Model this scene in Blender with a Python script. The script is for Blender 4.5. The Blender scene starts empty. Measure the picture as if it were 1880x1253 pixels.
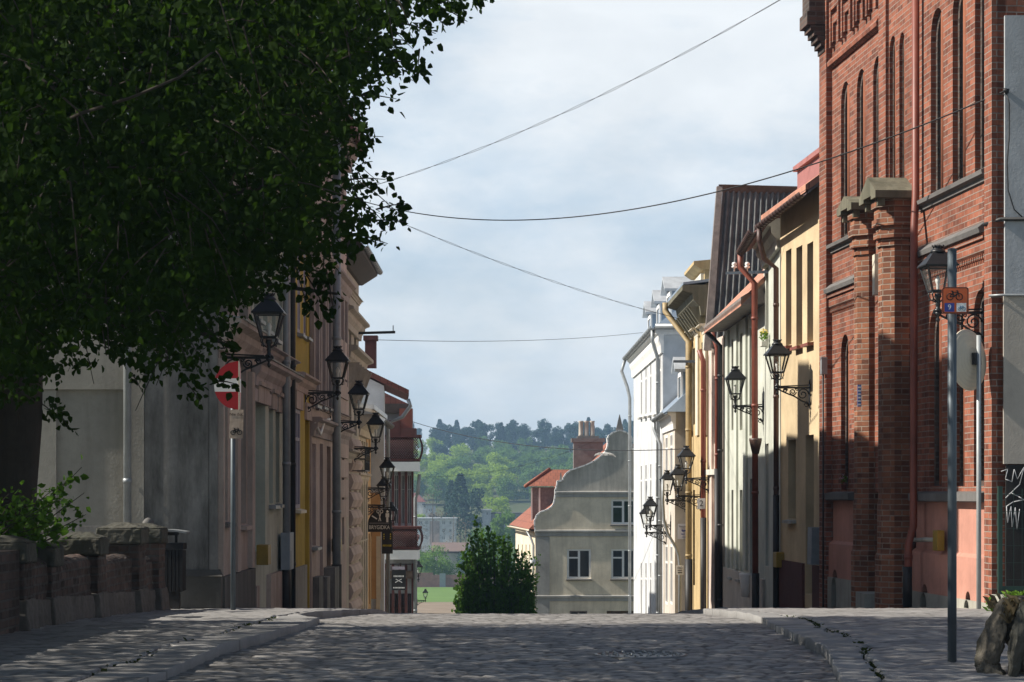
import bpy, bmesh, math, random
import numpy as np
from mathutils import Vector, Matrix
R = math.radians
rnd = random.Random(7)
S = bpy.context.scene
C = S.collection
F, CX, HY, EYE = 4000.0, 940.0, 905.0, 1.45

# ------------------------------------------------------------------ measuring helpers
def W(px, py, Y):
    return Vector(((px-CX)/F*Y, Y, EYE+(HY-py)/F*Y))
GK = [(-60,-.3),(0,0),(8,.12),(14,.2),(18,.2),(22,.1),(26,-.02),(29,-.16),(32,-.36),(37,-.75),(44,-1.35),(57,-2.55),(67,-3.5),
      (95,-6.1),(127,-9),(160,-11.5),(220,-15),(260,-16),(400,-16.2),(460,-15),(520,-12.5),(600,-8.5),(680,-4),(760,3.5),(860,12.5),(1000,20),(1140,21)]
GY = np.array([k[0] for k in GK], float); GZ = np.array([k[1] for k in GK], float)
def g(Y): return float(np.interp(Y, GY, GZ))
def gs(Y):   # smoothed profile
    return sum(g(Y+d) for d in (-1.5,-.75,0,.75,1.5))/5
def solveY(py, lift, lo=9.0, hi=29.0):
    for _ in range(50):
        m = (lo+hi)/2
        if HY+(EYE-gs(m)-lift)/m*F > py: lo = m
        else: hi = m
    return (lo+hi)/2

# ------------------------------------------------------------------ object helpers
def thing(name, label, cat, loc=(0,0,0), group=None, rz=0):
    o = bpy.data.objects.new(name, None); C.objects.link(o)
    o.location = loc; o.rotation_euler = (0,0,rz); o['label'] = label; o['category'] = cat
    o.empty_display_size = .2
    if group: o['group'] = group
    return o
def tag(o, label, cat, group=None):
    o['label'] = label; o['category'] = cat
    if group: o['group'] = group
    return o
def kind(o, k): o['kind'] = k; return o
def copy_tree(o, parent=None):
    c = o.copy(); C.objects.link(c)
    if parent: c.parent = parent
    for ch in list(o.children): copy_tree(ch, c)
    return c
def absloc(o):
    v = Vector((0,0,0))
    while o is not None:
        v += o.location; o = o.parent
    return v

class MB:
    """collects shapes in world coordinates; build() links them as ONE mesh object"""
    def __init__(s): s.v = []; s.f = []; s.m = []; s.sm = []
    def face(s, pts, m=0, sm=False):
        n = len(s.v); s.v += [Vector(p) for p in pts]; s.f.append(tuple(range(n, n+len(pts)))); s.m.append(m); s.sm.append(sm)
    def mesh(s, vs, fs, m=0, sm=False):
        n = len(s.v); s.v += [Vector(p) for p in vs]
        for f in fs: s.f.append(tuple(i+n for i in f)); s.m.append(m); s.sm.append(sm)
    def box(s, a, b, m=0):
        x0,y0,z0 = a; x1,y1,z1 = b
        s.mesh([(x0,y0,z0),(x1,y0,z0),(x1,y1,z0),(x0,y1,z0),(x0,y0,z1),(x1,y0,z1),(x1,y1,z1),(x0,y1,z1)],
               [(3,2,1,0),(4,5,6,7),(0,1,5,4),(1,2,6,5),(2,3,7,6),(3,0,4,7)], m)
    def hexa(s, p, m=0):   # 8 points, bottom ring then top ring
        s.mesh(p, [(3,2,1,0),(4,5,6,7),(0,1,5,4),(1,2,6,5),(2,3,7,6),(3,0,4,7)], m)
    def prism(s, poly, off, m=0):   # closed polygon pushed by a vector
        off = Vector(off); n = len(poly); a = [Vector(p) for p in poly]; b = [p+off for p in a]
        s.mesh(a+b, [tuple(range(n))[::-1], tuple(range(n, 2*n))]+[(i,(i+1)%n,n+(i+1)%n,n+i) for i in range(n)], m)
    def tube(s, pts, r, n=8, m=0, cap=True, sm=True):
        pts = [Vector(p) for p in pts]; k = len(pts); rr = r if isinstance(r, (list,tuple)) else [r]*k
        vs = []; up = None
        for i, p in enumerate(pts):
            t = (pts[min(i+1,k-1)]-pts[max(i-1,0)])
            t = t.normalized() if t.length > 1e-9 else Vector((0,0,1))
            if up is None:
                a = Vector((0,0,1)) if abs(t.z) < .9 else Vector((1,0,0))
                up = a.cross(t).normalized()
            up = (up - t*up.dot(t))
            up = up.normalized() if up.length > 1e-6 else t.orthogonal().normalized()
            w = t.cross(up)
            for j in range(n):
                an = 2*math.pi*j/n
                vs.append(p+(up*math.cos(an)+w*math.sin(an))*rr[i])
        fs = [(i*n+j, i*n+(j+1)%n, (i+1)*n+(j+1)%n, (i+1)*n+j) for i in range(k-1) for j in range(n)]
        if cap: fs += [tuple(range(n))[::-1], tuple(range((k-1)*n, k*n))]
        s.mesh(vs, fs, m, sm)
    def bar(s, a, b, w, h, m=0, up=(0,0,1)):
        a = Vector(a); b = Vector(b); t = (b-a).normalized(); u = Vector(up)
        x = t.cross(u)
        if x.length < 1e-6: x = t.orthogonal()
        x = x.normalized()*w/2; y = x.cross(t).normalized()*h/2
        s.hexa([a-x-y, a+x-y, a+x+y, a-x+y, b-x-y, b+x-y, b+x+y, b-x+y], m)
    def lathe(s, prof, c=(0,0,0), n=12, m=0, sm=True, rot=0.0):
        c = Vector(c); vs = []; k = len(prof)
        for r, z in prof:
            for j in range(n):
                an = 2*math.pi*j/n+rot
                vs.append(c+Vector((r*math.cos(an), r*math.sin(an), z)))
        fs = [(i*n+j, i*n+(j+1)%n, (i+1)*n+(j+1)%n, (i+1)*n+j) for i in range(k-1) for j in range(n)]
        fs += [tuple(range(n))[::-1], tuple(range((k-1)*n, k*n))]
        s.mesh(vs, fs, m, sm)
    def pieces(s, name, mats, parent=None, bevel=0):
        """one object for each separate piece"""
        root = list(range(len(s.v)))
        def find(i):
            while root[i] != i: root[i] = root[root[i]]; i = root[i]
            return i
        for f in s.f:
            for q in f[1:]: root[find(q)] = find(f[0])
        groups = {}
        for k, f in enumerate(s.f): groups.setdefault(find(f[0]), []).append(k)
        out = []
        for ks in groups.values():
            mb = MB(); mp = {}
            for k in ks:
                for q in s.f[k]:
                    if q not in mp: mp[q] = len(mb.v); mb.v.append(s.v[q])
                mb.f.append(tuple(mp[q] for q in s.f[k])); mb.m.append(s.m[k]); mb.sm.append(s.sm[k])
            out.append(mb.build(name, mats, parent, bevel))
        return out
    def build(s, name, mats, parent=None, bevel=0):
        me = bpy.data.meshes.new(name)
        o0 = absloc(parent) if parent else Vector((0,0,0))
        me.from_pydata([tuple(v-o0) for v in s.v], [], s.f)
        for mt in (mats if isinstance(mats, (list,tuple)) else [mats]): me.materials.append(mt)
        me.polygons.foreach_set('material_index', s.m); me.polygons.foreach_set('use_smooth', s.sm)
        uv = me.uv_layers.new(name='UVMap'); data = np.empty(len(me.loops)*2, np.float32)
        me.update()
        for p in me.polygons:
            n = p.normal
            for li in p.loop_indices:
                v = me.vertices[me.loops[li].vertex_index].co
                if abs(n.z) < .75:
                    l = math.hypot(n.x, n.y); data[2*li] = (v.x*-n.y+v.y*n.x)/l; data[2*li+1] = v.z
                else: data[2*li] = v.x; data[2*li+1] = v.y
        uv.data.foreach_set('uv', data)
        o = bpy.data.objects.new(name, me); C.objects.link(o)
        if parent: o.parent = parent
        if bevel:
            bm = bmesh.new(); bm.from_mesh(me); bmesh.ops.remove_doubles(bm, verts=bm.verts, dist=1e-5); bm.to_mesh(me); bm.free()
            md = o.modifiers.new('bevel', 'BEVEL'); md.width = bevel; md.segments = 2; md.limit_method = 'ANGLE'; md.angle_limit = R(40)
        return o
def npmesh(name, co, faces, mat, parent=None, smooth=False, loc=None):
    """big mesh from numpy arrays; faces all with the same vertex count"""
    me = bpy.data.meshes.new(name); k = faces.shape[1]; nf = len(faces)
    me.vertices.add(len(co)); me.vertices.foreach_set('co', co.astype(np.float32).ravel())
    me.loops.add(nf*k); me.loops.foreach_set('vertex_index', faces.astype(np.int32).ravel())
    me.polygons.add(nf); me.polygons.foreach_set('loop_start', np.arange(0, nf*k, k, dtype=np.int32))
    me.polygons.foreach_set('loop_total', np.full(nf, k, np.int32))
    me.polygons.foreach_set('use_smooth', np.full(nf, smooth))
    me.materials.append(mat); me.update(calc_edges=True); me.validate()
    o = bpy.data.objects.new(name, me); C.objects.link(o)
    if parent: o.parent = parent
    return o
def text(body, size, mat, origin, xdir, ydir, parent, name='lettering', sx=1.0, align='CENTER', depth=.002):
    cu = bpy.data.curves.new(name, 'FONT'); cu.body = body; cu.size = size; cu.align_x = align; cu.align_y = 'CENTER'; cu.extrude = depth
    t = bpy.data.objects.new('tmp', cu); C.objects.link(t)
    dg = bpy.context.evaluated_depsgraph_get(); me = bpy.data.meshes.new_from_object(t.evaluated_get(dg))
    C.objects.unlink(t); bpy.data.objects.remove(t)
    x = Vector(xdir).normalized(); y = Vector(ydir).normalized(); n = x.cross(y)
    M = Matrix(((x.x*sx, y.x, n.x, 0),(x.y*sx, y.y, n.y, 0),(x.z*sx, y.z, n.z, 0),(0,0,0,1)))
    off = Vector(origin)-absloc(parent)
    for v in me.vertices: v.co = M @ v.co + off
    me.materials.clear(); me.materials.append(mat); me.name = name
    o = bpy.data.objects.new(name, me); C.objects.link(o); o.parent = parent
    return o

# ------------------------------------------------------------------ materials
def newmat(name):
    m = bpy.data.materials.new(name); m.use_nodes = True; nt = m.node_tree
    return m, nt, nt.nodes['Principled BSDF']
def node(nt, t, **kw):
    n = nt.nodes.new(t)
    for k, v in kw.items(): setattr(n, k, v)
    return n
def mixc(nt, fac, a, b, mode='MIX'):
    n = node(nt, 'ShaderNodeMix', data_type='RGBA', blend_type=mode)
    for sock, val in ((n.inputs[0], fac), (n.inputs[6], a), (n.inputs[7], b)):
        if hasattr(val, 'is_output'): nt.links.new(val, sock)
        elif isinstance(val, (int, float)): sock.default_value = val
        else: sock.default_value = (*val[:3], 1)
    return n.outputs[2]
def ramp(nt, src, p0, p1, c0=(0,0,0), c1=(1,1,1)):
    n = node(nt, 'ShaderNodeValToRGB'); e = n.color_ramp.elements
    e[0].position = p0; e[1].position = p1; e[0].color = (*c0,1); e[1].color = (*c1,1)
    nt.links.new(src, n.inputs[0]); return n.outputs[0]
def coords(nt, which='Object', scale=(1,1,1)):
    tc = node(nt, 'ShaderNodeTexCoord'); mp = node(nt, 'ShaderNodeMapping'); mp.inputs['Scale'].default_value = scale
    nt.links.new(tc.outputs[which], mp.inputs[0]); return mp.outputs[0]
def noise(nt, vec, scale, detail=5, rough=.6, dist=0):
    n = node(nt, 'ShaderNodeTexNoise'); n.inputs['Scale'].default_value = scale; n.inputs['Detail'].default_value = detail
    n.inputs['Roughness'].default_value = rough; n.inputs['Distortion'].default_value = dist
    nt.links.new(vec, n.inputs['Vector']); return n.outputs['Fac']
def bump(nt, bs, h, strength=.3, dist=.01):
    b = node(nt, 'ShaderNodeBump'); b.inputs['Strength'].default_value = strength; b.inputs['Distance'].default_value = dist
    nt.links.new(h, b.inputs['Height']); nt.links.new(b.outputs[0], bs.inputs['Normal'])
def dk(c, f): return tuple(x*f for x in c)
def plaster(name, col, dirt=(.09,.08,.07), amount=.5, streak=1.0, rough=.9, alt=None, cut=(.5,.74), stretch=(2.2,2.2,.25)):
    m, nt, bs = newmat(name); v = coords(nt); vs = coords(nt, scale=stretch)
    n1 = noise(nt, v, .9, 8, .65); n2 = noise(nt, vs, 2.0, 7, .65); n3 = noise(nt, v, 14, 5, .6)
    c = mixc(nt, ramp(nt, n1, .36, .66), dk(col,.76), alt or dk(col,1.1))
    st = ramp(nt, n2, *cut)
    c = mixc(nt, mixc(nt, 1-amount*streak*.9 if amount*streak < 1.1 else .05, st, (0,0,0)), c, dirt)
    c = mixc(nt, mixc(nt, 1-amount*.6, ramp(nt, n3, .5, .75), (0,0,0)), c, dk(col,.6))
    nt.links.new(c, bs.inputs['Base Color']); bs.inputs['Roughness'].default_value = rough
    bs.inputs['Specular IOR Level'].default_value = .25
    bump(nt, bs, noise(nt, v, 30, 6, .65), .35, .012)
    return m
def simple(name, col, rough=.6, metal=0, var=.25, scale=6, bmp=.15, spec=.5):
    m, nt, bs = newmat(name); v = coords(nt)
    n1 = noise(nt, v, scale, 6, .65)
    c = mixc(nt, ramp(nt, n1, .3, .7), dk(col, 1-var), dk(col, 1+var))
    nt.links.new(c, bs.inputs['Base Color']); bs.inputs['Roughness'].default_value = rough; bs.inputs['Metallic'].default_value = metal
    bs.inputs['Specular IOR Level'].default_value = spec
    if bmp: bump(nt, bs, noise(nt, v, scale*6, 4, .6), bmp, .004)
    return m
def brick(name, c1, c2, mortar, w=.25, h=.077, mort=.011, soot=.5, bmp=.9):
    m, nt, bs = newmat(name)
    uv = coords(nt, 'UV'); o = coords(nt)
    wob = node(nt, 'ShaderNodeVectorMath', operation='MULTIPLY_ADD'); nn = node(nt, 'ShaderNodeTexNoise'); nn.inputs['Scale'].default_value = 9
    nt.links.new(uv, nn.inputs['Vector']); nt.links.new(nn.outputs['Color'], wob.inputs[0]); wob.inputs[1].default_value = (.012,.008,0); nt.links.new(uv, wob.inputs[2])
    b = node(nt, 'ShaderNodeTexBrick'); nt.links.new(wob.outputs[0], b.inputs['Vector'])
    b.inputs['Color1'].default_value = (*c1,1); b.inputs['Color2'].default_value = (*c2,1); b.inputs['Mortar'].default_value = (*mortar,1)
    b.inputs['Scale'].default_value = 1; b.inputs['Mortar Size'].default_value = mort; b.inputs['Mortar Smooth'].default_value = .3
    b.inputs['Brick Width'].default_value = w; b.inputs['Row Height'].default_value = h; b.inputs['Bias'].default_value = -.1
    n1 = noise(nt, o, .8, 7, .65); n2 = noise(nt, o, 22, 5, .6)
    # a random tone for every single brick
    sx = node(nt, 'ShaderNodeSeparateXYZ'); nt.links.new(wob.outputs[0], sx.inputs[0])
    def mth(op, a, b_=None):
        q = node(nt, 'ShaderNodeMath', operation=op)
        for i, v_ in enumerate((a, b_)):
            if v_ is None: continue
            if hasattr(v_, 'is_output'): nt.links.new(v_, q.inputs[i])
            else: q.inputs[i].default_value = v_
        return q.outputs[0]
    row = mth('FLOOR', mth('DIVIDE', sx.outputs[1], h)); odd = mth('FLOORED_MODULO', row, 2.0)
    cell = mth('FLOOR', mth('ADD', mth('DIVIDE', sx.outputs[0], w), mth('MULTIPLY', odd, .5)))
    cv = node(nt, 'ShaderNodeCombineXYZ'); nt.links.new(cell, cv.inputs[0]); nt.links.new(row, cv.inputs[1])
    wn = node(nt, 'ShaderNodeTexWhiteNoise', noise_dimensions='2D'); nt.links.new(cv.outputs[0], wn.inputs['Vector'])
    tone = mixc(nt, ramp(nt, wn.outputs['Value'], .62, .98), mixc(nt, ramp(nt, wn.outputs['Value'], 0, .3), (min(1,c1[0]*1.15), c1[1]*1.2, c1[2]*1.25), b.outputs['Color']), dk(c2,.68))
    bc_ = mixc(nt, b.outputs['Fac'], tone, mortar)
    c = mixc(nt, mixc(nt, 1-soot, ramp(nt, n1, .48, .70), (0,0,0)), bc_, dk(c2,.4))
    c = mixc(nt, mixc(nt, .5, ramp(nt, n2, .45, .8), (0,0,0)), c, dk(c1,.55))
    nt.links.new(c, bs.inputs['Base Color']); bs.inputs['Roughness'].default_value = .88; bs.inputs['Specular IOR Level'].default_value = .25
    inv = node(nt, 'ShaderNodeMath', operation='MULTIPLY_ADD'); inv.inputs[1].default_value = -1; nt.links.new(b.outputs['Fac'], inv.inputs[0])
    ad = node(nt, 'ShaderNodeMath', operation='MULTIPLY_ADD'); ad.inputs[1].default_value = .35; nt.links.new(n2, ad.inputs[0]); inv.inputs[2].default_value = 1
    nt.links.new(inv.outputs[0], ad.inputs[2]); bump(nt, bs, ad.outputs[0], bmp, .012)
    return m
def tiles(name, col, w=.22, h=.3):
    m, nt, bs = newmat(name); uv = coords(nt, 'UV'); o = coords(nt)
    b = node(nt, 'ShaderNodeTexBrick'); nt.links.new(uv, b.inputs['Vector']); b.inputs['Scale'].default_value = 1
    b.inputs['Color1'].default_value = (*col,1); b.inputs['Color2'].default_value = (*dk(col,.75),1); b.inputs['Mortar'].default_value = (*dk(col,.3),1)
    b.inputs['Mortar Size'].default_value = .012; b.inputs['Brick Width'].default_value = w; b.inputs['Row Height'].default_value = h; b.inputs['Mortar Smooth'].default_value = .6
    c = mixc(nt, mixc(nt, .5, ramp(nt, noise(nt, o, 2.5, 6), .5, .8), (0,0,0)), b.outputs['Color'], dk(col,.45))
    nt.links.new(c, bs.inputs['Base Color']); bs.inputs['Roughness'].default_value = .75
    bump(nt, bs, b.outputs['Fac'], -.8, .02)
    return m
def glassy(name, col=(.02,.024,.026), rough=.06):
    m, nt, bs = newmat(name); bs.inputs['Base Color'].default_value = (*col,1); bs.inputs['Roughness'].default_value = rough
    v = coords(nt); bump(nt, bs, noise(nt, v, 3, 2), .04, .02)
    return m
def lantern_glass():
    m, nt, bs = newmat('lantern_glass'); out = nt.nodes['Material Output']
    bs.inputs['Base Color'].default_value = (.5,.52,.5,1); bs.inputs['Roughness'].default_value = .12
    tr = node(nt, 'ShaderNodeBsdfTransparent'); tr.inputs[0].default_value = (.96,.97,.96,1)
    mx = node(nt, 'ShaderNodeMixShader'); n1 = noise(nt, coords(nt), 9, 4)
    nt.links.new(ramp(nt, n1, .35, .8, (.06,.06,.06), (.2,.2,.2)), mx.inputs[0])
    nt.links.new(tr.outputs[0], mx.inputs[1]); nt.links.new(bs.outputs[0], mx.inputs[2]); nt.links.new(mx.outputs[0], out.inputs[0])
    return m
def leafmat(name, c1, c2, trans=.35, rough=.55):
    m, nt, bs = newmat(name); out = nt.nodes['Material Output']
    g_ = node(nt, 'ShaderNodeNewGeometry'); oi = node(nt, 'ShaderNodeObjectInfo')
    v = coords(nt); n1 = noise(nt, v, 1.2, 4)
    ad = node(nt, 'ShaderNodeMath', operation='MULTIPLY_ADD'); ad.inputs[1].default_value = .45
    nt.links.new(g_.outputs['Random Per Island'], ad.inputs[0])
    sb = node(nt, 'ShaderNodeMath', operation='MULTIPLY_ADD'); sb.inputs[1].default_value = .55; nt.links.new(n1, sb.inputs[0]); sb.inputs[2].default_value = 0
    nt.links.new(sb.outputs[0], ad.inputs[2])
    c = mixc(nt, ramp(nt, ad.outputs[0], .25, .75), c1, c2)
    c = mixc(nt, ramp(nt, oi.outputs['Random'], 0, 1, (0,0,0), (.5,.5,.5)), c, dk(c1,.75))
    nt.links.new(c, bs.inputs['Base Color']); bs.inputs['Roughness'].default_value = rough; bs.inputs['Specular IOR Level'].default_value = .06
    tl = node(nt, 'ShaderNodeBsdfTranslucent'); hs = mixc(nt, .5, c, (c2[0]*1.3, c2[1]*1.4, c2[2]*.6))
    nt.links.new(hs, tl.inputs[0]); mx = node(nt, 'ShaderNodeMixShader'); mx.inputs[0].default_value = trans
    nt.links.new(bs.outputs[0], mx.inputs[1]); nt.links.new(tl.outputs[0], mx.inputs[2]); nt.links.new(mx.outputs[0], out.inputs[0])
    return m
def ground(name, c1, c2, scale, c3=None, bmp=.4, bscale=40):
    m, nt, bs = newmat(name); v = coords(nt)
    c = mixc(nt, ramp(nt, noise(nt, v, scale, 9, .7), .3, .7), c1, c2)
    if c3: c = mixc(nt, mixc(nt, .4, ramp(nt, noise(nt, v, scale*.23, 6), .45, .7), (0,0,0)), c, c3)
    nt.links.new(c, bs.inputs['Base Color']); bs.inputs['Roughness'].default_value = .95; bs.inputs['Specular IOR Level'].default_value = .15
    bump(nt, bs, noise(nt, v, bscale, 6, .7), bmp, .03)
    return m
def stonemat(name, ca, cb, joint_and_shade, rough=.62):
    """paving: colour per stone from the 'stone' attribute, dirt in the joints and painted edge shade from the 'joint' attribute"""
    m, nt, bs = newmat(name); v = coords(nt)
    a = node(nt, 'ShaderNodeAttribute', attribute_name='stone'); j = node(nt, 'ShaderNodeAttribute', attribute_name='joint_and_shade')
    c = mixc(nt, a.outputs['Fac'], ca, cb)
    c = mixc(nt, mixc(nt, .45, ramp(nt, noise(nt, v, 1.1, 6), .42, .7), (0,0,0)), c, dk(ca,.7))
    c = mixc(nt, mixc(nt, .5, ramp(nt, noise(nt, v, 35, 6), .45, .75), (0,0,0)), c, dk(cb,1.15))
    c = mixc(nt, j.outputs['Fac'], c, joint_and_shade)
    nt.links.new(c, bs.inputs['Base Color']); bs.inputs['Roughness'].default_value = rough; bs.inputs['Specular IOR Level'].default_value = .4
    bump(nt, bs, noise(nt, v, 60, 5, .65), .3, .006)
    return m

M = {}
M['iron'] = simple('black_iron', (.012,.013,.014), .42, .0, .3, 9, .2, .5)
M['lglass'] = lantern_glass()
M['glass'] = glassy('window_glass')
M['glass_g'] = glassy('window_glass_green', (.012,.03,.014))
M['zinc'] = simple('zinc_pipe', (.27,.29,.30), .5, .35, .2, 4)
M['galv'] = simple('galvanised_post', (.085,.105,.12), .5, .3, .18, 5)
M['galv2'] = simple('grey_post', (.33,.35,.35), .5, .3, .15, 5)
M['redpipe'] = simple('red_brown_pipe', (.19,.05,.03), .5, 0, .25, 3)
M['brownpipe'] = simple('brown_pipe', (.075,.04,.032), .5, 0, .25, 3)
M['blackpipe'] = simple('black_pipe', (.014,.014,.015), .55, 0, .3, 3)
M['ochrepipe'] = simple('ochre_pipe', (.33,.245,.12), .55, 0, .25, 3)
M['greige'] = plaster('greige_render', (.48,.43,.365), (.18,.15,.13), .6)
M['darkwood'] = simple('dark_eaves_wood', (.05,.042,.037), .8, 0, .3, 6, .4)
M['sidetop'] = plaster('pale_blue_grey_render', (.44,.455,.47), (.22,.225,.23), .5)
M['sidelow'] = plaster('pale_warm_render', (.46,.42,.365), (.25,.22,.19), .35)
M['white'] = simple('white_paint', (.78,.77,.74), .55, 0, .06, 5)
M['cream'] = simple('cream_paint', (.62,.56,.44), .6, 0, .1, 5)
M['wood'] = simple('weathered_wood', (.12,.085,.065), .8, 0, .35, 5, .4)
M['woodgrey'] = simple('grey_wood', (.19,.165,.15), .8, 0, .3, 6, .4)
M['woodred'] = simple('dark_red_wood', (.085,.026,.022), .7, 0, .3, 6, .3)
M['dark'] = simple('dark_opening', (.018,.016,.015), .9, 0, .4, 3)
M['lilac'] = simple('lilac_frame', (.34,.31,.36), .7, 0, .1, 5)
M['stone'] = plaster('sandstone', (.175,.165,.12), (.06,.06,.04), .9, cut=(.4,.66))
M['darkstone'] = plaster('dark_sill_stone', (.15,.145,.14), (.06,.06,.05), .6)
M['concrete'] = plaster('concrete', (.36,.35,.30), (.12,.11,.09), .5)
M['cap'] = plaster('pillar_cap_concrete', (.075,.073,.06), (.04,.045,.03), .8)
M['brick'] = brick('red_brick', (.285,.100,.058), (.18,.064,.041), (.27,.215,.18), mort=.0085, soot=.6)
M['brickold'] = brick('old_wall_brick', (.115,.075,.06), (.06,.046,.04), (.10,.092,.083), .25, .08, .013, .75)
M['brickcol'] = brick('column_brick', (.29,.118,.062), (.15,.060,.037), (.30,.24,.19), mort=.009, soot=.7)
M['brickorange'] = plaster('orange_brick_mullion', (.27,.10,.055), (.14,.05,.03), .5)
M['pinkplinth'] = plaster('pink_plinth', (.50,.25,.19), (.2,.1,.08), .35)
M['greyplaster'] = plaster('grey_plaster', (.30,.31,.32), (.14,.14,.14), .5)
M['warmplaster'] = plaster('warm_grey_plaster', (.34,.31,.27), (.16,.15,.13), .35)
M['yellow'] = plaster('yellow_plaster', (.58,.46,.29), (.45,.32,.17), .2)
M['maroon'] = plaster('maroon_plinth', (.11,.045,.04), (.05,.03,.03), .4)
M['ivory'] = plaster('ivory_plaster', (.56,.545,.48), (.35,.32,.27), .3)
M['palegreen'] = plaster('pale_green_grey', (.52,.54,.47), (.3,.3,.26), .35)
M['whitewall'] = plaster('white_render', (.56,.575,.585), (.5,.5,.48), .15)
M['beige'] = plaster('beige_render', (.58,.53,.46), (.35,.32,.28), .25)
M['ochre'] = plaster('ochre_render', (.50,.38,.20), (.25,.16,.08), .5)
M['peel'] = plaster('peeling_render', (.62,.53,.46), (.32,.12,.07), .85)
M['stucco_a'] = plaster('stucco_light', (.33,.315,.275), (.12,.115,.10), .45)
M['stucco_b'] = plaster('stucco_stained', (.245,.238,.222), (.060,.058,.052), 1.0, cut=(.42,.70), stretch=(2.2,2.2,.55))
M['pinkl'] = plaster('faded_pink_render', (.44,.365,.315), (.12,.09,.075), .6)
M['greenl'] = plaster('sage_green_render', (.48,.51,.42), (.13,.13,.10), .35)
M['yel2'] = plaster('mustard_render', (.50,.36,.06), (.3,.18,.03), .3)
M['mauve'] = plaster('mauve_render', (.41,.35,.33), (.13,.09,.08), .5)
M['orangel'] = plaster('orange_render', (.58,.35,.16), (.35,.2,.1), .35)
M['creaml'] = plaster('cream_render', (.60,.53,.43), (.28,.23,.19), .55)
M['rosel'] = plaster('rose_render', (.53,.425,.38), (.22,.15,.12), .45)
M['gableup'] = plaster('gable_grey_render', (.56,.52,.445), (.22,.205,.17), .65, cut=(.42,.70))
M['gablelow'] = plaster('gable_beige_render', (.78,.69,.53), (.45,.39,.29), .55, cut=(.46,.72))
M['trimgrey'] = plaster('grey_trim', (.40,.39,.36), (.2,.19,.17), .5)
M['sidecream'] = plaster('cream_side_wall', (.74,.66,.50), (.45,.4,.3), .25)
M['tile'] = tiles('red_clay_tiles', (.30,.105,.062), .24, .34)
M['tilepale'] = tiles('salmon_tiles', (.52,.25,.165), .6, .4)
M['tiledark'] = tiles('old_red_tiles', (.20,.07,.052))
M['slate'] = simple('blue_metal_roof', (.26,.32,.39), .42, .3, .15, 2, .1)
M['zincroof'] = simple('zinc_roof', (.50,.52,.53), .45, .25, .2, 3, .1)
M['corr'] = ground('dark_corrugated_sheet', (.085,.092,.092), (.20,.208,.205), 3.5, (.29,.29,.27), .4, 20)
M['yellowbox'] = simple('yellow_gas_box', (.26,.17,.015), .5, 0, .2, 4)
M['bluegrey'] = simple('blue_grey_door', (.23,.27,.30), .6, 0, .15, 5)
M['bark'] = plaster('bark', (.055,.045,.036), (.02,.018,.015), .8)
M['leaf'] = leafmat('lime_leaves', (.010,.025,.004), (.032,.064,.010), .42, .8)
M['leafbush'] = leafmat('hornbeam_leaves', (.036,.085,.014), (.095,.19,.03), .42)
M['leafdark'] = leafmat('dark_wood_leaves', (.022,.050,.034), (.042,.085,.046), .2)
M['leafpale'] = leafmat('spring_leaves', (.19,.29,.035), (.34,.46,.06), .4)
M['leafmid'] = leafmat('mid_green_leaves', (.085,.165,.035), (.16,.27,.055), .35)
M['twig'] = leafmat('bare_twigs', (.16,.13,.10), (.24,.19,.14), .1)
M['herb'] = leafmat('herb_leaves', (.06,.13,.02), (.16,.27,.04), .35)
# ================================================================== camera, light, sky
cam = bpy.data.cameras.new('Camera'); co = bpy.data.objects.new('Camera', cam); C.objects.link(co); S.camera = co
co.location = (0,0,EYE); co.rotation_euler = (R(90),0,0)
cam.sensor_width = 36; cam.lens = 36*F/1880; cam.shift_y = (HY-626.5)/1880; cam.clip_start = .5; cam.clip_end = 4000
S.view_settings.view_transform = 'Standard'; S.view_settings.look = 'None'; S.view_settings.gamma = 1; S.view_settings.exposure = .78
S.cycles.use_denoising = True
try: S.cycles.denoiser = 'OPENIMAGEDENOISE'
except Exception: pass
S.cycles.max_bounces = 8; S.cycles.transparent_max_bounces = 16; S.cycles.diffuse_bounces = 3
SUN_EL, SUN_A = R(39), .06
sd = Vector((math.cos(SUN_EL), SUN_A*math.cos(SUN_EL), -math.sin(SUN_EL))).normalized()
sl = bpy.data.lights.new('sun', 'SUN'); sl.energy = 4.6; sl.angle = R(.5); sl.color = (1, .93, .83)
so = bpy.data.objects.new('sun', sl); C.objects.link(so); so.rotation_euler = sd.to_track_quat('-Z', 'Y').to_euler()
w = bpy.data.worlds.new('World'); S.world = w; w.use_nodes = True; nt = w.node_tree
bg = nt.nodes['Background']; sky = nt.nodes.new('ShaderNodeTexSky'); sky.sky_type = 'NISHITA'; sky.sun_disc = False
sky.sun_elevation = SUN_EL; sky.sun_rotation = R(270); sky.altitude = 100; sky.air_density = 1.0; sky.dust_density = 1.2; sky.ozone_density = 1.0
v1 = coords(nt, 'Generated', (3.2, 3.2, 7)); v2 = coords(nt, 'Generated', (8, 8, 15))
c1 = noise(nt, v1, 1.35, 7, .58, .35); c2 = noise(nt, v2, 1.5, 6, .6, .2)
cm = node(nt, 'ShaderNodeMath', operation='MULTIPLY_ADD'); cm.inputs[1].default_value = .3
nt.links.new(c2, cm.inputs[0]); nt.links.new(c1, cm.inputs[2])
cloud = ramp(nt, cm.outputs[0], .44, .80, (.60,.60,.60), (1,1,1))
shade = ramp(nt, noise(nt, coords(nt, 'Generated', (4.2,4.2,10)), 1.1, 7, .62), .36, .62, (5.8,7.7,9.6), (11.0,11.5,11.9))
tcz = node(nt, 'ShaderNodeTexCoord'); sp_ = node(nt, 'ShaderNodeSeparateXYZ'); nt.links.new(tcz.outputs['Generated'], sp_.inputs[0])
low = ramp(nt, sp_.outputs[2], .21, .42, (1,1,1), (.03,.03,.03))   # the cloud bank lies low, the sky overhead is clear
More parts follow.
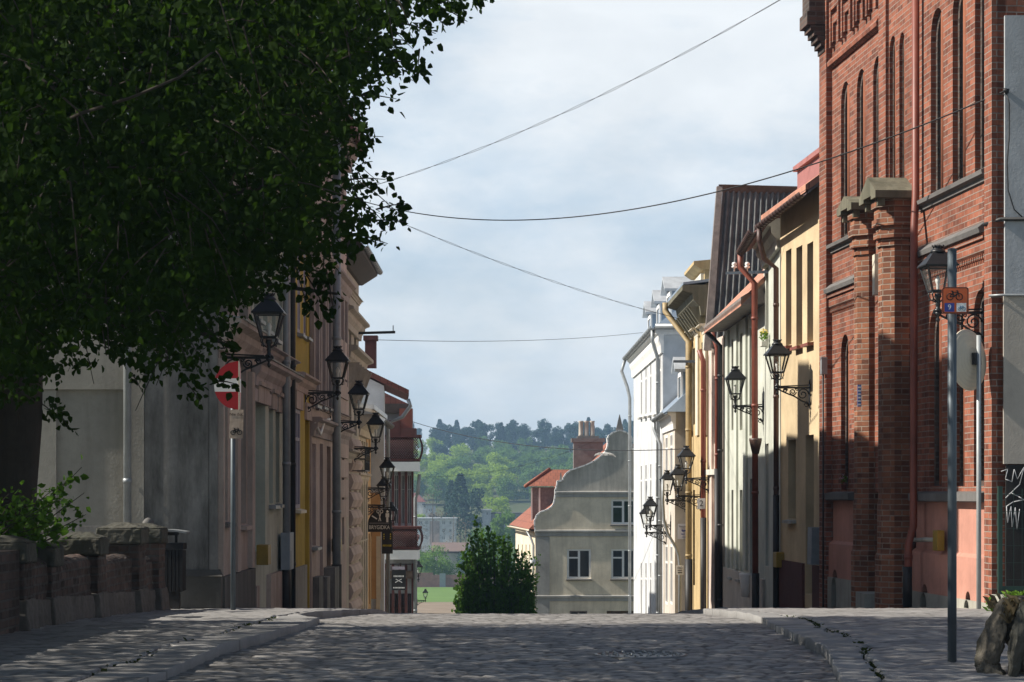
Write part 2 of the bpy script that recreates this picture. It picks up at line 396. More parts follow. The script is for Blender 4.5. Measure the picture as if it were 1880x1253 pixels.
cf = node(nt, 'ShaderNodeMath', operation='MULTIPLY'); nt.links.new(cloud, cf.inputs[0]); nt.links.new(low, cf.inputs[1])
nt.links.new(mixc(nt, cf.outputs[0], sky.outputs[0], shade), bg.inputs[0]); bg.inputs[1].default_value = .05

# ================================================================== ground
def terrain():
    xs = np.array([-390,-250,-150]+list(np.arange(-100,101,5))+[150,250,390], float)
    ys = np.array(list(np.arange(-58,200,2.))+list(np.arange(200,1141,10.)), float)
    X, Y = np.meshgrid(xs, ys); Z = np.interp(Y, GY, GZ)-.16
    r_ = np.random.RandomState(3)
    far = np.clip((Y-640)/200, 0, 1)
    Z += far*(3*np.sin(X*.035+1)+2*np.sin(X*.08+Y*.02)+r_.randn(*X.shape)*.4)
    co = np.stack([X, Y, Z], -1).reshape(-1,3); n = len(xs); a = np.arange(len(ys)-1)[:,None]*n+np.arange(n-1)[None]
    f = np.stack([a, a+1, a+1+n, a+n], -1).reshape(-1,4)
    o = npmesh('ground', co, f, ground('meadow_ground', (.06,.085,.03), (.10,.10,.05), .35, (.05,.07,.03)), smooth=True); kind(o, 'structure')
terrain()
def field(name, x0, x1, y0, y1, mat):
    xs = np.linspace(x0, x1, 9); ys = np.linspace(y0, y1, 14); X, Y = np.meshgrid(xs, ys)
    Z = np.interp(Y, GY, GZ)+.05; co = np.stack([X,Y,Z],-1).reshape(-1,3); n = 9
    a = np.arange(13)[:,None]*n+np.arange(n-1)[None]
    kind(npmesh(name, co, np.stack([a,a+1,a+1+n,a+n],-1).reshape(-1,4), mat), 'structure')
field('ploughed_field', -90, 60, 266, 349, ground('ploughed_soil', (.20,.15,.105), (.30,.24,.18), .25, (.25,.20,.14), .6, 6))
field('green_field', -90, 60, 349.2, 404, ground('young_crop', (.11,.19,.05), (.15,.245,.065), .12, (.10,.17,.05), .4, 5))

def kerbline(pts, lift=.07):
    a = []
    for px, py in pts:
        Y = solveY(py, lift); a.append((Y, (px-CX)/F*Y))
    return a
LK = kerbline([(255,1250),(306,1230),(340,1217),(408,1186),(476,1169),(544,1149),(588,1134)])
LI = kerbline([(136,1249),(190,1227),(238,1215),(289,1193),(333,1177),(401,1167)])
RK = kerbline([(1545,1252),(1531,1220),(1521,1196),(1494,1181),(1460,1166),(1429,1150),(1408,1141)])
RI = kerbline([(1630,1252),(1613,1230),(1593,1213),(1588,1186),(1553,1169),(1516,1155)])
lt, rt = LK[-1], RK[-1]
LKe = [(8,LK[0][1]-.25)]+LK+[(lt[0]+.25,lt[1]-.12),(lt[0]+1.2,lt[1]-.35),(27.5,-1.78),(31,-1.85),(45,-2.1),(60,-2.4),(110,-3.2)]
RKe = [(8,RK[0][1]-.35)]+RK+[(rt[0]+.4,rt[1]+.06),(rt[0]+2.5,rt[1]+.10),(27.2,2.42),(31,2.5),(45,2.6),(60,2.8),(110,3.0)]
LIe = [(8,LI[0][1]-.25)]+LI+[(lt[0]+.3,lt[1]-.50),(27.5,-2.1),(31,-2.2),(45,-2.4),(110,-3.6)]
RIe = [(8,RI[0][1]-.3)]+RI+[(rt[0]+.4,rt[1]+.5),(27.2,2.75),(31,2.8),(45,2.9),(110,3.4)]
def curve(pts, jit=0, seed=0):
    ys = np.array([p[0] for p in pts]); xs = np.array([p[1] for p in pts])
    r_ = np.random.RandomState(seed); ky = np.arange(5, 115, .17); kx = r_.randn(len(ky))*jit
    return lambda Y: np.interp(Y, ys, xs)+np.interp(Y, ky, kx)
fLK = curve(LKe, .006, 1); fRK = curve(RKe, .006, 2); fLI = curve(LIe, .02, 3); fRI = curve(RIe, .022, 4)
GSY = np.arange(-60, 140, .25); GSZ = np.array([gs(y) for y in GSY])
def gsn(Y): return np.interp(Y, GSY, GSZ)

def paving(name, fL, fR, lift, ys, ncol, mat, row=(.13,.19), wid=(.14,.27), dome=.016, wob=.035, seed=0, jw=.24, skirt=0, tilt=.007, bulge=0):
    r_ = np.random.RandomState(seed)
    Y = np.repeat(ys[:,None], ncol, 1); t = np.linspace(0,1,ncol)[None]
    XL, XR = fL(ys)[:,None], fR(ys)[:,None]; X = XL+(XR-XL)*t
    Yw = Y+wob*np.sin(X*1.7+Y*.6+seed)+wob*.7*np.sin(X*4.1-Y*.9)
    edges = [ys[0]-1.]
    while edges[-1] < ys[-1]+1: edges.append(edges[-1]+r_.uniform(*row))
    edges = np.array(edges); ri = np.clip(np.searchsorted(edges, Yw)-1, 0, len(edges)-2)
    fy = (Yw-edges[ri])/(edges[ri+1]-edges[ri]); rh = edges[ri+1]-edges[ri]
    H = np.zeros_like(X); ST = np.zeros_like(X); J = np.zeros_like(X)
    for r in np.unique(ri):
        k = ri == r; ex = [-9.-r_.rand()*.3]
        while ex[-1] < 10: ex.append(ex[-1]+r_.uniform(*wid))
        ex = np.array(ex); x = X[k]+.012*np.sin(Y[k]*23+r); ci = np.clip(np.searchsorted(ex, x)-1, 0, len(ex)-2)
        wd = ex[ci+1]-ex[ci]; fx = (x-ex[ci])/wd; f2 = fy[k]
        a = 2*fx-1; b = 2*f2-1
        d = (1-np.abs(a)**9)*(1-np.abs(b)**7)
        off = r_.rand(len(ex))*tilt*2; tx = r_.randn(len(ex))*tilt; ty = r_.randn(len(ex))*tilt; sv = r_.rand(len(ex))
        H[k] = d*dome+(d**.4)*(off[ci]+tx[ci]*a+ty[ci]*b)
        ST[k] = sv[ci]
        e = np.minimum(np.minimum(fx,1-fx)*wd, np.minimum(f2,1-f2)*rh[k]); J[k] = np.clip(1-e/(jw*.1), 0, 1)
    H += .004*np.sin(X*9+Y*7)*np.sin(Y*11-X*5)+.008*np.sin(X*1.1+seed)*np.sin(Y*.8)
    Z = gsn(Y)+lift+H-dome*.5
    co = np.stack([X,Y,Z],-1); n = ncol; m = len(ys)
    if skirt:   # a drop at both edges, dark as the joints to paint in its shade
        lo0 = co[:,:1].copy(); lo0[...,2] -= skirt; lo1 = co[:,-1:].copy(); lo1[...,2] -= skirt
        co = np.concatenate([lo0, co, lo1], 1); ST = np.pad(ST, ((0,0),(1,1)), 'edge'); J = np.pad(J, ((0,0),(1,1)), constant_values=1.0); n += 2
    a = np.arange(m-1)[:,None]*n+np.arange(n-1)[None]
    o = npmesh(name, co.reshape(-1,3), np.stack([a,a+1,a+1+n,a+n],-1).reshape(-1,4), mat, smooth=True)
    for nm, arr in (('stone', ST), ('joint_and_shade', J)):
        at = o.data.attributes.new(nm, 'FLOAT', 'POINT'); at.data.foreach_set('value', arr.astype(np.float32).ravel())
    return kind(o, 'structure')
fine = np.concatenate([np.arange(9, 13.5, .08), np.arange(13.5, 30.5, .028), np.arange(30.5, 110, .5)])
fine2 = np.concatenate([np.arange(9, 13.5, .1), np.arange(13.5, 30.5, .034), np.arange(30.5, 110, .5)])
cob = stonemat('granite_setts', (.180,.172,.162), (.315,.302,.284), (.036,.032,.027))
cob2 = stonemat('pavement_setts', (.205,.199,.190), (.305,.297,.286), (.055,.05,.044))
kst = stonemat('granite_kerb', (.205,.20,.192), (.27,.265,.256), (.022,.02,.018), .7)  # the near black last colour also paints the shade on the kerb face
paving('road', fLK, fRK, 0, fine, 150, cob, (.10,.145), (.12,.23), seed=1, dome=.010, tilt=.0028)
paving('pavement', fRI, lambda Y: np.interp(Y, [0,26,27,35,36,110], [8.5,8.5,6.2,5.4,5.6,5.6]), .07, fine2, 110, cob2, (.10,.15), (.12,.24), .009, .02, 2, .12, .10, .0035)
paving('pavement', lambda Y: np.interp(Y, [0,27,28,110], [-7,-7,-4.2,-4.4]), fLI, .07, fine2, 100, cob2, (.10,.15), (.12,.24), .009, .02, 3, .12, .10, .0035)
paving('kerb', lambda Y: fLI(Y)+.025, lambda Y: fLK(Y)-.004, .068, fine2, 14, kst, (.5,1.0), (9,10), .003, .0, 4, .12, .22, .004)
paving('kerb', lambda Y: fRK(Y)+.004, lambda Y: fRI(Y)-.03, .068, fine2, 14, kst, (.5,1.0), (9,10), .003, .0, 5, .12, .22, .004)
# weeds growing in the kerb joints
def tuft(mb, x, y, z, n, h, seed):
    r_ = random.Random(seed)
    for i in range(n):
        a = r_.uniform(0, 6.28); l = r_.uniform(.4,1)*h; wv = .006+.01*r_.random(); d = Vector((math.cos(a), math.sin(a), 0)); s_ = Vector((-d.y, d.x, 0))*wv
        p = Vector((x+r_.uniform(-.03,.03), y+r_.uniform(-.05,.05), z)); q = p+d*l*.5+Vector((0,0,l*.8)); e = p+d*l+Vector((0,0,l*.9))
        mb.face([p-s_, p+s_, q+s_*.8, e, q-s_*.8])
wm = MB()
for k in range(150):
    Y = rnd.uniform(14, 23); f, ln = (fRI, -.015) if rnd.random() < .62 else (fLI, .012)
    tuft(wm, float(f(Y))+ln, Y, gs(Y)+.05, rnd.randint(3,7), rnd.uniform(.02,.05), k)
o = wm.build('joint_weeds', leafmat('moss_green', (.03,.04,.015), (.07,.09,.03))); kind(o, 'stuff')
# ================================================================== house-building tools
class Fac:
    """a street front: p0 near end, p1 far end (plan), side -1 left of the street, +1 right"""
    def __init__(s, p0, p1, side):
        s.p0 = Vector((p0[0], p0[1], 0)); d = Vector((p1[0]-p0[0], p1[1]-p0[1], 0)); s.L = d.length; s.t = d.normalized(); s.side = side
        s.n = Vector((-s.t.y, s.t.x, 0)) if side > 0 else Vector((s.t.y, -s.t.x, 0))
    def pt(s, u, d=0, z=0): return s.p0+s.t*u+s.n*d+Vector((0,0,z))
    def u(s, px, d=0):
        k = (px-CX)/F; b = s.p0+s.n*d
        return (k*b.y-b.x)/(s.t.x-k*s.t.y)
    def z(s, px, py, d=0): return EYE+(HY-py)/F*(s.pt(s.u(px, d), d).y)
    def p(s, px, py, d=0): return s.pt(s.u(px, d), d, s.z(px, py, d))
    def op(s, a, b, yt, yb, **kw):
        ua, ub = sorted((s.u(a), s.u(b))); m = (a+b)/2
        o = dict(u0=ua, u1=ub, z0=s.z(m, yb), z1=s.z(m, yt), depth=.14, arch=0, kind='window', frame='white', glass='glass', sill=None); o.update(kw); return o

def skin(mb, f, u0, u1, z0, z1, ops, dmax, m=0, mrev=None):
    mr = m if mrev is None else mrev
    us = sorted({u0, u1}|{x for o in ops for x in (max(u0,o['u0']), min(u1,o['u1']))}); zs = sorted({z0, z1}|{x for o in ops for x in (max(z0,o['z0']), min(z1,o['z1']))})
    P = lambda u, d, z: f.pt(u, d, z)
    for i in range(len(us)-1):
        for j in range(len(zs)-1):
            cu, cz = (us[i]+us[i+1])/2, (zs[j]+zs[j+1])/2
            if any(o['u0'] < cu < o['u1'] and o['z0'] < cz < o['z1'] for o in ops): continue
            mb.face([P(us[i],0,zs[j]), P(us[i+1],0,zs[j]), P(us[i+1],0,zs[j+1]), P(us[i],0,zs[j+1])], m)
    for o in ops:
        a, b, lo, hi, dp = max(u0,o['u0']), min(u1,o['u1']), o['z0'], min(z1,o['z1']), o['depth']
        pts = arch_pts(a, b, hi, o['arch'])
        if o['arch']:
            n = len(pts)
            for k in range(n-1):
                (ua, za), (ub, zb) = pts[k], pts[k+1]
                mb.face([P(ua,0,za), P(ub,0,zb), P(ub,0,hi), P(ua,0,hi)], m)
        ring = [(a, lo)]+pts+[(b, lo)]
        for k in range(len(ring)):
            (ua, za), (ub, zb) = ring[k], ring[(k+1) % len(ring)]
            mb.face([P(ua,0,za), P(ub,0,zb), P(ub,-dp,zb), P(ua,-dp,za)], mr)
    for q in (((u0,z0),(u1,z0)), ((u1,z0),(u1,z1)), ((u1,z1),(u0,z1)), ((u0,z1),(u0,z0))):
        (ua,za),(ub,zb) = q
        mb.face([P(ua,0,za), P(ub,0,zb), P(ub,-dmax,zb), P(ua,-dmax,za)], m)
def arch_pts(a, b, hi, arch, n=10):
    if not arch: return [(a, hi), (b, hi)]
    w = b-a; rise = w/2*arch; c = (a+b)/2
    r = []
    for k in range(n+1):
        th = math.pi*(1-k/n); x = math.cos(th); y = math.sin(th)**.85
        r.append((c+x*w/2, hi-rise+rise*y))
    return r
def body(mb, f, u0, u1, z0, z1, d0, d1, m=0):
    P = f.pt; mb.hexa([P(u0,d1,z0), P(u1,d1,z0), P(u1,d0,z0), P(u0,d0,z0), P(u0,d1,z1), P(u1,d1,z1), P(u1,d0,z1), P(u0,d0,z1)], m)
def block(mb, f, u0, u1, d0, d1, z0, z1, m=0): body(mb, f, u0, u1, z0, z1, d1, d0, m)
def window(root, f, o, name=None):
    a, b, lo, hi, dp = o['u0'], o['u1'], o['z0'], o['z1'], o['depth']; w = b-a; h = hi-lo; P = f.pt
    e = .0015
    fw = o.get('fw', min(.07, w*.14))
    mb = MB(); pane = MB()
    pts = arch_pts(a, b, hi, o['arch'])
    ring = [(a,lo)]+pts+[(b,lo)]; c = ((a+b)/2, (lo+hi)/2)
    def inn(q, t): return (q[0]+(fw if q[0] < c[0]-w*.05 else -fw if q[0] > c[0]+w*.05 else 0)*t, q[1]+(fw if q[1] < lo+h*.3 else -fw)*t)
    ri = [inn(q, 1) for q in ring]; d0, d1 = -dp+.06, -dp+.012
    for k in range(len(ring)):
        q0, q1 = ring[k], ring[(k+1) % len(ring)]; i0, i1 = ri[k], ri[(k+1) % len(ring)]
        mb.hexa([P(q0[0],d1,q0[1]), P(q1[0],d1,q1[1]), P(q1[0],d0,q1[1]), P(q0[0],d0,q0[1]), P(i0[0],d1,i0[1]), P(i1[0],d1,i1[1]), P(i1[0],d0,i1[1]), P(i0[0],d0,i0[1])])
    if o['kind'] == 'window' and o['arch']:   # slender brick colonnette between two lights
        cl_ = MB(); cl_.tube([P(c[0],-dp+.035,lo+.01), P(c[0],-dp+.035,hi-w*.1)], .042, 8); cl_.build('colonnette', M['brickorange'], root); pm = M[o['glass']]; nm = 'window'
    elif o['kind'] == 'window':
        block(mb, f, c[0]-fw*.55, c[0]+fw*.55, d1+.001, d0-.003, lo+fw, hi-fw*(1 if not o['arch'] else 1.6))
        zt = lo+h*(.70 if not o['arch'] else .62)
        block(mb, f, a+fw, (c[0]-fw*.56 if o.get('half') else b-fw), d1+.003, d0-.006, zt-fw*.4, zt+fw*.4)
        pm = M[o['glass']]; nm = 'window'
    else:
        pm = M[o['frame']]; nm = 'door'
        for k in range(3):
            z_ = lo+h*(.08+.31*k); block(mb, f, a+w*.2, b-w*.2, -dp+.02, -dp+.045, z_, z_+h*.24)
    wo = mb.build(name or nm, M[o['frame']], root)
    pane.face([P(q[0], -dp+.02, q[1]) for q in ri])
    if o['kind'] == 'window': pane.build('pane', pm, wo)
    else: pane.build('door_leaf', pm, wo)
    if o['sill']:
        s_ = MB(); s_.hexa([P(a-.05,-dp+.02,lo-.07), P(b+.05,-dp+.02,lo-.07), P(b+.05,.11,lo-.08), P(a-.05,.11,lo-.08), P(a-.05,-dp+.02,lo+.004), P(b+.05,-dp+.02,lo+.004), P(b+.05,.11,lo-.03), P(a-.05,.11,lo-.03)])
        s_.build('sill', M[o['sill']], wo)
    return wo
def mould(mb, f, u0, u1, prof, m=0):
    n = len(prof); a = [f.pt(u0, d, z) for d, z in prof]; b = [f.pt(u1, d, z) for d, z in prof]
    mb.mesh(a+b, [tuple(range(n)), tuple(range(n, 2*n))[::-1]]+[(i,(i+1)%n,n+(i+1)%n,n+i) for i in range(n)], m)
def cornice_prof(z, h, d, back=-.02):
    return [(back,z-h),(d*.25,z-h),(d*.3,z-h*.7),(d*.55,z-h*.5),(d*.6,z-h*.28),(d,z-h*.18),(d,z-.02),(d*.8,z),(back,z)]
def house(name, label, f, z0, z1, D, mat, ops, cat='house', dmax=None, u0=0, u1=None, group=None):
    u1 = f.L if u1 is None else u1
    root = thing(name, label, cat, f.pt(u0,0,z0), group)
    dm = dmax or max([.3]+[o['depth'] for o in ops])+.02
    mb = MB(); skin(mb, f, u0, u1, z0, z1, ops, dm); body(mb, f, u0, u1, z0, z1, -dm, -D)
    mb.build('wall', mat, root)
    for o in ops: window(root, f, o)
    return root
def gable_roof(root, f, u0, u1, ze, over, rise, D, mat, th=.12, ov_u=.12, name='roof', sof='wood'):
    mb = MB(); P = f.pt; dm = -D/2; sl = rise/(D/2+0.0)
    zf = ze-over*sl
    for s_ in (0, 1):
        d_e = over if s_ == 0 else -D-over
        prof = [(d_e, zf), (dm, ze+rise), (dm, ze+rise+th), (d_e, zf+th)]
        mould(mb, f, u0-ov_u, u1+ov_u, prof)
    for u in (u0+.004, u1-.12):   # gable triangles
        mb.prism([P(u,-.004,ze-.01), P(u,-D+.004,ze-.01), P(u,dm,ze+rise-.01)], f.t*.11, 1)
    return mb.build(name, [mat, M['ivory']], root)
def gutter(root, f, u0, u1, d, z0, z1, r, mat, name='gutter'):
    mb = MB(); n = 8; k = 9; vs = []
    for i in range(n+1):
        u = u0+(u1-u0)*i/n; z = z0+(z1-z0)*i/n
        for j in range(k):
            an = math.pi*j/(k-1); vs.append(f.pt(u, d+math.cos(an)*r, z-math.sin(an)*r))
        for j in range(k):
            an = math.pi*(k-1-j)/(k-1); vs.append(f.pt(u, d+math.cos(an)*(r-.012), z-math.sin(an)*(r-.012)+.002))
    kk = 2*k
    fs = [(i*kk+j, i*kk+(j+1)%kk, (i+1)*kk+(j+1)%kk, (i+1)*kk+j) for i in range(n) for j in range(kk)]+[tuple(range(kk))[::-1], tuple(range(n*kk,(n+1)*kk))]
    mb.mesh(vs, fs, 0, False)
    for i in range(1, n*2):
        u = u0+(u1-u0)*i/(2*n); z = z0+(z1-z0)*i/(2*n)
        mb.tube([f.pt(u, d+math.cos(a)*(r+.006), z-math.sin(a)*(r+.006)) for a in [math.pi*q/8 for q in range(9)]], .008, 4)
    return mb.build(name, mat, root)
def pipe(root, pts, r, mat, name='downpipe', foot=None, footmat=None, collars=True):
    mb = MB(); mb.tube(pts, r, 10)
    if collars:
        a, b = Vector(pts[-2]), Vector(pts[-1]); L = (b-a).length; k = max(2, int(L/1.6))
        for i in range(k):
            c = a.lerp(b, (i+.4)/k); mb.tube([c-Vector((0,0,.03)), c+Vector((0,0,.03))], r*1.14, 10)
    o = mb.build(name, mat, root)
    if foot:
        b = Vector(pts[-1]); fb = MB(); fb.tube([b+Vector((0,0,foot)), b+Vector((0,0,.0))], r*1.22, 10); fb.build('pipe_foot', footmat or M['blackpipe'], o)
    return o

# ================================================================== street lamps
def make_lamp():
    root = thing('street_lamp', 'lamp', 'street lamp', (0,0,0), 'black wall lamps along the street')
    OUT = .58
    b = MB()
    b.box((-.006,-.035,-.36),(.022,.035,.06)); b.bar((0,0,0),(OUT+.06,0,0),.026,.034)
    b.bar((.03,0,.045),(OUT-.06,0,.022),.018,.02)
    def spiral(cx, cz, r0, r1, a0, turns, n=22, t=.011):
        b.tube([(cx+(r0+(r1-r0)*i/n)*math.cos(a0+turns*2*math.pi*i/n), 0, cz+(r0+(r1-r0)*i/n)*math.sin(a0+turns*2*math.pi*i/n)) for i in range(n+1)], t, 5)
    spiral(.13, -.115, .105, .02, math.pi, -1.6); spiral(.31, -.075, .062, .014, math.pi, 1.6); spiral(.44, -.05, .042, .01, math.pi, -1.5)
    b.tube([(.012,0,-.33),(.05,0,-.27),(.16,0,-.225),(.28,0,-.15),(.40,0,-.105),(.50,0,-.06),(OUT,0,-.02)], .014, 6)
    spiral(.075, -.29, .05, .012, math.pi*.5, 1.3, 14, .009); spiral(.24, -.03, .03, .008, 0, 1.4, 12, .008)
    b.tube([(.012,0,.06),(.016,0,.12),(.0,0,.15)], [.016,.012,.004], 6)
    b.lathe([(.004,-.13),(.022,-.11),(.028,-.085),(.012,-.06),(.035,-.035),(.045,-.02),(.04,0),(.02,.02)], (OUT,0,0), 8)
    b.build('bracket', M['iron'], root)
    s_ = MB(); s_.lathe([(.05,.015),(.055,.03),(.03,.045),(.026,.08),(.034,.10),(.028,.12),(.03,.17),(.05,.20),(.04,.215),(.045,.235)], (OUT,0,0), 10)
    for k in range(4):   # curled arms under the lantern
        a = math.pi/4+k*math.pi/2; d = Vector((math.cos(a), math.sin(a), 0)); c = Vector((OUT,0,0))
        s_.tube([c+d*.03+Vector((0,0,.13)), c+d*.10+Vector((0,0,.16)), c+d*.135+Vector((0,0,.21)), c+d*.125+Vector((0,0,.262))], .009, 5)
        s_.tube([c+d*.10+Vector((0,0,.16)), c+d*.12+Vector((0,0,.145)), c+d*.125+Vector((0,0,.165)), c+d*.108+Vector((0,0,.172))], .007, 5)
    s_.build('stem', M['iron'], root)
    z0, z1, r0, r1 = .262, .565, .135, .245
    fr = MB(); q = math.pi/4
    c4 = lambda r, z: [Vector((OUT+r*math.cos(q+k*math.pi/2), r*math.sin(q+k*math.pi/2), z)) for k in range(4)]
    A, B = c4(r0, z0), c4(r1, z1)
    for k in range(4):
        fr.bar(A[k], B[k], .022, .022); fr.bar(A[k], A[(k+1)%4], .02, .024); fr.bar(B[k], B[(k+1)%4], .022, .03)
    fo = fr.build('lantern_frame', M['iron'], root)
    gl = MB(); A, B = c4(r0-.006, z0+.01), c4(r1-.008, z1-.012)
    for k in range(4): gl.face([A[k], A[(k+1)%4], B[(k+1)%4], B[k]])
    gl.build('glass', M['lglass'], fo)
    bl = MB(); bl.lathe([(.012,.262),(.02,.30),(.018,.34),(.03,.37),(.034,.40),(.02,.44),(.006,.452)], (OUT,0,0), 10); bl.build('bulb', M['white'], fo)
    rf = MB(); rf.lathe([(.292,.562),(.296,.578),(.286,.585),(.10,.745),(.085,.755)], (OUT,0,0), 4, 0, False, q)
    ro = rf.build('lantern_roof', M['iron'], root)
    fi = MB(); fi.lathe([(.10,.74),(.088,.765),(.062,.785),(.05,.80),(.07,.812),(.06,.825),(.02,.832)], (OUT,0,0), 12)
    for k in range(8):
        a = k*math.pi/4; fi.tube([(OUT+.05*math.cos(a), .05*math.sin(a), .80), (OUT+.08*math.cos(a), .08*math.sin(a), .832)], [.014,.006], 5)
    fi.build('finial', M['iron'], ro)
    return root
LAMP = make_lamp(); lamp_used = []
def lamp(f, px, py, label, out=.58, scale=1.0):
    u = f.u(px, out); p = f.pt(u, 0, f.z(px, py, out))
    o = LAMP if not lamp_used else copy_tree(LAMP)
    lamp_used.append(o); o.location = p; o.rotation_euler = (0,0,math.atan2(f.n.y, f.n.x)); o['label'] = label
    return o
# ================================================================== RIGHT SIDE
# ---- red brick school-like building
R1 = Fac((5.892,26.45),(5.115,35.58), 1)
zb = gs(36)-.35
def lan(a, b, yt, yb, **kw): return R1.op(a, b, yt, yb, arch=1.25, depth=.11, frame='brickold', glass='glass', **kw)
ops1 = [lan(1544,1560,150,436), lan(1573,1589,127,418), lan(1603,1619,103,404), lan(1633,1645,66,392), lan(1651,1661,60,385),
        lan(1709,1732,15,364), lan(1749,1773,-28,343), lan(1790,1811,-66,323),
        lan(1544,1559,614,893), lan(1571,1577,606,893), lan(1706,1729,566,893), lan(1752,1771,545,893), lan(1788,1812,532,893)]
for o in ops1[5:]: o['depth'] = .13
ZS = 1.46   # top of the plinth
lowops = []
vents = [R1.op(1535,1544,1046,1116, arch=1.2, depth=.12), R1.op(1700,1711,1073,1116, arch=1.2, depth=.12), R1.op(1781,1790,1086,1117, arch=1.2, depth=.12)]
br = thing('brick_building', 'tall red brick building with pointed arch windows and pink plinth on the right', 'building', R1.pt(0,0,zb))
mb = MB(); skin(mb, R1, 0, R1.L, ZS, 12.5, ops1, .2); body(mb, R1, .004, R1.L-.004, zb, 12.5, -.2, -10); mb.build('wall', M['brick'], br)
for o in ops1: window(br, R1, o)
uc = R1.u(1598)   # door bay between the columns
for ua, ub, vs_ in ((.33, R1.u(1682), vents[1:]), (R1.u(1570), R1.L-.55, vents[:1])):
    a, b = min(ua,ub), max(ua,ub)
    pl = MB(); skin(pl, R1, a, b, .62, ZS-.10, [], .25); pl.build('plinth_upper', M['pinkplinth'], br)
for a, b, vs_ in ((.12, R1.u(1682)+.05, vents[1:]), (R1.u(1572), R1.L-.5, vents[:1])):
    pl = MB(); f2 = Fac(R1.pt(0,.06)[:2], R1.pt(R1.L,.06)[:2], 1)
    v2 = []
    for v in vs_:
        v = dict(v); v2.append(v)
    skin(pl, f2, a, b, .10, .635, v2, .3); 
    pl.mesh([f2.pt(a,0,.635), f2.pt(b,0,.635), f2.pt(b,-.07,.69), f2.pt(a,-.07,.69)], [(0,1,2,3)])
    for v in v2:
        pl.face([f2.pt(v['u0'],-v['depth'],v['z0']), f2.pt(v['u1'],-v['depth'],v['z0']), f2.pt(v['u1'],-v['depth'],v['z1']), f2.pt(v['u0'],-v['depth'],v['z1'])], 2)
    f3 = Fac(R1.pt(0,.08)[:2], R1.pt(R1.L,.08)[:2], 1)
    vv = [dict(v, z1=.104) for v in v2]
    skin(pl, f3, a-.01, b+.01, zb, .10, vv, .3, 1)
    pl.build('plinth', [M['pinkplinth'], M['concrete'], M['dark']], br)
sm = MB()
for a, b in ((.33, R1.u(1684)), (R1.u(1572), R1.L-.52)):
    mould(sm, R1, a, b, [(-.15,ZS-.13),(.10,ZS-.13),(.13,ZS-.115),(.13,ZS-.02),(-.15,ZS+.04)])
sm.pieces('sill_course', M['darkstone'], br)
# edge pilasters, string courses and the panelled frieze
zU = R1.z(1750, 347)+.04; zL = R1.z(1750, 452)+.05
pm = MB(); block(pm, R1, 0, .30, -.1, .07, -.2, 12.4); block(pm, R1, R1.L-.50, R1.L-.003, -.1, .10, zb+.02, 12.4); pm.pieces('pilaster', M['brick'], br)
pm = MB(); block(pm, R1, R1.u(1632), R1.u(1619), -.1, .05, 5.2, 12.3); pm.build('pilaster', M['brick'], br)
for a, b in ((.302, R1.u(1690)), (R1.u(1584), R1.L-.51)):
    cm_ = MB(); mould(cm_, R1, a, b, [(-.12,zU-.14),(.03,zU-.14),(.04,zU-.09),(.10,zU-.07),(.11,zU-.02),(-.12,zU+.10)]); cm_.build('string_course', M['darkstone'], br)
    cm_ = MB(); mould(cm_, R1, a, b, [(-.02,zL-.06),(.13,zL-.06),(.15,zL),(.04,zL+.09),(-.02,zL+.10)]); cm_.build('string_course', M['darkstone'], br)
    cm_ = MB(); mould(cm_, R1, a, b, [(-.02,zL-.13),(.09,zL-.13),(.09,zL-.063),(-.02,zL-.063)]); mould(cm_, R1, a, b, [(-.02,zL-.31),(.02,zL-.31),(.06,zL-.27),(.06,zL-.133),(-.02,zL-.133)])
    n = int((b-a)/.075)
    for k in range(n): block(cm_, R1, a+k*(b-a)/n, a+k*(b-a)/n+.038, -.02, .05, zL-.37, zL-.312)
    cm_.build('dentil_band', M['brick'], br)
fz = R1.z(1574, 78)
cm_ = MB(); mould(cm_, R1, R1.u(1619), R1.L-.51, [(-.02,fz-.10),(.03,fz-.10),(.08,fz-.06),(.09,fz),(.06,fz+.05),(-.02,fz+.07)])
ua, ub = R1.u(1619), R1.L-.52
for k in range(4):   # stepped panels: raised frames standing proud of the wall
    c = ua+(ub-ua)*(k+.5)/4; w_ = (ub-ua)/8*.80; zt = fz+.95+.0*k
    block(cm_, R1, c+w_-.09, c+w_, -.02, .075, fz+.22, zt); block(cm_, R1, c-w_, c-w_+.09, -.02, .075, fz+.22, zt)
    block(cm_, R1, c-w_+.0901, c+w_-.0901, -.02, .07, zt-.14, zt)
    block(cm_, R1, c-w_*.55, c+w_*.5, -.02, .045, zt-.36, zt-.22); block(cm_, R1, c+w_*.5, c+w_*.5+.07, -.02, .05, fz+.3, zt-.22)
mould(cm_, R1, ua, ub, [(-.02,fz+1.15),(.05,fz+1.15),(.12,fz+1.3),(.14,fz+1.45),(.2,fz+1.6),(.2,fz+1.9),(-.02,fz+1.9)])
cm_.build('frieze', M['brick'], br)
# corner turret corbelled out over the neighbour
tz = R1.z(1497, 118)
tm = MB(); a, b = R1.L-.42, R1.L+.05
for k in range(6): block(tm, R1, a-.0, b+.0, -.2, .06+.055*k, tz+.085*k-.1, tz+.085*(k+1)-.103)
block(tm, R1, a-.03, b+.06, -.3, .40, tz+.41, tz+.62); block(tm, R1, a, b+.03, -.3, .36, tz+.62, tz+3); tm.build('corner_turret', M['brickold'], br)
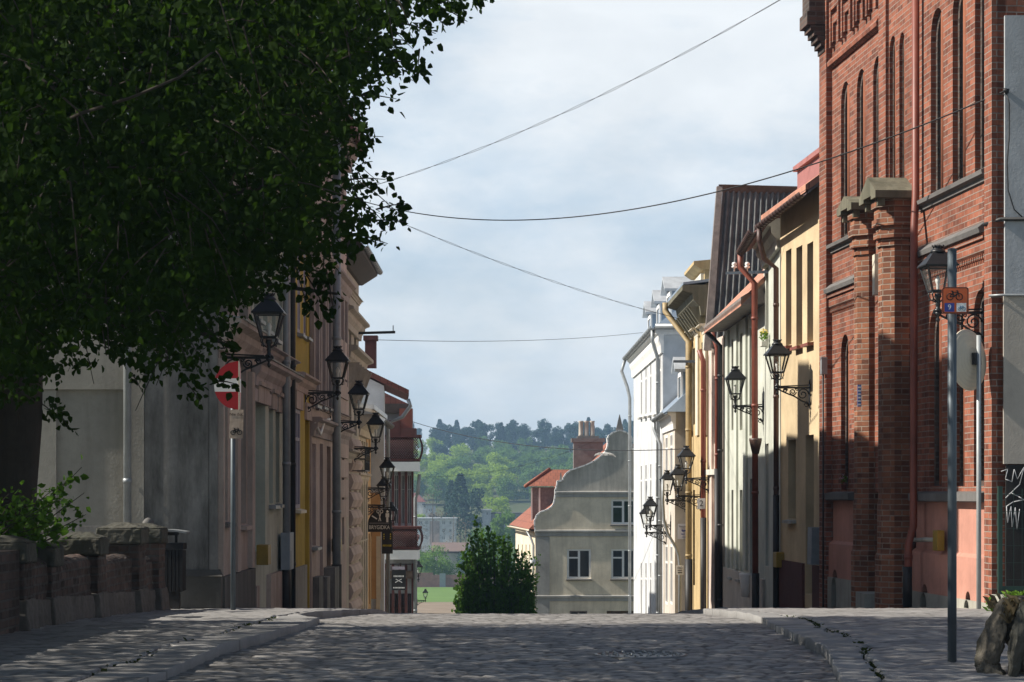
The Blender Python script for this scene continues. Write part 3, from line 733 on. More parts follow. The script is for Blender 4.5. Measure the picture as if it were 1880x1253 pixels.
# octagonal portal columns with corbelled heads and stone gablets
def column(px, pyb, Yc, r, ztop, hh, name):
    x = (px-CX)/F*Yc; c = (x, Yc, 0); base = gs(Yc)-.2
    mb = MB(); q = math.atan2(R1.n.y, R1.n.x)+math.pi/8
    mb.lathe([(r*1.18,base),(r*1.18,.56),(r*1.06,.62),(r*1.06,1.28),(r,1.34),(r,ztop)], c, 8, 0, False, q)
    o = mb.build('portal_column', M['brickcol'], br)
    cp = MB(); zz = ztop
    for k, (s_, h_) in enumerate(((1.12,.05),(1.0,.06),(1.26,.09),(1.12,.08),(1.34,.10),(1.22,.16),(1.38,.10))):
        cp.lathe([(r*s_,zz+.002),(r*s_,zz+h_)], c, 8, 0, False, q); zz += h_
    cp.build('corbelled_head', M['brickcol'], o)
    gm = MB(); P = lambda u, d, z: Vector((x, Yc, z))+R1.t*u+R1.n*d
    w_ = r*1.75
    def gab(w_, d0, d1, zb_, hh_):
        prof = [(-w_,zb_),(-w_,zb_+.10),(0,zb_+hh_),(w_,zb_+.10),(w_,zb_),(w_*.45,zb_),(w_*.45,zb_+.05),(-w_*.45,zb_+.05),(-w_*.45,zb_)]
        gm.prism([P(u, d0, z) for u, z in prof], R1.n*(d1-d0))
    gab(w_, -r*2.2, r*1.62, zz, hh)
    for s_ in (-1, 1): gm.box(tuple(P(s_*w_*.7,r*1.2,zz-.10)-Vector((.05,.05,0))), tuple(P(s_*w_*.7,r*1.2,zz-.002)+Vector((.05,.05,0))))
    gm.build('stone_gablet', M['stone'], o)
    return o
column(1600, 0, 32.6, .26, R1.z(1600, 470), .25, '')
column(1647, 0, 30.6, .265, R1.z(1647, 462), .34, '')
bb = MB(); p = W(1588, 1108, 32.2); z_ = gs(32)-.1; bb.box((p.x-.17,31.2,z_),(p.x+.2,32.0,.0)); bb.build('base_block', M['concrete'], br)
bx = MB(); p = W(1608, 505, 31.4); bx.box((p.x-.035,31.3,p.z-.29),(p.x+.04,31.5,p.z+.29)); bx.build('beige_cable_box', M['cream'], br)
pipe(br, [R1.pt(R1.u(1681,.10),.10,9.5), R1.pt(R1.u(1681,.10),.10,5.5), R1.pt(R1.u(1678,.18),.18,5.0), R1.pt(R1.u(1677,.18),.18,1.0), R1.pt(R1.u(1668,.26),.26,.75), R1.pt(R1.u(1666,.28),.28,-.1)], .052, M['redpipe'], foot=.55)
mbx = MB(); p = R1.pt(R1.u(1527),.14,R1.z(1527,672)); mbx.hexa([p+R1.t*a+R1.n*b+Vector((0,0,c)) for c in (-.14,.14) for a, b in ((-.05,-.06),(.05,-.06),(.05,.04),(-.05,.04))]); mo = mbx.build('meter_box', M['zinc'], br, bevel=.008)
cb = MB(); cb.tube([p-Vector((0,0,.14)), Vector((p.x,p.y,-.4))], .016, 6); cb.build('conduit', M['blackpipe'], mo)
fb = MB(); p = R1.pt(R1.u(1737),.10,R1.z(1737,992)); fb.hexa([p+R1.t*a+R1.n*b+Vector((0,0,c)) for c in (-.14,.13) for a, b in ((-.11,-.05),(.11,-.05),(.11,.05),(-.11,.05))]); fo = fb.build('fuse_box', M['yellowbox'], br, bevel=.01)
cb = MB(); cb.tube([p+R1.t*.1, R1.pt(R1.u(1715),.12,R1.z(1715,991)), R1.pt(R1.u(1700),.11,R1.z(1700,992)), R1.pt(R1.u(1684),.10,R1.z(1684,991))], .03, 8); cb.build('conduit', M['concrete'], fo)
# plastered side wall facing the camera
sw = MB(); p0 = R1.pt(0,0); sx = p0.x+.07; y0 = p0.y
sw.box((sx+.0, y0-.03, 1.80),(sx+6, y0+.2, EYE+(HY-543)/F*y0)); o_ = sw.build('side_render', M['sidelow'], br)
sw = MB(); sw.box((sx+.012, y0-.045, EYE+(HY-543)/F*y0+.001),(sx+6, y0+.2, EYE+(HY-30)/F*y0)); sw.build('side_render', M['sidetop'], br)
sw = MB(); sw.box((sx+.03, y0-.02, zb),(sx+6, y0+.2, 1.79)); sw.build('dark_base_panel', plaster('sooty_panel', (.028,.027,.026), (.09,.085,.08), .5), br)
sw = MB(); zc = EYE+(HY-404)/F*y0; sw.tube([R1.pt(.25,.09,zc-.03), Vector((sx-.05,y0-.07,zc)), Vector((sx+6,y0-.07,zc+.02))], .024, 8); sw.build('black_pipe', M['blackpipe'], br)
sw = MB(); zc = EYE+(HY-543)/F*y0; sw.tube([R1.pt(.02,.10,zc), Vector((sx-.02,y0-.08,zc)), Vector((sx+6,y0-.08,zc-.03))], .014, 8); sw.build('grey_conduit', M['zinc'], br)
sw = MB(); Yk = y0-.07; sw.tube([W(x_, y_, Yk) for x_, y_ in ((1846,166),(1853,190),(1853,250),(1849,300),(1851,350),(1862,385),(1880,402))], .008, 6); sw.tube([W(1842,166,Yk), W(1852,168,Yk)], .03, 6); sw.build('loop_cable', M['blackpipe'], br)
gf = MB(); r2 = random.Random(5); yy = y0-.024
def stroke(pts, w_):
    for (xa, ya), (xb, yb) in zip(pts, pts[1:]): gf.bar(W(xa,ya,yy), W(xb,yb,yy), w_, .004, 0, up=(0,1,0)) if False else gf.tube([W(xa,ya,yy), W(xb,yb,yy)], w_/2, 5)
stroke([(1838,866),(1850,862),(1846,880),(1858,885),(1862,862),(1868,880),(1880,858),(1872,890),(1846,915),(1856,905),(1870,912),(1880,918),(1860,922)], .012)
stroke([(1860,922),(1848,930),(1850,960),(1856,930),(1858,968),(1864,932),(1867,972),(1872,935)], .012)
chalk = simple('chalky_paint', (.42,.43,.44), .9, 0, .3, 20); gf.build('graffiti', chalk, br)

# street plate on the near column's left neighbour
pt = W(1577.5, 727, 31.95); sp = thing('street_name_plate', 'small blue enamel street plate on the brick column', 'sign', pt)
mb = MB(); mb.box((pt.x-.028,pt.y-.02,pt.z-.16),(pt.x+.028,pt.y-.008,pt.z+.16)); mb.build('plate', simple('blue_enamel', (.10,.16,.42), .35, 0, .1), sp)
mb = MB()
for k in range(6): mb.box((pt.x-.02,pt.y-.024,pt.z-.14+k*.05),(pt.x+.02,pt.y-.021,pt.z-.118+k*.05))
mb.build('lettering', M['white'], sp)
# flower pot on the sill
pp = R1.pt(R1.u(1556), .06, ZS+.03); fp = thing('flower_pot', 'small clay pot with pale flowers on the brick building sill', 'flower pot', pp)
mb = MB(); mb.lathe([(.035,0),(.05,.08),(.055,.08),(.055,.1)], pp, 10); mb.build('pot', M['redpipe'], fp)
def leafcloud(mb, c, rad, n, size, seed, m=0):
    r_ = random.Random(seed)
    for i in range(n):
        d = Vector((r_.gauss(0,1), r_.gauss(0,1), r_.gauss(0,1))).normalized()*r_.random()**.4
        p = Vector(c)+Vector((d.x*rad[0], d.y*rad[1], d.z*rad[2])); a = Vector((r_.gauss(0,1),r_.gauss(0,1),r_.gauss(0,1))).normalized(); b = a.orthogonal(); s_ = size*r_.uniform(.6,1.3)
        mb.face([p-a*s_*.5, p+b*s_*.35, p+a*s_*.6, p-b*s_*.35], m)
mb = MB(); leafcloud(mb, pp+Vector((0,0,.16)), (.06,.06,.07), 60, .035, 1); leafcloud(mb, pp+Vector((0,0,.2)), (.06,.06,.05), 14, .03, 2, 1)
mb.build('flowers', [M['herb'], simple('pale_petals', (.7,.45,.55), .6)], fp)
lamp(R1, 1722, 574, 'nearest wall lamp on the right, fixed to the red brick building')

# ---- yellow house
R2 = Fac((5.26,36.4),(4.985,40.5), 1); z2 = gs(41)-.4
o2 = [R2.op(1443,1453,459,634,depth=.2,frame='wood',sill='redpipe'), R2.op(1462,1473,453,634,depth=.2,frame='wood',sill='redpipe'), R2.op(1482,1493,446,628,depth=.2,frame='wood',sill='redpipe'),
      R2.op(1447,1461,808,953,depth=.22,frame='wood',sill='trimgrey'), R2.op(1479,1494,799,1092,depth=.25,frame='wood',kind='door')]
zE = R2.z(1465, 360)
yh = house('house', 'yellow rendered house with maroon plinth beside the brick building', R2, z2, zE, 9, M['yellow'], o2)
gable_roof(yh, R2, 0, R2.L, zE, .36, 3.3, 9, M['tilepale'], ov_u=0)
mb = MB(); zp = R2.z(1448, 1030)
for a, b in ((-.0, R2.u(1496)), (R2.u(1477.5), R2.L-.15)): block(mb, R2, min(a,b), max(a,b), -.1, .05, z2, zp)
mb.pieces('plinth', M['maroon'], yh)
mb = MB(); block(mb, R2, .12, .52, -.1, .04, zp+.4, zE-.02); mb.build('corner_pilaster', M['yellow'], yh)
gutter(yh, R2, -.0, R2.L+.1, .40, zE-.27, zE-.33, .075, M['brownpipe'])
mb = MB(); mould(mb, R2, 0, R2.L, [(-.02,zE-.06),(.02,zE-.06),(.32,zE-.30),(.32,zE-.25),(.0,zE+.02),(-.02,zE+.02)]); mb.build('eaves_board', M['woodgrey'], yh)
pipe(yh, [R2.pt(R2.L-.05,.40,zE-.38), R2.pt(R2.L-.05,.40,zE-.62), R2.pt(R2.L-.02,.30,zE-.95), R2.pt(R2.L-.02,.08,zE-1.12), R2.pt(R2.L-.02,.08,z2+.3)], .05, M['brownpipe'], foot=2.6)
mb = MB(); p = R2.pt(R2.u(1437),.09,R2.z(1437,1028)); mb.hexa([p+R2.t*a+R2.n*b+Vector((0,0,c)) for c in (-.14,.14) for a, b in ((-.16,-.09),(.16,-.09),(.16,.06),(-.16,.06))]); mb.build('gas_box', M['yellowbox'], yh, bevel=.01)
mb = MB(); p = R2.pt(.55,.03,0); za, zc = R2.z(1503,1036), R2.z(1503,968); mb.hexa([R2.pt(a,b,c) for c, s_ in ((za,.06),(zc,0)) for a, b in ((.25+s_,.04),(.6+s_,.04),(.6+s_,.20),(.25+s_,.20))]); mb.build('blue_grey_cabinet', M['bluegrey'], yh)
mb = MB(); block(mb, R2, .02, 3.1, -1.6, -.12, zE-.1, 7.27); block(mb, R2, .0, 3.16, -1.66, -.05, 7.272, 7.36); mb.build('attic_cladding', simple('rose_red_sheet', (.33,.13,.115), .6, 0, .15, 3), yh)
mb = MB(); mb.box((R2.pt(1,-2).x, R2.p0.y+.3, zE+1.0),(R2.pt(1,-2).x+1.2, R2.p0.y+1.6, zE+2.35)); mb.box((R2.pt(1,-2).x-.06, R2.p0.y+.24, zE+2.35),(R2.pt(1,-2).x+1.26, R2.p0.y+1.66, zE+2.5)); mb.build('chimney', M['tiledark'], yh)
lamp(R2, 1427, 712, 'wall lamp on the yellow house with a sunlit wall behind it')

# ---- narrow white house with brown gutter
R3 = Fac((5.02,40.55),(5.16,44.4), 1); z3 = gs(44.4)-.4; zE = R3.z(1405, 440)
o3 = [R3.op(1398,1402,493,640,depth=.2,frame='cream'), R3.op(1406,1411,480,640,depth=.2,frame='cream'), R3.op(1398,1402,818,1010,depth=.2,frame='cream'), R3.op(1406,1411,815,1040,depth=.22,frame='wood',kind='door')]
wh = house('house', 'narrow white house with red brown gutter left of the yellow house', R3, z3, zE, 9, M['palegreen'], o3)
gable_roof(wh, R3, 0, R3.L, zE, .42, 3.0, 9, M['tiledark'], ov_u=0)
gutter(wh, R3, .35, R3.L+.15, .50, zE-.20, zE-.24, .085, M['brownpipe'])
mb = MB(); mould(mb, R3, 0, R3.L, cornice_prof(zE-.05, .55, .34)); mb.build('cornice', M['ivory'], wh)
pipe(wh, [R3.pt(R3.L+.05,.50,zE-.28), R3.pt(R3.L+.06,.50,zE-.55), R3.pt(R3.L-.05,.22,zE-.9), R3.pt(R3.L-.05,.20,z3+.4)], .065, M['redpipe'], foot=1.2)
mb = MB(); p = R3.pt(R3.L-.05,.20,R3.z(1396,822)); mb.lathe([(.07,-.16),(.11,.02),(.13,.12),(.13,.16)], p, 10); mb.build('pipe_hopper', M['brownpipe'], wh)
fpb = R3.pt(R3.u(1413), .12, R3.z(1413,628)); fb = thing('flower_box', 'window box of yellow flowers on the narrow white house', 'flower box', fpb)
mb = MB(); mb.box(tuple(fpb-Vector((.06,.2,.09))), tuple(fpb+Vector((.06,.2,0)))); mb.build('box', M['ivory'], fb)
mb = MB(); leafcloud(mb, fpb+Vector((0,0,.12)), (.09,.2,.10), 90, .05, 4); leafcloud(mb, fpb+Vector((0,0,.2)), (.09,.2,.09), 30, .045, 5, 1); mb.build('flowers', [M['herb'], simple('yellow_petals', (.75,.55,.12), .6)], fb)

# ---- pale green house with salmon tiles
R4 = Fac((5.17,44.45),(5.10,52.2), 1); z4 = gs(52)-.4; zE = R4.z(1365, 548)
o4 = [R4.op(1343,1348,622,790,depth=.22,frame='cream'), R4.op(1358,1364,612,790,depth=.22,frame='cream'), R4.op(1376,1383,602,800,depth=.22,frame='cream'),
      R4.op(1343,1348,900,1058,depth=.22,frame='cream',sill='trimgrey'), R4.op(1358,1364,900,1062,depth=.22,frame='cream',sill='trimgrey'), R4.op(1377,1384,880,1120,depth=.25,frame='wood',kind='door')]
gh = house('house', 'pale grey green house with low salmon tiled roof', R4, z4, zE, 8, M['palegreen'], o4)
gable_roof(gh, R4, 0, R4.L, zE, .5, 4.0, 8, M['tilepale'], ov_u=0)
mb = MB(); mould(mb, R4, 0, R4.L, [(-.02,zE-.45),(.02,zE-.45),(.46,zE-.48),(.5,zE-.46),(.5,zE-.32),(.0,zE-.02),(-.02,zE-.02)]); mb.build('eaves_box', M['woodgrey'], gh)
mb = MB(); block(mb, R4, 0, R4.L, -.05, .06, z4, R4.z(1360,1050)); mb.build('plinth', M['beige'], gh)
mb = MB()
for px_ in (1337, 1353, 1370, 1388): u_ = R4.u(px_); block(mb, R4, u_-.28, u_+.28, -.05, .05, R4.z(px_,1045), zE-.5)
mb.pieces('pilaster', M['palegreen'], gh)
pipe(gh, [R4.pt(R4.L-.06,.45,zE-.45), R4.pt(R4.L-.06,.12,zE-.8), R4.pt(R4.L-.06,.12,z4+.3)], .06, M['blackpipe'])
lamp(R4, 1350, 747, 'wall lamp on the pale green house beside the red downpipe')
mb = MB(); p = R4.pt(R4.u(1380),.12,R4.z(1380,1075)); mb.lathe([(.10,-.25),(.12,.0),(.15,.2),(.15,.26)], p, 10); mb.build('white_bin', M['white'], gh)

# ---- gabled house with the dark corrugated roof
R5 = Fac((5.06,52.25),(4.90,54.4), 1); z5 = gs(54)-.4; zE = R5.z(1315, 622)
o5 = [R5.op(1311,1315,690,815,depth=.22,frame='woodred'), R5.op(1318,1322,683,815,depth=.22,frame='woodred'), R5.op(1312,1321,924,1110,depth=.25,frame='wood',kind='door')]
ph = house('house', 'narrow house of peeling render under a steep dark corrugated roof', R5, z5, zE, 7, M['peel'], o5)
A, B, C_, D_ = W(1326,352,54.3), W(1304,640,53.3), W(1480,640,53.3), W(1480,356,54.3)
mb = MB(); n = 15; k2 = 24; vs = []
nr = (B-A).cross(D_-A).normalized(); nr = nr if nr.y < 0 else -nr
for i in range(n*6+1):
    t_ = i/(n*6)
    for j in range(k2+1):
        s_ = j/k2; q = (A.lerp(D_, t_)).lerp(B.lerp(C_, t_), s_); q = q+nr*(.06*math.cos(t_*n*2*math.pi)+(.022 if (j//8)%2 else 0)*0+.02*((j % 8)/8)); vs.append(q)
mb.mesh(vs, [(i*(k2+1)+j, i*(k2+1)+j+1, (i+1)*(k2+1)+j+1, (i+1)*(k2+1)+j) for i in range(n*6) for j in range(k2)], 0, True)
rf = mb.build('roof', M['corr'], ph)
mb = MB(); mb.hexa([A+Vector((-.10,0,-.02)), A+Vector((.06,0,-.02)), D_+Vector((0,0,0)), D_+Vector((0,.4,0)), A+Vector((-.10,-.12,.16)), A+Vector((.06,-.12,.16)), D_+Vector((0,-.12,.16)), D_+Vector((0,.4,.16))]); mb.build('ridge_cap', M['wood'], rf)
mb = MB(); mb.hexa([B+Vector((-.16,-.06,-.05)), B+Vector((.03,-.06,-.05)), B+Vector((.03,.10,-.05)), B+Vector((-.16,.10,-.05)), A+Vector((-.14,-.10,.12)), A+Vector((.0,-.10,.12)), A+Vector((.0,.10,.12)), A+Vector((-.14,.10,.12))]); mb.build('barge_board', M['woodgrey'], rf)
mb = MB(); mb.prism([A+Vector((.05,.15,-.1)), B+Vector((.05,.15,-.1)), B+Vector((.05,1.0,-.1))], Vector((6,0,0))); mb.prism([Vector((B.x+.05,B.y+.2,z5)), Vector((B.x+.05,B.y+.9,z5)), Vector((B.x+.05,B.y+.9,B.z)), Vector((B.x+.05,B.y+.2,B.z))], Vector((6,0,0))); mb.build('gable_wall', M['peel'], ph)
pipe(ph, [R5.pt(R5.L-.1,.25,zE-.2), R5.pt(R5.L-.1,.14,zE-.5), R5.pt(R5.L-.1,.14,z5+.3)], .065, M['redpipe'], foot=3.2)
pipe(ph, [R5.pt(.1,.25,zE+.1), R5.pt(.1,.12,zE-.3), R5.pt(.1,.12,z5+.3)], .06, M['redpipe'], foot=4.4)
mb = MB(); block(mb, R5, .2, R5.L-.2, -.05, .12, R5.z(1316,872), R5.z(1316,862)); mb.build('ledge', M['ivory'], ph)
lamp(R5, 1260, 880, 'highest of the overlapping wall lamps before the ochre house')
pn = R5.pt(R5.L-.35,.16,R5.z(1306,925)); q_ = thing('house_number_plate', 'white house number plate reading 2 beside a dark downpipe', 'sign', W(1288,925,53.2))
qp = W(1288,925,53.2); mb = MB(); mb.box((qp.x-.10,qp.y-.02,qp.z-.13),(qp.x+.09,qp.y,qp.z+.13)); mb.build('plate', M['white'], q_); text('2', .2, M['dark'], qp+Vector((-.005,-.024,0)), (1,0,0), (0,0,1), q_)

# ---- ochre ornate house
R6 = Fac((4.88,54.45),(4.86,59.7), 1); z6 = gs(60)-.4; zE = R6.z(1283, 560)
o6 = [R6.op(1272,1276,640,780,depth=.25,frame='cream'), R6.op(1288,1293,628,780,depth=.25,frame='cream'), R6.op(1272,1276,900,1075,depth=.25,frame='cream'), R6.op(1287,1292,900,1110,depth=.25,frame='wood',kind='door')]
oh = house('house', 'ochre house with carved cornice and brick attic', R6, z6, zE, 9, M['ochre'], o6)
mb = MB(); mould(mb, R6, 0, R6.L, cornice_prof(zE+.30, .75, .62)); mb.build('cornice', M['stone'], oh)
mb = MB()
for k in range(9):
    u_ = .25+k*.6; mb.hexa([R6.pt(u_+a,b,c) for c, bb in ((zE-.75,.10),(zE-.22,.46)) for a, b in ((0,-.02),(.2,-.02),(.2,bb),(0,bb))])
mb.pieces('console', M['stone'], oh)
mb = MB()
for px_ in (1270, 1282, 1296): u_ = R6.u(px_); mould(mb, R6, u_-.5, u_+.5, cornice_prof(R6.z(px_,610+ (px_-1270)*-.5), .22, .22)); block(mb, R6, u_-.35, u_+.35, -.02, .05, R6.z(px_,800), R6.z(px_,615))
mb.pieces('window_surround', M['cream'], oh)
za = R6.z(1290, 492)
mb = MB(); block(mb, R6, .5, 3.2, -2.0, .02, zE+.3, za+.0); mould(mb, R6, .4, 3.3, [(-2.1,za-.12),(.12,za-.12),(.3,za),(.3,za+.08),(-2.1,za+.30)]); mb.build('attic', M['ochre'], oh)
mb = MB(); block(mb, R6, .7, 3.0, -.01, .10, zE+.45, za-.2); mb.build('attic_panel', M['ivory'], oh)
mb = MB(); mould(mb, R6, 0, R6.L, [(.5,zE+.31),(.60,zE+.31),(.60,zE+.36),(-4,zE+1.0),(-4,zE+.9)]); mb.build('roof', M['slate'], oh)
pipe(oh, [R6.pt(R6.L-.3,.68,zE+.28), R6.pt(R6.L-.3,.68,zE+.05), R6.pt(R6.L-1.2,.12,zE-.85), R6.pt(R6.L-1.2,.12,z6+.3)], .085, M['ochrepipe'], foot=2.6)
lamp(R6, 1245, 912, 'middle one of three overlapping wall lamps at the ochre house')
lamp(R6, 1225, 919, 'wall lamp on the ochre house, lower left of its cluster')

# ---- low white house
R7 = Fac((4.50,60.2),(4.50,64.9), 1); z7 = gs(66)-.5; zE = R7.z(1228, 762)
o7 = [R7.op(1222,1226,800,880,depth=.055,frame='white'), R7.op(1231,1235,795,880,depth=.055,frame='white'), R7.op(1222,1226,1000,1110,depth=.055,frame='white'), R7.op(1231,1235,1000,1110,depth=.055,frame='white')]
lh = house('house', 'low white house with blue grey metal roof and boxy dormer', R7, z7, zE, 8, M['beige'], o7)
sk = MB(); block(sk, R7, .004, R7.L-.004, -.05, .012, z7, zE-.3) if False else None
mb = MB(); mould(mb, R7, -.1, R7.L, cornice_prof(zE+.02, .5, .2)); mb.build('cornice', M['white'], lh)
P7 = R7.pt
mb = MB(); mb.mesh([P7(-.15,.26,zE), P7(R7.L,.26,zE), P7(R7.L,-3,zE+3.0), P7(1.6,-3,zE+3.0), P7(-.15,-6,zE), P7(R7.L,-6,zE)], [(0,1,2,3),(0,3,4),(4,3,2,5),(0,4,5,1)]); mb.build('roof', M['slate'], lh)
def dormer(root, f, u0, u1, d, zb_, zt, L, mroof, mwall):
    P = f.pt; mb = MB(); body(mb, f, u0, u1, zb_, zt, d, d-L); dm_ = mb.build('dormer', mwall, root)
    rf_ = MB(); uc_ = (u0+u1)/2; pk = zt+(u1-u0)*.28
    rf_.prism([P(u0-.12,d+.22,zt-.03), P(uc_,d+.22,pk), P(u1+.12,d+.22,zt-.03), P(u1+.12,d+.22,zt+.05), P(uc_,d+.22,pk+.09), P(u0-.12,d+.22,zt+.05)], -f.n*(L+.3)); rf_.build('dormer_roof', mroof, dm_)
    fr = MB()
    for a, b in ((u0-.01,u0+.12),(u1-.12,u1+.01)): block(fr, f, a, b, d-.02, d+.04, zb_, zt-.02)
    block(fr, f, u0+.121, u1-.121, d-.02, d+.04, zt-.14, zt-.02); fr.build('dormer_frame', M['white'], dm_)
    gl = MB(); block(gl, f, u0+.14, u1-.14, d-.01, d+.02, zb_+.1, zt-.15); gl.build('pane', M['glass'], dm_)
zd = R7.z(1240, 672)
dormer(lh, R7, .5, 1.7, -.25, zE+.2, zd-.1, 1.6, M['zincroof'], M['slate'])
gutter(lh, R7, -.15, R7.L, .28, zE+.0, zE-.06, .085, M['zinc'])
pipe(lh, [P7(R7.L-.2,.28,zE-.08), P7(R7.L-.25,.28,zE-.35), P7(R7.L-.5,.12,zE-.8), P7(R7.L-.5,.12,z7+.3)], .055, M['zinc'])
lamp(R7, 1194, 966, 'upper of two far wall lamps before the white house wall')
lamp(R7, 1187, 979, 'lower and leftmost wall lamp on the right side of the street')
sp = W(1259, 976, 60.15); sg = thing('cat_sign', 'white wall board with a blue animal drawing', 'sign', sp)
mb = MB(); mb.box((sp.x-.22,sp.y-.02,sp.z-.21),(sp.x+.22,sp.y,sp.z+.21)); mb.build('board', simple('pale_board', (.70,.70,.76), .5, 0, .05), sg)
blu = simple('navy_paint', (.05,.06,.25), .6, 0, .1)
mb = MB(); y_ = sp.y-.026
mb.prism([Vector((sp.x+a, y_, sp.z+b)) for a, b in ((-.10,-.01),(.12,.02),(.14,.06),(-.02,.04),(-.08,.03),(-.10,.06),(-.12,.03))], (0,.004,0))
mb.prism([Vector((sp.x+a, y_, sp.z+b)) for a, b in ((-.14,-.08),(-.10,-.09),(-.02,-.08),(-.03,-.065),(-.09,-.065),(-.11,-.055))], (0,.004,0))
mb.box((sp.x-.11,y_,sp.z-.165),(sp.x+.13,y_+.004,sp.z-.15)); mb.build('animal_drawing', blu, sg)
text('Smocze & Mo', .07, M['dark'], sp+Vector((0,-.024,.14)), (1,0,0), (0,0,1), sg)
# bent grey sign post with its small plate
pb = W(1248,1128,59.2); bp = thing('bent_sign_post', 'bent grey post with a small white plate before the low white house', 'sign post', (pb.x,pb.y,gs(59.2)))
mb = MB(); mb.tube([Vector((pb.x,pb.y,gs(59.2)-.1)), W(1248,1040,59.2), W(1246,1020,59.2), W(1240,1004,59.2), W(1226,980,59.2), W(1219,955,59.2), W(1217,920,59.2), W(1217,880,59.2)], .04, 8); mb.build('post', M['zinc'], bp)
c_ = W(1248,1047,59.1); mb = MB(); mb.box((c_.x-.10,c_.y-.06,c_.z-.13),(c_.x+.10,c_.y-.045,c_.z+.13)); pl_ = mb.build('plate', M['white'], bp)
mb = MB(); 
for dz, hh in ((-.08,.025),(-.02,.018)): mb.box((c_.x-.06,c_.y-.066,c_.z+dz),(c_.x+.06,c_.y-.061,c_.z+dz+hh))
for s_ in (-1,1): mb.tube([Vector((c_.x+s_*.035+.028*math.cos(a), c_.y-.064, c_.z+.06+.028*math.sin(a))) for a in [k*math.pi/5 for k in range(11)]], .004, 4)
mb.build('lettering', M['dark'], pl_)

# ---- large white house with blue roof and three dormers
R8 = Fac((4.50,65.0),(4.42,79.2), 1); z8 = gs(80)-.5; zE = R8.z(1190, 622)-.28
o8 = []
for a in (1176.5, 1185, 1193.5, 1204, 1211.5):
    o8 += [R8.op(a, a+2.6, 672-(a-1176)*.75, 766-(a-1176)*.2, depth=.055, frame='white', sill='trimgrey'), R8.op(a, a+2.6, 852-(a-1176)*.2, 955, depth=.055, frame='white'), R8.op(a, a+2.6, 1030, 1140, depth=.055, frame='white')]
bh = house('house', 'large white house with blue metal roof and three tall dormers', R8, z8, zE, 9, M['whitewall'], o8)
mb = MB(); mould(mb, R8, -.12, R8.L+.12, cornice_prof(zE+.15, .75, .24)); 
P8 = R8.pt
mb.hexa([P8(-.16,.22,zE-.05), P8(0,.22,zE-.05), P8(0,-9,zE-.05), P8(-.16,-9,zE-.05), P8(-.16,.22,zE+.15), P8(0,.22,zE+.15), P8(0,-9,zE+.15), P8(-.16,-9,zE+.15)]); mb.build('cornice', M['white'], bh)
ze = zE+.16; zr = ze+3.0
mb = MB(); mb.mesh([P8(-.3,.28,ze), P8(R8.L+.3,.28,ze), P8(R8.L-2.6,-3.6,zr), P8(2.6,-3.6,zr), P8(-.3,-9,ze), P8(R8.L+.3,-9,ze)], [(0,1,2,3),(0,3,4),(4,3,2,5),(1,5,2),(0,4,5,1)]); mb.build('roof', M['slate'], bh)
for ua, ub in ((1.2,2.6),(5.6,7.0),(9.8,11.2)): dormer(bh, R8, ua, ub, -.35, ze+.3, EYE+(HY-535)/F*66.5, 2.6, M['zincroof'], M['slate'])
gutter(bh, R8, -.3, R8.L+.3, .30, ze+.02, ze-.02, .10, M['zinc'])
mb = MB(); mb.tube([P8(-.36,.25,ze), P8(-.36,-6,ze)], .09, 8); mb.build('gutter', M['zinc'], bh)
pipe(bh, [P8(.1,.30,ze-.08), P8(.1,.30,ze-.4), P8(.3,.12,ze-.95), P8(.3,.12,z8+.3)], .06, M['zinc'])
pipe(bh, [P8(R8.L+.2,.30,ze-.08), P8(R8.L+.25,.42,ze-.5), P8(R8.L+.1,.22,ze-1.1), P8(R8.L-.02,.14,ze-1.5), P8(R8.L-.02,.14,z8+.3)], .06, M['zinc'])
# ================================================================== LEFT SIDE
def steep(root, f, z, mat, depth=9):   # plain roof far above the picture, behind the tree crown
    gable_roof(root, f, 0, f.L, z, .45, 2.6, depth, mat, ov_u=0)
# ---- grey stucco corner house
L0 = Fac((-3.71,27.5),(-3.71,30.95), -1); zb0 = gs(31)-.4; zE = 10.6
oL0 = [L0.op(404,418,640,957,depth=.2,frame='woodgrey',sill='darkstone'), L0.op(439,452,655,962,depth=.2,frame='woodgrey',sill='pinkl'),
       L0.op(404,418,395,590,depth=.2,frame='wood'), L0.op(438,456,395,585,depth=.2,frame='wood')]
h0 = house('house', 'grey stucco corner house with stained end wall behind the brick yard wall', L0, zb0, zE, 12, M['pinkl'], oL0)
steep(h0, L0, zE, M['tiledark'], 12)
Yw = 27.5; X_ = lambda px, Y=27.48: (px-CX)/F*Y; Z_ = lambda py, Y=27.48: EYE+(HY-py)/F*Y
mb = MB(); mb.box((X_(266),Yw-.06,zb0),(X_(384),Yw+.1,7.9)); mb.build('stained_render', M['stucco_b'], h0)
mb = MB(); mb.box((-15,Yw-.012,zb0),(X_(235),Yw+.1,Z_(716))); mb.build('light_render', M['stucco_a'], h0)
mb = MB(); mb.box((X_(235)+.003,Yw-.075,zb0),(X_(266)-.003,Yw+.1,7.9)); mb.box((X_(60),Yw-.05,zb0+.01),(X_(104),Yw+.1,Z_(716)-.003)); mb.box((-15,Yw-.07,Z_(716)+.002),(X_(235)-.003,Yw+.1,7.88)); mb.pieces('end_pilaster', M['stucco_a'], h0)
mb = MB(); mb.box((X_(385),Yw-.075,zb0),(-3.706,Yw+.1,7.9)); mb.build('corner_strip', M['stucco_b'], h0)
mb = MB(); mb.box((X_(130),Yw-.16,Z_(1000)),(X_(290),Yw+.1,Z_(966))); mb.build('ledge', M['stucco_b'], h0)
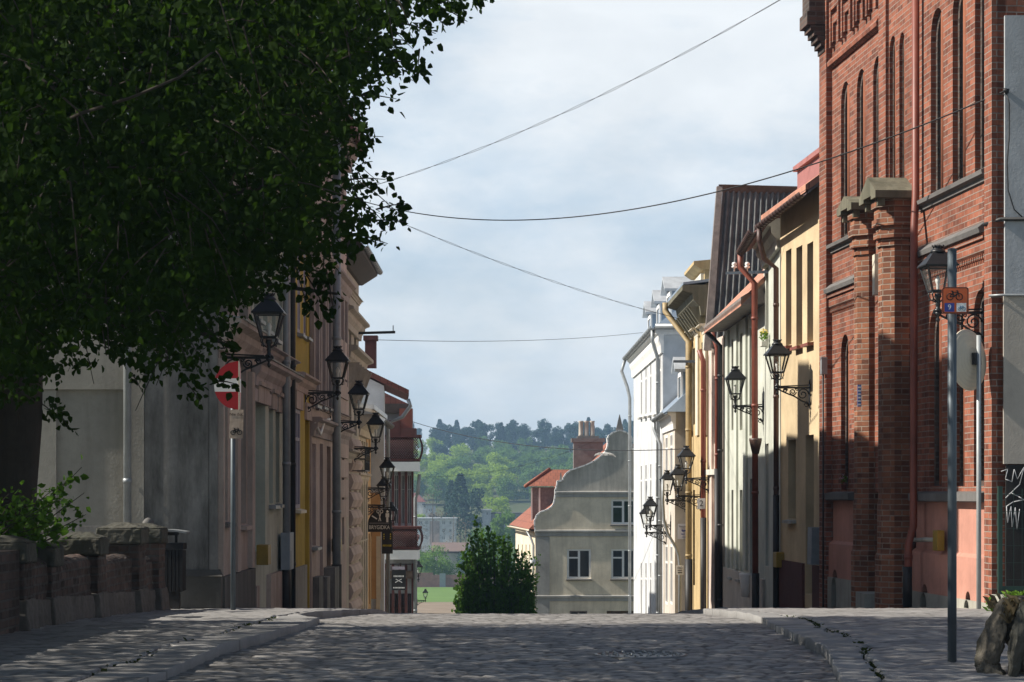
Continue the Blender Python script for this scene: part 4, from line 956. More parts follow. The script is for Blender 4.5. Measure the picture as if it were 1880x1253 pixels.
mb = MB(); mb.box((X_(268),Yw-.11,zb0),(-3.66,Yw+.1,Z_(1058))); mb.hexa([Vector(q) for q in ((X_(268),Yw-.13,Z_(1058)),(-3.64,Yw-.13,Z_(1058)),(-3.64,Yw+.1,Z_(1058)),(X_(268),Yw+.1,Z_(1058)),(X_(268),Yw-.08,Z_(1046)),(-3.68,Yw-.08,Z_(1046)),(-3.68,Yw+.1,Z_(1046)),(X_(268),Yw+.1,Z_(1046)))])
block(mb, L0, .12, L0.L, -.05, .07, zb0, L0.z(430,1052)); mb.build('plinth', plaster('sooty_plinth', (.10,.095,.085), (.22,.21,.19), .6), h0)
mb = MB()
for px_ in (400, 430, 457): u_ = L0.u(px_); block(mb, L0, max(.002,u_-.16), min(L0.L-.002,u_+.16), -.05, .07, L0.z(430,1050), 3.15)
mb.pieces('pilaster', M['pinkl'], h0)
mb = MB(); zc = L0.z(450,612); mould(mb, L0, -.05, L0.L, cornice_prof(zc, .42, .30)); mb.build('cornice', M['pinkl'], h0)
mb = MB(); mould(mb, L0, -.06, L0.L, [(-.02,zc+.003),(.32,zc-.02),(.33,zc+.0),(-.02,zc+.03)]); mb.build('flashing', M['zinc'], h0)
pipe(h0, [Vector((X_(237),Yw-.14,7.7)), Vector((X_(237),Yw-.14,Z_(1040)))], .05, M['zinc'])
lamp(L0, 494, 657, 'nearest wall lamp on the left, partly behind the lime leaves')

for hh, f_, u_, zt_ in ((h0, L0, 1.2, 14.2), (h0, L0, 2.6, 13.6)):  # unseen chimneys, added to break up the shadow cast across the street
    mb = MB(); block(mb, f_, u_, u_+.8, -3.2, -2.4, 9.5, zt_); block(mb, f_, u_-.06, u_+.86, -3.26, -2.34, zt_, zt_+.12); mb.build('chimney', M['brickold'], hh)
# ---- sage green house
L1 = Fac((-3.70,31.0),(-3.70,36.35), -1); zb1 = gs(36)-.4; zE = 9.3
oL1 = [L1.op(469,487,742,1012,depth=.25,frame='wood',kind='door'), L1.op(494,501,752,925,depth=.2,frame='woodgrey',sill='zinc'), L1.op(506,513,758,923,depth=.2,frame='woodgrey',sill='zinc'),
       L1.op(466,474,455,585,depth=.2,frame='lilac',sill='zinc'), L1.op(483,491,465,605,depth=.2,frame='lilac',sill='zinc'), L1.op(499,506,475,622,depth=.2,frame='lilac',sill='zinc'), L1.op(513,518,480,632,depth=.2,frame='lilac')]
h1 = house('house', 'sage green house with moulded cornice and tall dark openings', L1, zb1, zE, 10, M['greenl'], oL1)
steep(h1, L1, zE, M['tiledark'], 10)
zc = L1.z(495,672)
mb = MB(); mould(mb, L1, 0, L1.L, cornice_prof(zc, .40, .22)); mould(mb, L1, 0, L1.L, [(-.02,zc-.62),(.04,zc-.62),(.05,zc-.45),(-.02,zc-.41)])
for k in range(22): block(mb, L1, .1+k*.235, .1+k*.235+.12, -.02, .05, zc-.40-.001, zc-.31)
mb.build('cornice', M['mauve'], h1)
mb = MB(); mould(mb, L1, 0, L1.L, [(-.02,zc+.003),(.24,zc-.015),(.25,zc),(-.02,zc+.03)]); mb.build('flashing', M['zinc'], h1)
mb = MB(); zc2 = L1.z(480,632); mould(mb, L1, 0, L1.L, cornice_prof(zc2, .2, .18)); mb.build('string_course', M['mauve'], h1)
mb = MB()
for o in oL1[:3]: block(mb, L1, o['u0']-.06, o['u1']+.06, -.02, .06, o['z1'], o['z1']+.24); block(mb, L1, o['u0']-.09, o['u1']+.09, -.02, .10, o['z1']+.241, o['z1']+.30)
mb.pieces('lintel', M['pinkl'], h1)
mb = MB(); zq = L1.z(500,1052); block(mb, L1, L1.u(489), L1.u(521), -.05, .07, zb1, zq); block(mb, L1, 0, L1.u(468), -.05, .07, zb1, zq-.1); mb.pieces('plinth', M['pinkl'], h1)
pipe(h1, [L1.pt(L1.u(526,.13),.13,9), L1.pt(L1.u(526,.13),.13,zb1+.4)], .062, M['zinc'], foot=1.2)
pipe(h1, [L1.pt(L1.u(537,.13),.13,9), L1.pt(L1.u(537,.13),.13,zb1+.4)], .052, M['blackpipe'])
mb = MB(); p = L1.pt(L1.u(467),.10,L1.z(467,1018)); mb.box(tuple(p-Vector((.05,.18,.15))), tuple(p+Vector((.12,.18,.14)))); mb.build('gas_box', M['yellowbox'], h1, bevel=.01)
mb = MB(); p = L1.pt(L1.u(513),.10,0); mb.box((p.x-.05,p.y-.3,L1.z(513,1046)),(p.x+.10,p.y+.3,L1.z(513,978))); mb.build('grey_cabinet', M['bluegrey'], h1, bevel=.01)
# ---- mustard house
L2 = Fac((-3.66,36.4),(-3.66,39.4), -1); zb2 = gs(39.4)-.4; zE = 9.3
oL2 = [L2.op(541,551,752,934,depth=.06,frame='lilac',glass='glass',sill='cream'), L2.op(560,567,772,1118,depth=.2,frame='yel2',kind='door'),
       L2.op(546,551,455,612,depth=.06,frame='lilac',sill='zinc'), L2.op(557,563,465,618,depth=.08,frame='lilac',sill='zinc')]
h2 = house('house', 'narrow mustard yellow house with lilac windows', L2, zb2, zE, 10, M['yel2'], oL2)
steep(h2, L2, zE, M['tiledark'], 10)
mb = MB(); zc = L2.z(555,692); mould(mb, L2, 0, L2.L, cornice_prof(zc, .30, .22)); mb.build('cornice', M['rosel'], h2)
mb = MB()
for o in oL2[:2]: block(mb, L2, o['u0']-.12, min(L2.L-.01,o['u1']+.12), -.02, .05, o['z1'], o['z1']+.3)
mb.pieces('lintel', M['rosel'], h2)
mb = MB(); block(mb, L2, 0, L2.u(559), -.05, .05, zb2, L2.z(550,1040)); mb.build('plinth', M['stucco_a'], h2)
lamp(L2, 620, 722, 'second wall lamp from the near end of the left row')
mb = MB(); block(mb, L2, .8, 1.8, -2.6, -1.9, 9.0, 12.4); mb.build('chimney', M['brickold'], h2)  # out of view, added to vary the shadow line on the facing walls
# ---- mauve house
L3 = Fac((-3.63,39.45),(-3.60,47.4), -1); zb3 = gs(47.4)-.4; zE = 9.0
oL3 = [L3.op(573,580,490,742,depth=.15,frame='creaml',sill='zinc'), L3.op(586,592,500,745,depth=.15,frame='creaml',sill='zinc'), L3.op(598,603,505,748,depth=.15,frame='creaml',sill='zinc'),
       L3.op(573,580,815,1002,depth=.2,frame='mauve',sill='zinc'), L3.op(587,593,815,1100,depth=.25,frame='wood',kind='door'), L3.op(600,607,820,1110,depth=.2,frame='mauve'), L3.op(628,633,560,700,depth=.15,frame='creaml'), L3.op(628,632,800,1000,depth=.2,frame='mauve'),
       L3.op(573,580,250,430,depth=.15,frame='creaml'), L3.op(598,603,270,430,depth=.15,frame='creaml'), L3.op(626,631,300,440,depth=.15,frame='creaml')]
h3 = house('house', 'tall mauve house with cornices and a thick grey downpipe', L3, zb3, zE, 10, M['rosel'], oL3)
steep(h3, L3, zE, M['tiledark'], 10)
mb = MB()
for py_, hh, dd in ((772,.35,.2),(745,.10,.12),(470,.4,.22)): mould(mb, L3, 0, L3.L, cornice_prof(L3.z(590,py_), hh, dd))
mould(mb, L3, -.1, L3.L+.1, cornice_prof(zE+.02, .6, .42)); mb.build('cornice', M['mauve'], h3)
mb = MB()
for o in oL3[:3]+oL3[6:7]: block(mb, L3, o['u0']-.22, o['u0']-.02, -.02, .06, o['z0']-.1, o['z1']+.3); block(mb, L3, o['u1']+.02, o['u1']+.22, -.02, .06, o['z0']-.1, o['z1']+.3)
for k in range(7): block(mb, L3, .02, L3.L-.02, -.02, .018, L3.z(600,800)-.42*k-.38, L3.z(600,800)-.42*k-.02) if False else None
mb.pieces('window_surround', M['mauve'], h3)
mb = MB()
for k in range(9): block(mb, L3, L3.u(622)-.1, L3.L-.01, -.02, .05, L3.z(630,640)+.42*k-3.6, L3.z(630,640)+.42*k-3.23)
mb.build('quoins', M['rosel'], h3)
pipe(h3, [L3.pt(L3.u(618,.16),.16,8.6), L3.pt(L3.u(618,.16),.16,zb3+.4)], .085, M['zinc'], foot=1.7)
mb = MB(); p = L3.pt(L3.u(606),.10,L3.z(606,1000)); mb.box(tuple(p-Vector((.05,.25,.14))), tuple(p+Vector((.12,.25,.12)))); mb.build('gas_box', M['yellowbox'], h3, bevel=.01)
mb = MB(); mb.tube([L3.pt(L3.u(572),.06,L3.z(572,775)), L3.pt(L3.u(576),.12,L3.z(576,798)), L3.pt(L3.u(583),.12,L3.z(583,775)), L3.pt(L3.u(597),.08,L3.z(597,770))], .03, 6); mb.build('white_conduit', M['white'], h3)
mb = MB(); 
for k, (a, b, h_) in enumerate(((574,582,1058),(584,590,1062),(594,603,1048))): block(mb, L3, L3.u(a), L3.u(b), -.02, .12+.05*k, zb3, L3.z(580,h_))
mb.pieces('plinth', M['stucco_b'], h3)
lamp(L3, 659, 776, 'third wall lamp from the near end of the left row')

# ---- ornate house with deep eaves
L4 = Fac((-3.72,47.5),(-3.72,52.9), -1); zb4 = gs(53)-.4; zE = L4.z(650,485)
oL4 = [L4.op(641,645,560,650,depth=.2,frame='woodgrey'), L4.op(650,654,565,650,depth=.2,frame='woodgrey'), L4.op(641,645,700,790,depth=.2,frame='creaml'), L4.op(650,655,705,800,depth=.2,frame='creaml'), L4.op(641,645,900,1100,depth=.2,frame='creaml',kind='door'), L4.op(650,655,880,1010,depth=.2,frame='creaml')]
h4 = house('house', 'ornate beige house with deep wooden eaves standing out against the sky', L4, zb4, zE, 8, M['greige'], oL4)
mb = MB(); mould(mb, L4, 0, L4.L+.1, [(-.02,zE-.35),(.08,zE-.35),(.44,zE-.12),(.46,zE-.05),(.46,zE+.05),(-4,zE+2.2),(-4,zE+2.1),(-.02,zE+.05)]); mb.build('eaves', M['darkwood'], h4)
gutter(h4, L4, 0, L4.L+.12, .51, zE+.02, zE-.02, .07, M['zinc'])
mb = MB()
for py_, hh, dd in ((588,.42,.27),(655,.5,.36),(830,.3,.25),(545,.12,.12)): mould(mb, L4, 0, L4.L-.01, cornice_prof(L4.z(652,py_), hh, dd))
mb.build('cornice', M['greige'], h4)
mb = MB()
for k in range(6):
    u_ = .6+k*.85; z_ = L4.z(652,655); mb.hexa([L4.pt(u_+a,b,c) for c, bb in ((z_-1.1,.08),(z_-.35,.36)) for a, b in ((0,-.02),(.25,-.02),(.25,bb*.72),(0,bb))])
mb.pieces('console', M['greige'], h4)
mb = MB()
for k in range(12): mould(mb, L4, 2.2, L4.L-.02, [(-.02,zb4+.3+k*.42),(.05,zb4+.34+k*.42),(.11,zb4+.5+k*.42),(.05,zb4+.66+k*.42),(-.02,zb4+.70+k*.42)])
mb.build('rusticated_pier', M['rosel'], h4)
mb = MB(); mb.bar(L4.pt(4.2,.02,L4.z(652,612)), L4.pt(4.2,.95,L4.z(652,610)), .05, .06); mb.bar(L4.pt(4.2,.90,L4.z(652,610)), L4.pt(4.2,.90,L4.z(652,610)+.16), .02, .02, up=(1,0,0)); mb.build('wire_bracket', M['iron'], h4)
lamp(L4, 690, 824, 'fourth wall lamp from the near end of the left row')
# iron balcony-like window guard with slanted stay
mb = MB(); p = L4.pt(3.4,0,0)
za, zc_ = L4.z(648,865), L4.z(648,822)
for k in range(9): mb.bar(L4.pt(2.6+k*.2,.34,za), L4.pt(2.6+k*.2,.34,zc_), .014, .014, up=(1,0,0))
for z_ in (za, zc_, (za+zc_)/2): mb.bar(L4.pt(2.6,.34,z_), L4.pt(4.2,.34,z_), .018, .018); mb.bar(L4.pt(2.6,0,z_), L4.pt(2.6,.34,z_), .018, .018); mb.bar(L4.pt(4.2,0,z_), L4.pt(4.2,.34,z_), .018, .018)
for k in range(4):
    c = L4.pt(2.8+k*.4,.35,(za+zc_)/2); mb.tube([c+L4.t*(.13*math.cos(a)*(1-a/14))+Vector((0,0,.13*math.sin(a)*(1-a/14))) for a in [q*.5 for q in range(22)]], .009, 4)
mb.build('iron_window_guard', M['iron'], h4)
# ---- cream house
L5 = Fac((-3.84,53.0),(-3.86,57.6), -1); zb5 = gs(58)-.4; zE = L5.z(668,770)
oL5 = [L5.op(660,663.5,850,905,depth=.2,frame='white'), L5.op(667,670.5,850,905,depth=.2,frame='white'), L5.op(660,664,975,1115,depth=.2,frame='white',kind='door'), L5.op(667,671,970,1085,depth=.2,frame='white')]
h5 = house('house', 'cream house with long pale window strips and moulded frontage', L5, zb5, zE, 8, M['creaml'], oL5)
mb = MB()
for py_, hh, dd in ((770,.5,.55),(870,.3,.16),(990,.15,.07)): mould(mb, L5, 0, L5.L-.01, cornice_prof(L5.z(668,py_), hh, dd))
mb.build('cornice', M['creaml'], h5)
gable_roof(h5, L5, 0, L5.L, zE+.05, .6, 1.3, 8, M['zincroof'], ov_u=0)
gutter(h5, L5, .5, L5.L+.1, .66, zE-.1, zE-.14, .09, M['zinc'])
mb = MB()
for k in range(5): u_ = .5+k*.9; block(mb, L5, u_, u_+.22, -.02, .07, zb5+.2, zE-.6)
mb.pieces('pilaster', M['creaml'], h5)
lamp(L5, 711, 898, 'fifth wall lamp on the left, above the hairdresser signs')
# ---- orange house
L6 = Fac((-4.15,57.7),(-4.25,65.6), -1); zb6 = gs(66)-.4; zE = L6.z(672,770)
oL6 = [L6.op(a, a+2.2, 800, 868, depth=.2, frame='white') for a in (665,671,677)]+[L6.op(a, a+2.2, 980, 1110, depth=.2, frame='white') for a in (665,671,677)]
h6 = house('house', 'orange house with pale pilasters', L6, zb6, zE, 8, M['orangel'], oL6)
fo_ = Fac((-8,57.66),(-4.15,57.66), -1)
mb = MB(); mould(mb, L6, -.3, L6.L, cornice_prof(zE+.1, .55, .45)); mb.build('cornice', M['creaml'], h6)
gable_roof(h6, L6, 0, L6.L, zE+.15, .5, .5, 8, M['zincroof'], ov_u=0)
# ---- white gable house
L7 = Fac((-3.86,65.7),(-4.10,70.2), -1); zb7 = gs(71)-.4; zE = EYE+(HY-708)/F*65.7
oL7 = [L7.op(706.6,707.2,800,850,depth=.2,frame='white')]
h7 = house('house', 'white gabled house under a red tiled roof, half hidden by lamps', L7, zb7, zE, 7, M['whitewall'], oL7)
rise = 1.75
mb = MB(); P = L7.pt; sl = rise/3.5
for s_ in (0,1):
    de = .75 if s_ == 0 else -7.75
    pr = [(de, zE-.75*sl*.75), (-.0 if s_ == 0 else -7, zE+.05), (-3.5, zE+rise), (-3.5, zE+rise+.16), (-.0 if s_ == 0 else -7, zE+.22), (de, zE-.75*sl*.75+.14)]
    mould(mb, L7, -.18, L7.L+.1, pr)
mb.build('roof', M['tiledark'], h7)
mb = MB(); mb.prism([P(.0,-.003,zE-.01), P(.0,-6.99,zE-.01), P(.0,-3.5,zE+rise-.02)], L7.t*.3); mb.build('gable', M['whitewall'], h7)
mb = MB(); mb.tube([P(-.1,.72,zE-.42), P(-.1,.80,zE-.62), P(.0,.55,zE-.95), P(.05,.12,zE-1.15), P(.05,.12,zb7)], .06, 8); mb.build('downpipe', M['zinc'], h7)
mb = MB(); c_ = W(683,640,67.5); mb.box((c_.x-.22,c_.y,c_.z-.6),(c_.x+.12,c_.y+.4,c_.z+.35)); mb.box((c_.x-.27,c_.y-.05,c_.z+.25),(c_.x+.17,c_.y+.45,c_.z+.40)); mb.build('chimney', M['woodred'], h7)
# pale pilasters and strips on the frontage facing up the street
fr7 = Fac((-5.0,65.66),(-3.88,65.66), -1)
mb = MB()
for k in range(4): block(mb, fr7, .1+k*.27, .22+k*.27, -.02, .05, zb7, EYE+(HY-985)/F*65.6)
mb.pieces('pilaster', M['cream'], h7)
mb = MB(); block(mb, fr7, .02, 1.04, -.02, .03, EYE+(HY-1100)/F*65.6, EYE+(HY-905)/F*65.6); mb.build('orange_panel', M['orangel'], h7)
lamp(L6, 705, 929, 'sixth wall lamp on the left, beside the black hanging board')
lamp(L6, 718, 972, 'wall lamp on the left just above the lattice balcony')

# ---- red balcony house facing up the street
B9 = Fac((-9.5,84),(-3.80,84), -1); zb9 = gs(86)-1; zt9 = EYE+(HY-742)/F*84
zz = lambda py: EYE+(HY-py)/F*84
b9 = thing('balcony_house', 'house with dark red lattice balconies and white slabs, farthest on the left', 'house', (-3.8,84,zb9))
ob = []
for a, b in ((713,719),(724,731),(736,743),(748,755)):
    ob += [B9.op(a,b,872,962,depth=.18,frame='white',glass='glass'), B9.op(a,b,1090,1180,depth=.18,frame='woodred')]
mb = MB(); zm9 = zz(800); skin(mb, B9, 0, B9.L, zb9, zm9, ob, .25); mb.hexa([Vector(q) for q in ((-9.5,84.25,zb9),(-3.8,84.25,zb9),(-4.6,96,zb9),(-9.5,96,zb9),(-9.5,84.25,zm9),(-3.8,84.25,zm9),(-4.6,96,zm9),(-9.5,96,zm9))]); mb.hexa([Vector(q) for q in ((-9.5,84.05,zm9+.002),(-4.25,84.05,zm9+.002),(-4.7,96,zm9+.002),(-9.5,96,zm9+.002),(-9.5,84.05,zt9),(-4.25,84.05,zt9),(-4.7,96,zt9),(-9.5,96,zt9))]); mb.build('wall', M['greyplaster'], b9)
for o in ob: window(b9, B9, o)
mb = MB()
for px_ in (709, 721.5, 733.5, 745.5, 758): u_ = B9.u(px_); block(mb, B9, u_-.05, min(B9.L,u_+.05), -.02, .04, zz(968), zz(866)); block(mb, B9, u_-.05, min(B9.L,u_+.05), -.02, .04, zz(1180), zz(1035))
mb.pieces('timber_post', M['woodred'], b9)
mb = MB(); mb.mesh([Vector(q) for q in ((-10,83.7,zt9),(-4.0,83.7,zt9),(-4.5,96.4,zt9),(-10,96.4,zt9),(-5.6,83.7,zt9+.75),(-6.9,96.4,zt9+.75))], [(0,1,4),(1,2,5,4),(2,3,5),(3,0,4,5),(0,1,2,3)]); mb.build('roof', M['tiledark'], b9)
mb = MB(); mb.hexa([Vector(q) for q in ((-5.2,83.8,zt9-.35),(-4.22,83.8,zt9-.35),(-4.7,96,zt9-.35),(-5.2,96,zt9-.35),(-5.2,83.6,zt9-.01),(-3.95,83.6,zt9-.01),(-4.45,96.3,zt9-.01),(-5.2,96,zt9-.01))]); mb.build('cornice', M['darkstone'], b9)
mb = MB(); mb.box((W(733,0,83).x,83.0,zz(792)),(W(757,0,83).x,83.6,zz(752))); mb.build('chimney', M['redpipe'], b9)
mb = MB(); mb.box((W(713,0,83).x,82.9,zz(803)),(W(735,0,83).x,83.95,zz(774))); mb.box((W(735,0,83).x+.01,82.85,zz(803)),(W(764,0,83).x,83.6,zz(788))); mb.build('red_parapet', M['woodred'], b9)
for yt, yb in ((800,848),(966,1008)):
    x0_, x1_ = W(706,0,83).x, W(769,0,83).x; y0_, y1_ = 82.9, 83.98; z0_, z1_ = zz(yb), zz(yt)
    bc = MB(); bc.box((x0_,y0_,zz(yb+18)),(x1_,y1_,zz(yb+1))); bo = bc.build('balcony_slab', M['white'], b9)
    ra = MB(); ra.box((x0_-.03,y0_-.08,z1_-.10),(x1_+.08,y1_,z1_)); ra.box((x0_-.02,y0_-.02,z0_),(x1_+.03,y1_,z0_+.10)); ra.build('balcony_rail', M['woodred'], bo)
    la = MB(); zm = (z0_+z1_)/2
    def bul(t): return .10*math.sin(math.pi*min(1,max(0,t)))
    nL = 15
    for k in range(-8, nL+1):
        for sgn in (1,-1):
            pts = []
            for j in range(7):
                t_ = j/6; x = x0_+(x1_-x0_)*(k+ (t_*8 if sgn > 0 else (1-t_)*8))/nL
                if x0_ <= x <= x1_: pts.append(Vector((x, y0_-.01-bul(1-t_)-(.012 if sgn > 0 else 0), z0_+.1+(z1_-z0_-.2)*t_)))
            if len(pts) > 1: la.tube(pts, .016, 4)
    for k in range(-8, 14):
        for sgn in (1,-1):
            pts = []
            for j in range(7):
                t_ = j/6; y = y0_+(y1_-y0_)*(k+(t_*8 if sgn > 0 else (1-t_)*8))/13
                if y0_ <= y <= y1_: pts.append(Vector((x1_+.01+bul(1-t_)+(.012 if sgn > 0 else 0), y, z0_+.1+(z1_-z0_-.2)*t_)))
            if len(pts) > 1: la.tube(pts, .016, 4)
    la.build('lattice', M['woodred'], bo)
mb = MB(); mb.box((W(707,0,83.6).x,83.55,zz(1062)),(W(757,0,83.6).x,83.9,zz(1048))); mb.build('shop_beam', M['wood'], b9)
pipe(b9, [Vector((-3.55,83.6,zz(872))), Vector((-3.62,83.8,zz(905))), Vector((-3.72,83.9,zz(915))), Vector((-3.72,83.9,zb9+.3))], .07, M['zinc'])
# dark house lower down that carries the two farthest lamps
LA = Fac((-5.0,104),(-5.75,126), -1)
hA = house('house', 'plain grey house beyond the balcony house', LA, gs(126)-.5, gs(104)+6, 8, M['greyplaster'], [LA.op(759,760,1010,1060,depth=.2), LA.op(762,762.6,1010,1060,depth=.2)])
gable_roof(hA, LA, 0, LA.L, gs(104)+6, .4, 2, 8, M['tiledark'], ov_u=0)
lamp(LA, 768, 1064, 'second farthest street lamp on the left, against the trees')
lamp(LA, 781, 1103, 'farthest street lamp, against the green field')

# ---- hanging signs
def signboard(name, label, x0, x1, y0, y1, Y, fac_x, mat):
    a, b = W(x0,y1,Y), W(x1,y0,Y); s_ = thing(name, label, 'sign', Vector(((a.x+b.x)/2,Y,a.z)))
    return s_, a, b
sblk = simple('black_board', (.015,.014,.014), .5, 0, .2)
s_, a, b = signboard('hanging_sign', 'black quarter round hanging board lettered BRYGIDKA with scissors', 675, 718, 934, 977, 60.5, 0, sblk)
w_, h_ = b.x-a.x, b.z-a.z; mb = MB(); pl_ = [Vector((a.x,60.5,a.z)), Vector((b.x,60.5,a.z)), Vector((b.x,60.5,b.z-.02)), Vector((b.x-w_*.3,60.5,b.z))]+[Vector((a.x+w_*.55-w_*.55*math.sin(t), 60.5, a.z+h_*.28+h_*.68*math.cos(t))) for t in (.3,.6,.9,1.2,1.5)]
mb.prism(pl_, (0,.03,0)); mb.build('board', sblk, s_)
text('BRYGIDKA', .15, M['white'], (a.x+w_*.5, 60.485, a.z+h_*.19), (1,0,0), (0,0,1), s_, sx=.80)
mb = MB(); c = Vector((a.x+w_*.52, 60.485, a.z+h_*.66))
for s2 in (-1,1):
    mb.bar(c+Vector((s2*.03,0,-.13)), c+Vector((-s2*.03,0,.10)), .02, .006, up=(0,1,0)); mb.tube([c+Vector((-s2*.05+.035*math.cos(t),0,.14+.045*math.sin(t))) for t in [k*math.pi/6 for k in range(13)]], .009, 4)
mb.bar(c+Vector((-.22,0,.02)), c+Vector((-.08,0,-.07)), .035, .008, up=(0,1,0)); mb.build('scissors_mark', M['white'], s_)
mb = MB(); c = Vector((a.x+w_*.84, 60.485, a.z+h_*.66)); mb.lathe([(.012,.10),(.035,.12),(.035,.15),(.012,.17)], c, 8); mb.box((c.x-.05,c.y-.004,c.z-.02),(c.x+.05,c.y+.004,c.z+.09)); mb.box((c.x-.03,c.y-.004,c.z-.16),(c.x+.03,c.y+.004,c.z-.021)); mb.build('figure_mark', M['white'], s_)
mb = MB(); mb.box((a.x+.05,60.488,a.z+h_*.34),(b.x-.05,60.494,a.z+h_*.40)); mb.build('small_line', simple('grey_line', (.12,.12,.12), .6), s_)
mb = MB(); mb.bar((-4.15,60.52,b.z+.03),(b.x+.05,60.52,b.z+.03), .03, .03); mb.bar((a.x+.4,60.52,b.z+.03),(a.x+.4,60.52,b.z-.05), .02, .02, up=(1,0,0)); mb.bar((b.x-.1,60.52,b.z+.03),(b.x-.1,60.52,b.z-.05), .02, .02, up=(1,0,0))
for k in range(3): 
    c = Vector((-3.98+k*.22,60.52,b.z-.12)); mb.tube([c+Vector((.09*math.cos(t)*(1-t/16),0,.09*math.sin(t)*(1-t/16))) for t in [q*.5 for q in range(24)]], .008, 4)
mb.build('sign_bracket', M['iron'], s_)
s_, a, b = signboard('hanging_sign', 'black hanging board with yellow writing below the BRYGIDKA board', 701, 721, 977, 1017, 64, 0, sblk)
mb = MB(); mb.box((a.x,64,a.z),(b.x,64.03,b.z)); mb.build('board', sblk, s_)
yl = simple('yellow_letters', (.55,.45,.03), .6)
mb = MB(); h_ = b.z-a.z; w_ = b.x-a.x
for k in range(7): mb.box((a.x+.03+k*.037,63.99,a.z+h_*.33),(a.x+.052+k*.037,63.998,a.z+h_*.42))
for xx in (.15,.75):
    for k in range(3): mb.box((a.x+w_*xx,63.99,a.z+h_*(.66+.1*k)),(a.x+w_*xx+.03,63.998,a.z+h_*(.72+.1*k)))
mb.build('lettering', yl, s_)
mb = MB(); mb.bar((-4.25,64.02,b.z+.03),(b.x+.05,64.02,b.z+.03), .03, .03); mb.build('sign_bracket', M['iron'], s_)
s_, a, b = signboard('hanging_sign', 'square black hairdresser board with white scissors under the balcony', 719, 745, 1047, 1084, 82.5, 0, sblk)
mb = MB(); mb.box((a.x,82.5,a.z),(b.x,82.53,b.z)); mb.build('board', sblk, s_)
mb = MB(); c = Vector(((a.x+b.x)/2, 82.485, (a.z+b.z)/2-.02))
for s2 in (-1,1): mb.bar(c+Vector((s2*.13,0,-.07)), c+Vector((-s2*.11,0,.06)), .025, .006, up=(0,1,0))
for k in range(8): mb.box((a.x+.06+k*.055,82.48,a.z+.07),(a.x+.10+k*.055,82.49,a.z+.12)); mb.box((a.x+.08+k*.05,82.48,a.z+.50),(a.x+.11+k*.05,82.49,a.z+.56))
mb.build('lettering', M['white'], s_)
mb = MB(); mb.box((a.x+.02,82.48,b.z+.02),(b.x-.04,82.53,b.z+.13)); mb.build('pale_strip', M['lilac'], s_)
mb = MB(); mb.box((a.x-.15,82.55,b.z+.2),(b.x+.2,82.59,b.z+.24)); mb.bar(((a.x+b.x)/2,82.56,b.z+.12),((a.x+b.x)/2,83.9,b.z+.22), .03, .03); mb.build('sign_bracket', M['iron'], s_)

# ================================================================== end of the street: curved gable house
YG = 107.0; G = Fac((W(983,0,YG).x,YG),(W(983,0,YG).x+11.6,YG), -1)
zG = gs(108)-.6; gz = lambda py: EYE+(HY-py)/F*YG; gx = lambda px: (px-CX)/F*YG
gb = thing('gable_house', 'beige house with a curved white edged gable closing the street', 'house', (gx(983),YG,zG))
lowo = [G.op(1041,1085,1008,1063,depth=.12,sill='darkstone'), G.op(1122,1166,1008,1063,depth=.12,sill='darkstone'), G.op(1203,1247,1008,1063,depth=.12,sill='darkstone'), G.op(1114,1170,1122,1180,depth=.2,frame='wood',kind='door'), G.op(1046,1078,1122,1170,depth=.1,frame='woodgrey')]
for o in lowo[:3]: o['glass'] = 'glass'; o['fw'] = .10; o['half'] = 1
mb = MB(); skin(mb, G, 0, G.L, zG, gz(977), lowo, .25); body(mb, G, 0, G.L, zG, gz(977), -.25, -3); mb.build('wall', M['gablelow'], gb)
for o in lowo: window(gb, G, o)
# curtains behind the lower panes
for o in lowo[:3]:
    cu_ = MB(); n = 22
    for k in range(n): 
        u_ = o['u0']+.06+(o['u1']-o['u0']-.12)*k/n; u2 = o['u0']+.06+(o['u1']-o['u0']-.12)*(k+1)/n
        cu_.face([G.pt(u_,-.108-(.012 if k % 2 else 0),o['z0']+.05), G.pt(u2,-.108-(0 if k % 2 else .012),o['z0']+.05), G.pt(u2,-.108-(0 if k % 2 else .012),o['z1']-.05), G.pt(u_,-.108-(.012 if k % 2 else 0),o['z1']-.05)])
    cu_.build('curtain', simple('net_curtain', (.12,.12,.125), .8, 0, .3, 8), gb)
mid = [G.op(1122,1166,917,963,depth=.12,sill='darkstone',glass='glass_g',fw=.10,half=1)]
ul, ur = G.u(1020), G.u(2276-1020)
mb = MB(); skin(mb, G, ul, ur, gz(977), gz(908), mid, .25); body(mb, G, ul, ur, gz(977), gz(908), -.25, -.6)
vol = [(983,977),(982,967),(982,957),(986,947),(993,941),(1002,938),(1010,934),(1016,928),(1019,918),(1020,908)]
def mir(l): return [(2276-x, y) for x, y in l]
for pp_ in (vol, mir(vol)):
    poly = [W(x, y, YG) for x, y in pp_]+[W(1020 if pp_ is vol else 1256, 977, YG)]
    mb.prism(poly, (0,.6,0))
mb.build('wall', M['gablelow'], gb); window(gb, G, mid[0])
top = [(1020,908),(1020,901),(1023,893),(1024,884),(1033,884),(1035,878),(1040,870),(1048,864),(1060,860),(1075,855),(1090,848),(1102,840),(1111,831),(1116,822),(1117,813),(1116,806),(1119,800),(1126,795),(1134,792),(1138,791.5)]
full = top+mir(top)[::-1]
mb = MB(); mb.prism([W(x,y,YG) for x, y in full], (0,.6,0)); mb.build('upper_gable', M['gableup'], gb)
cp = MB()
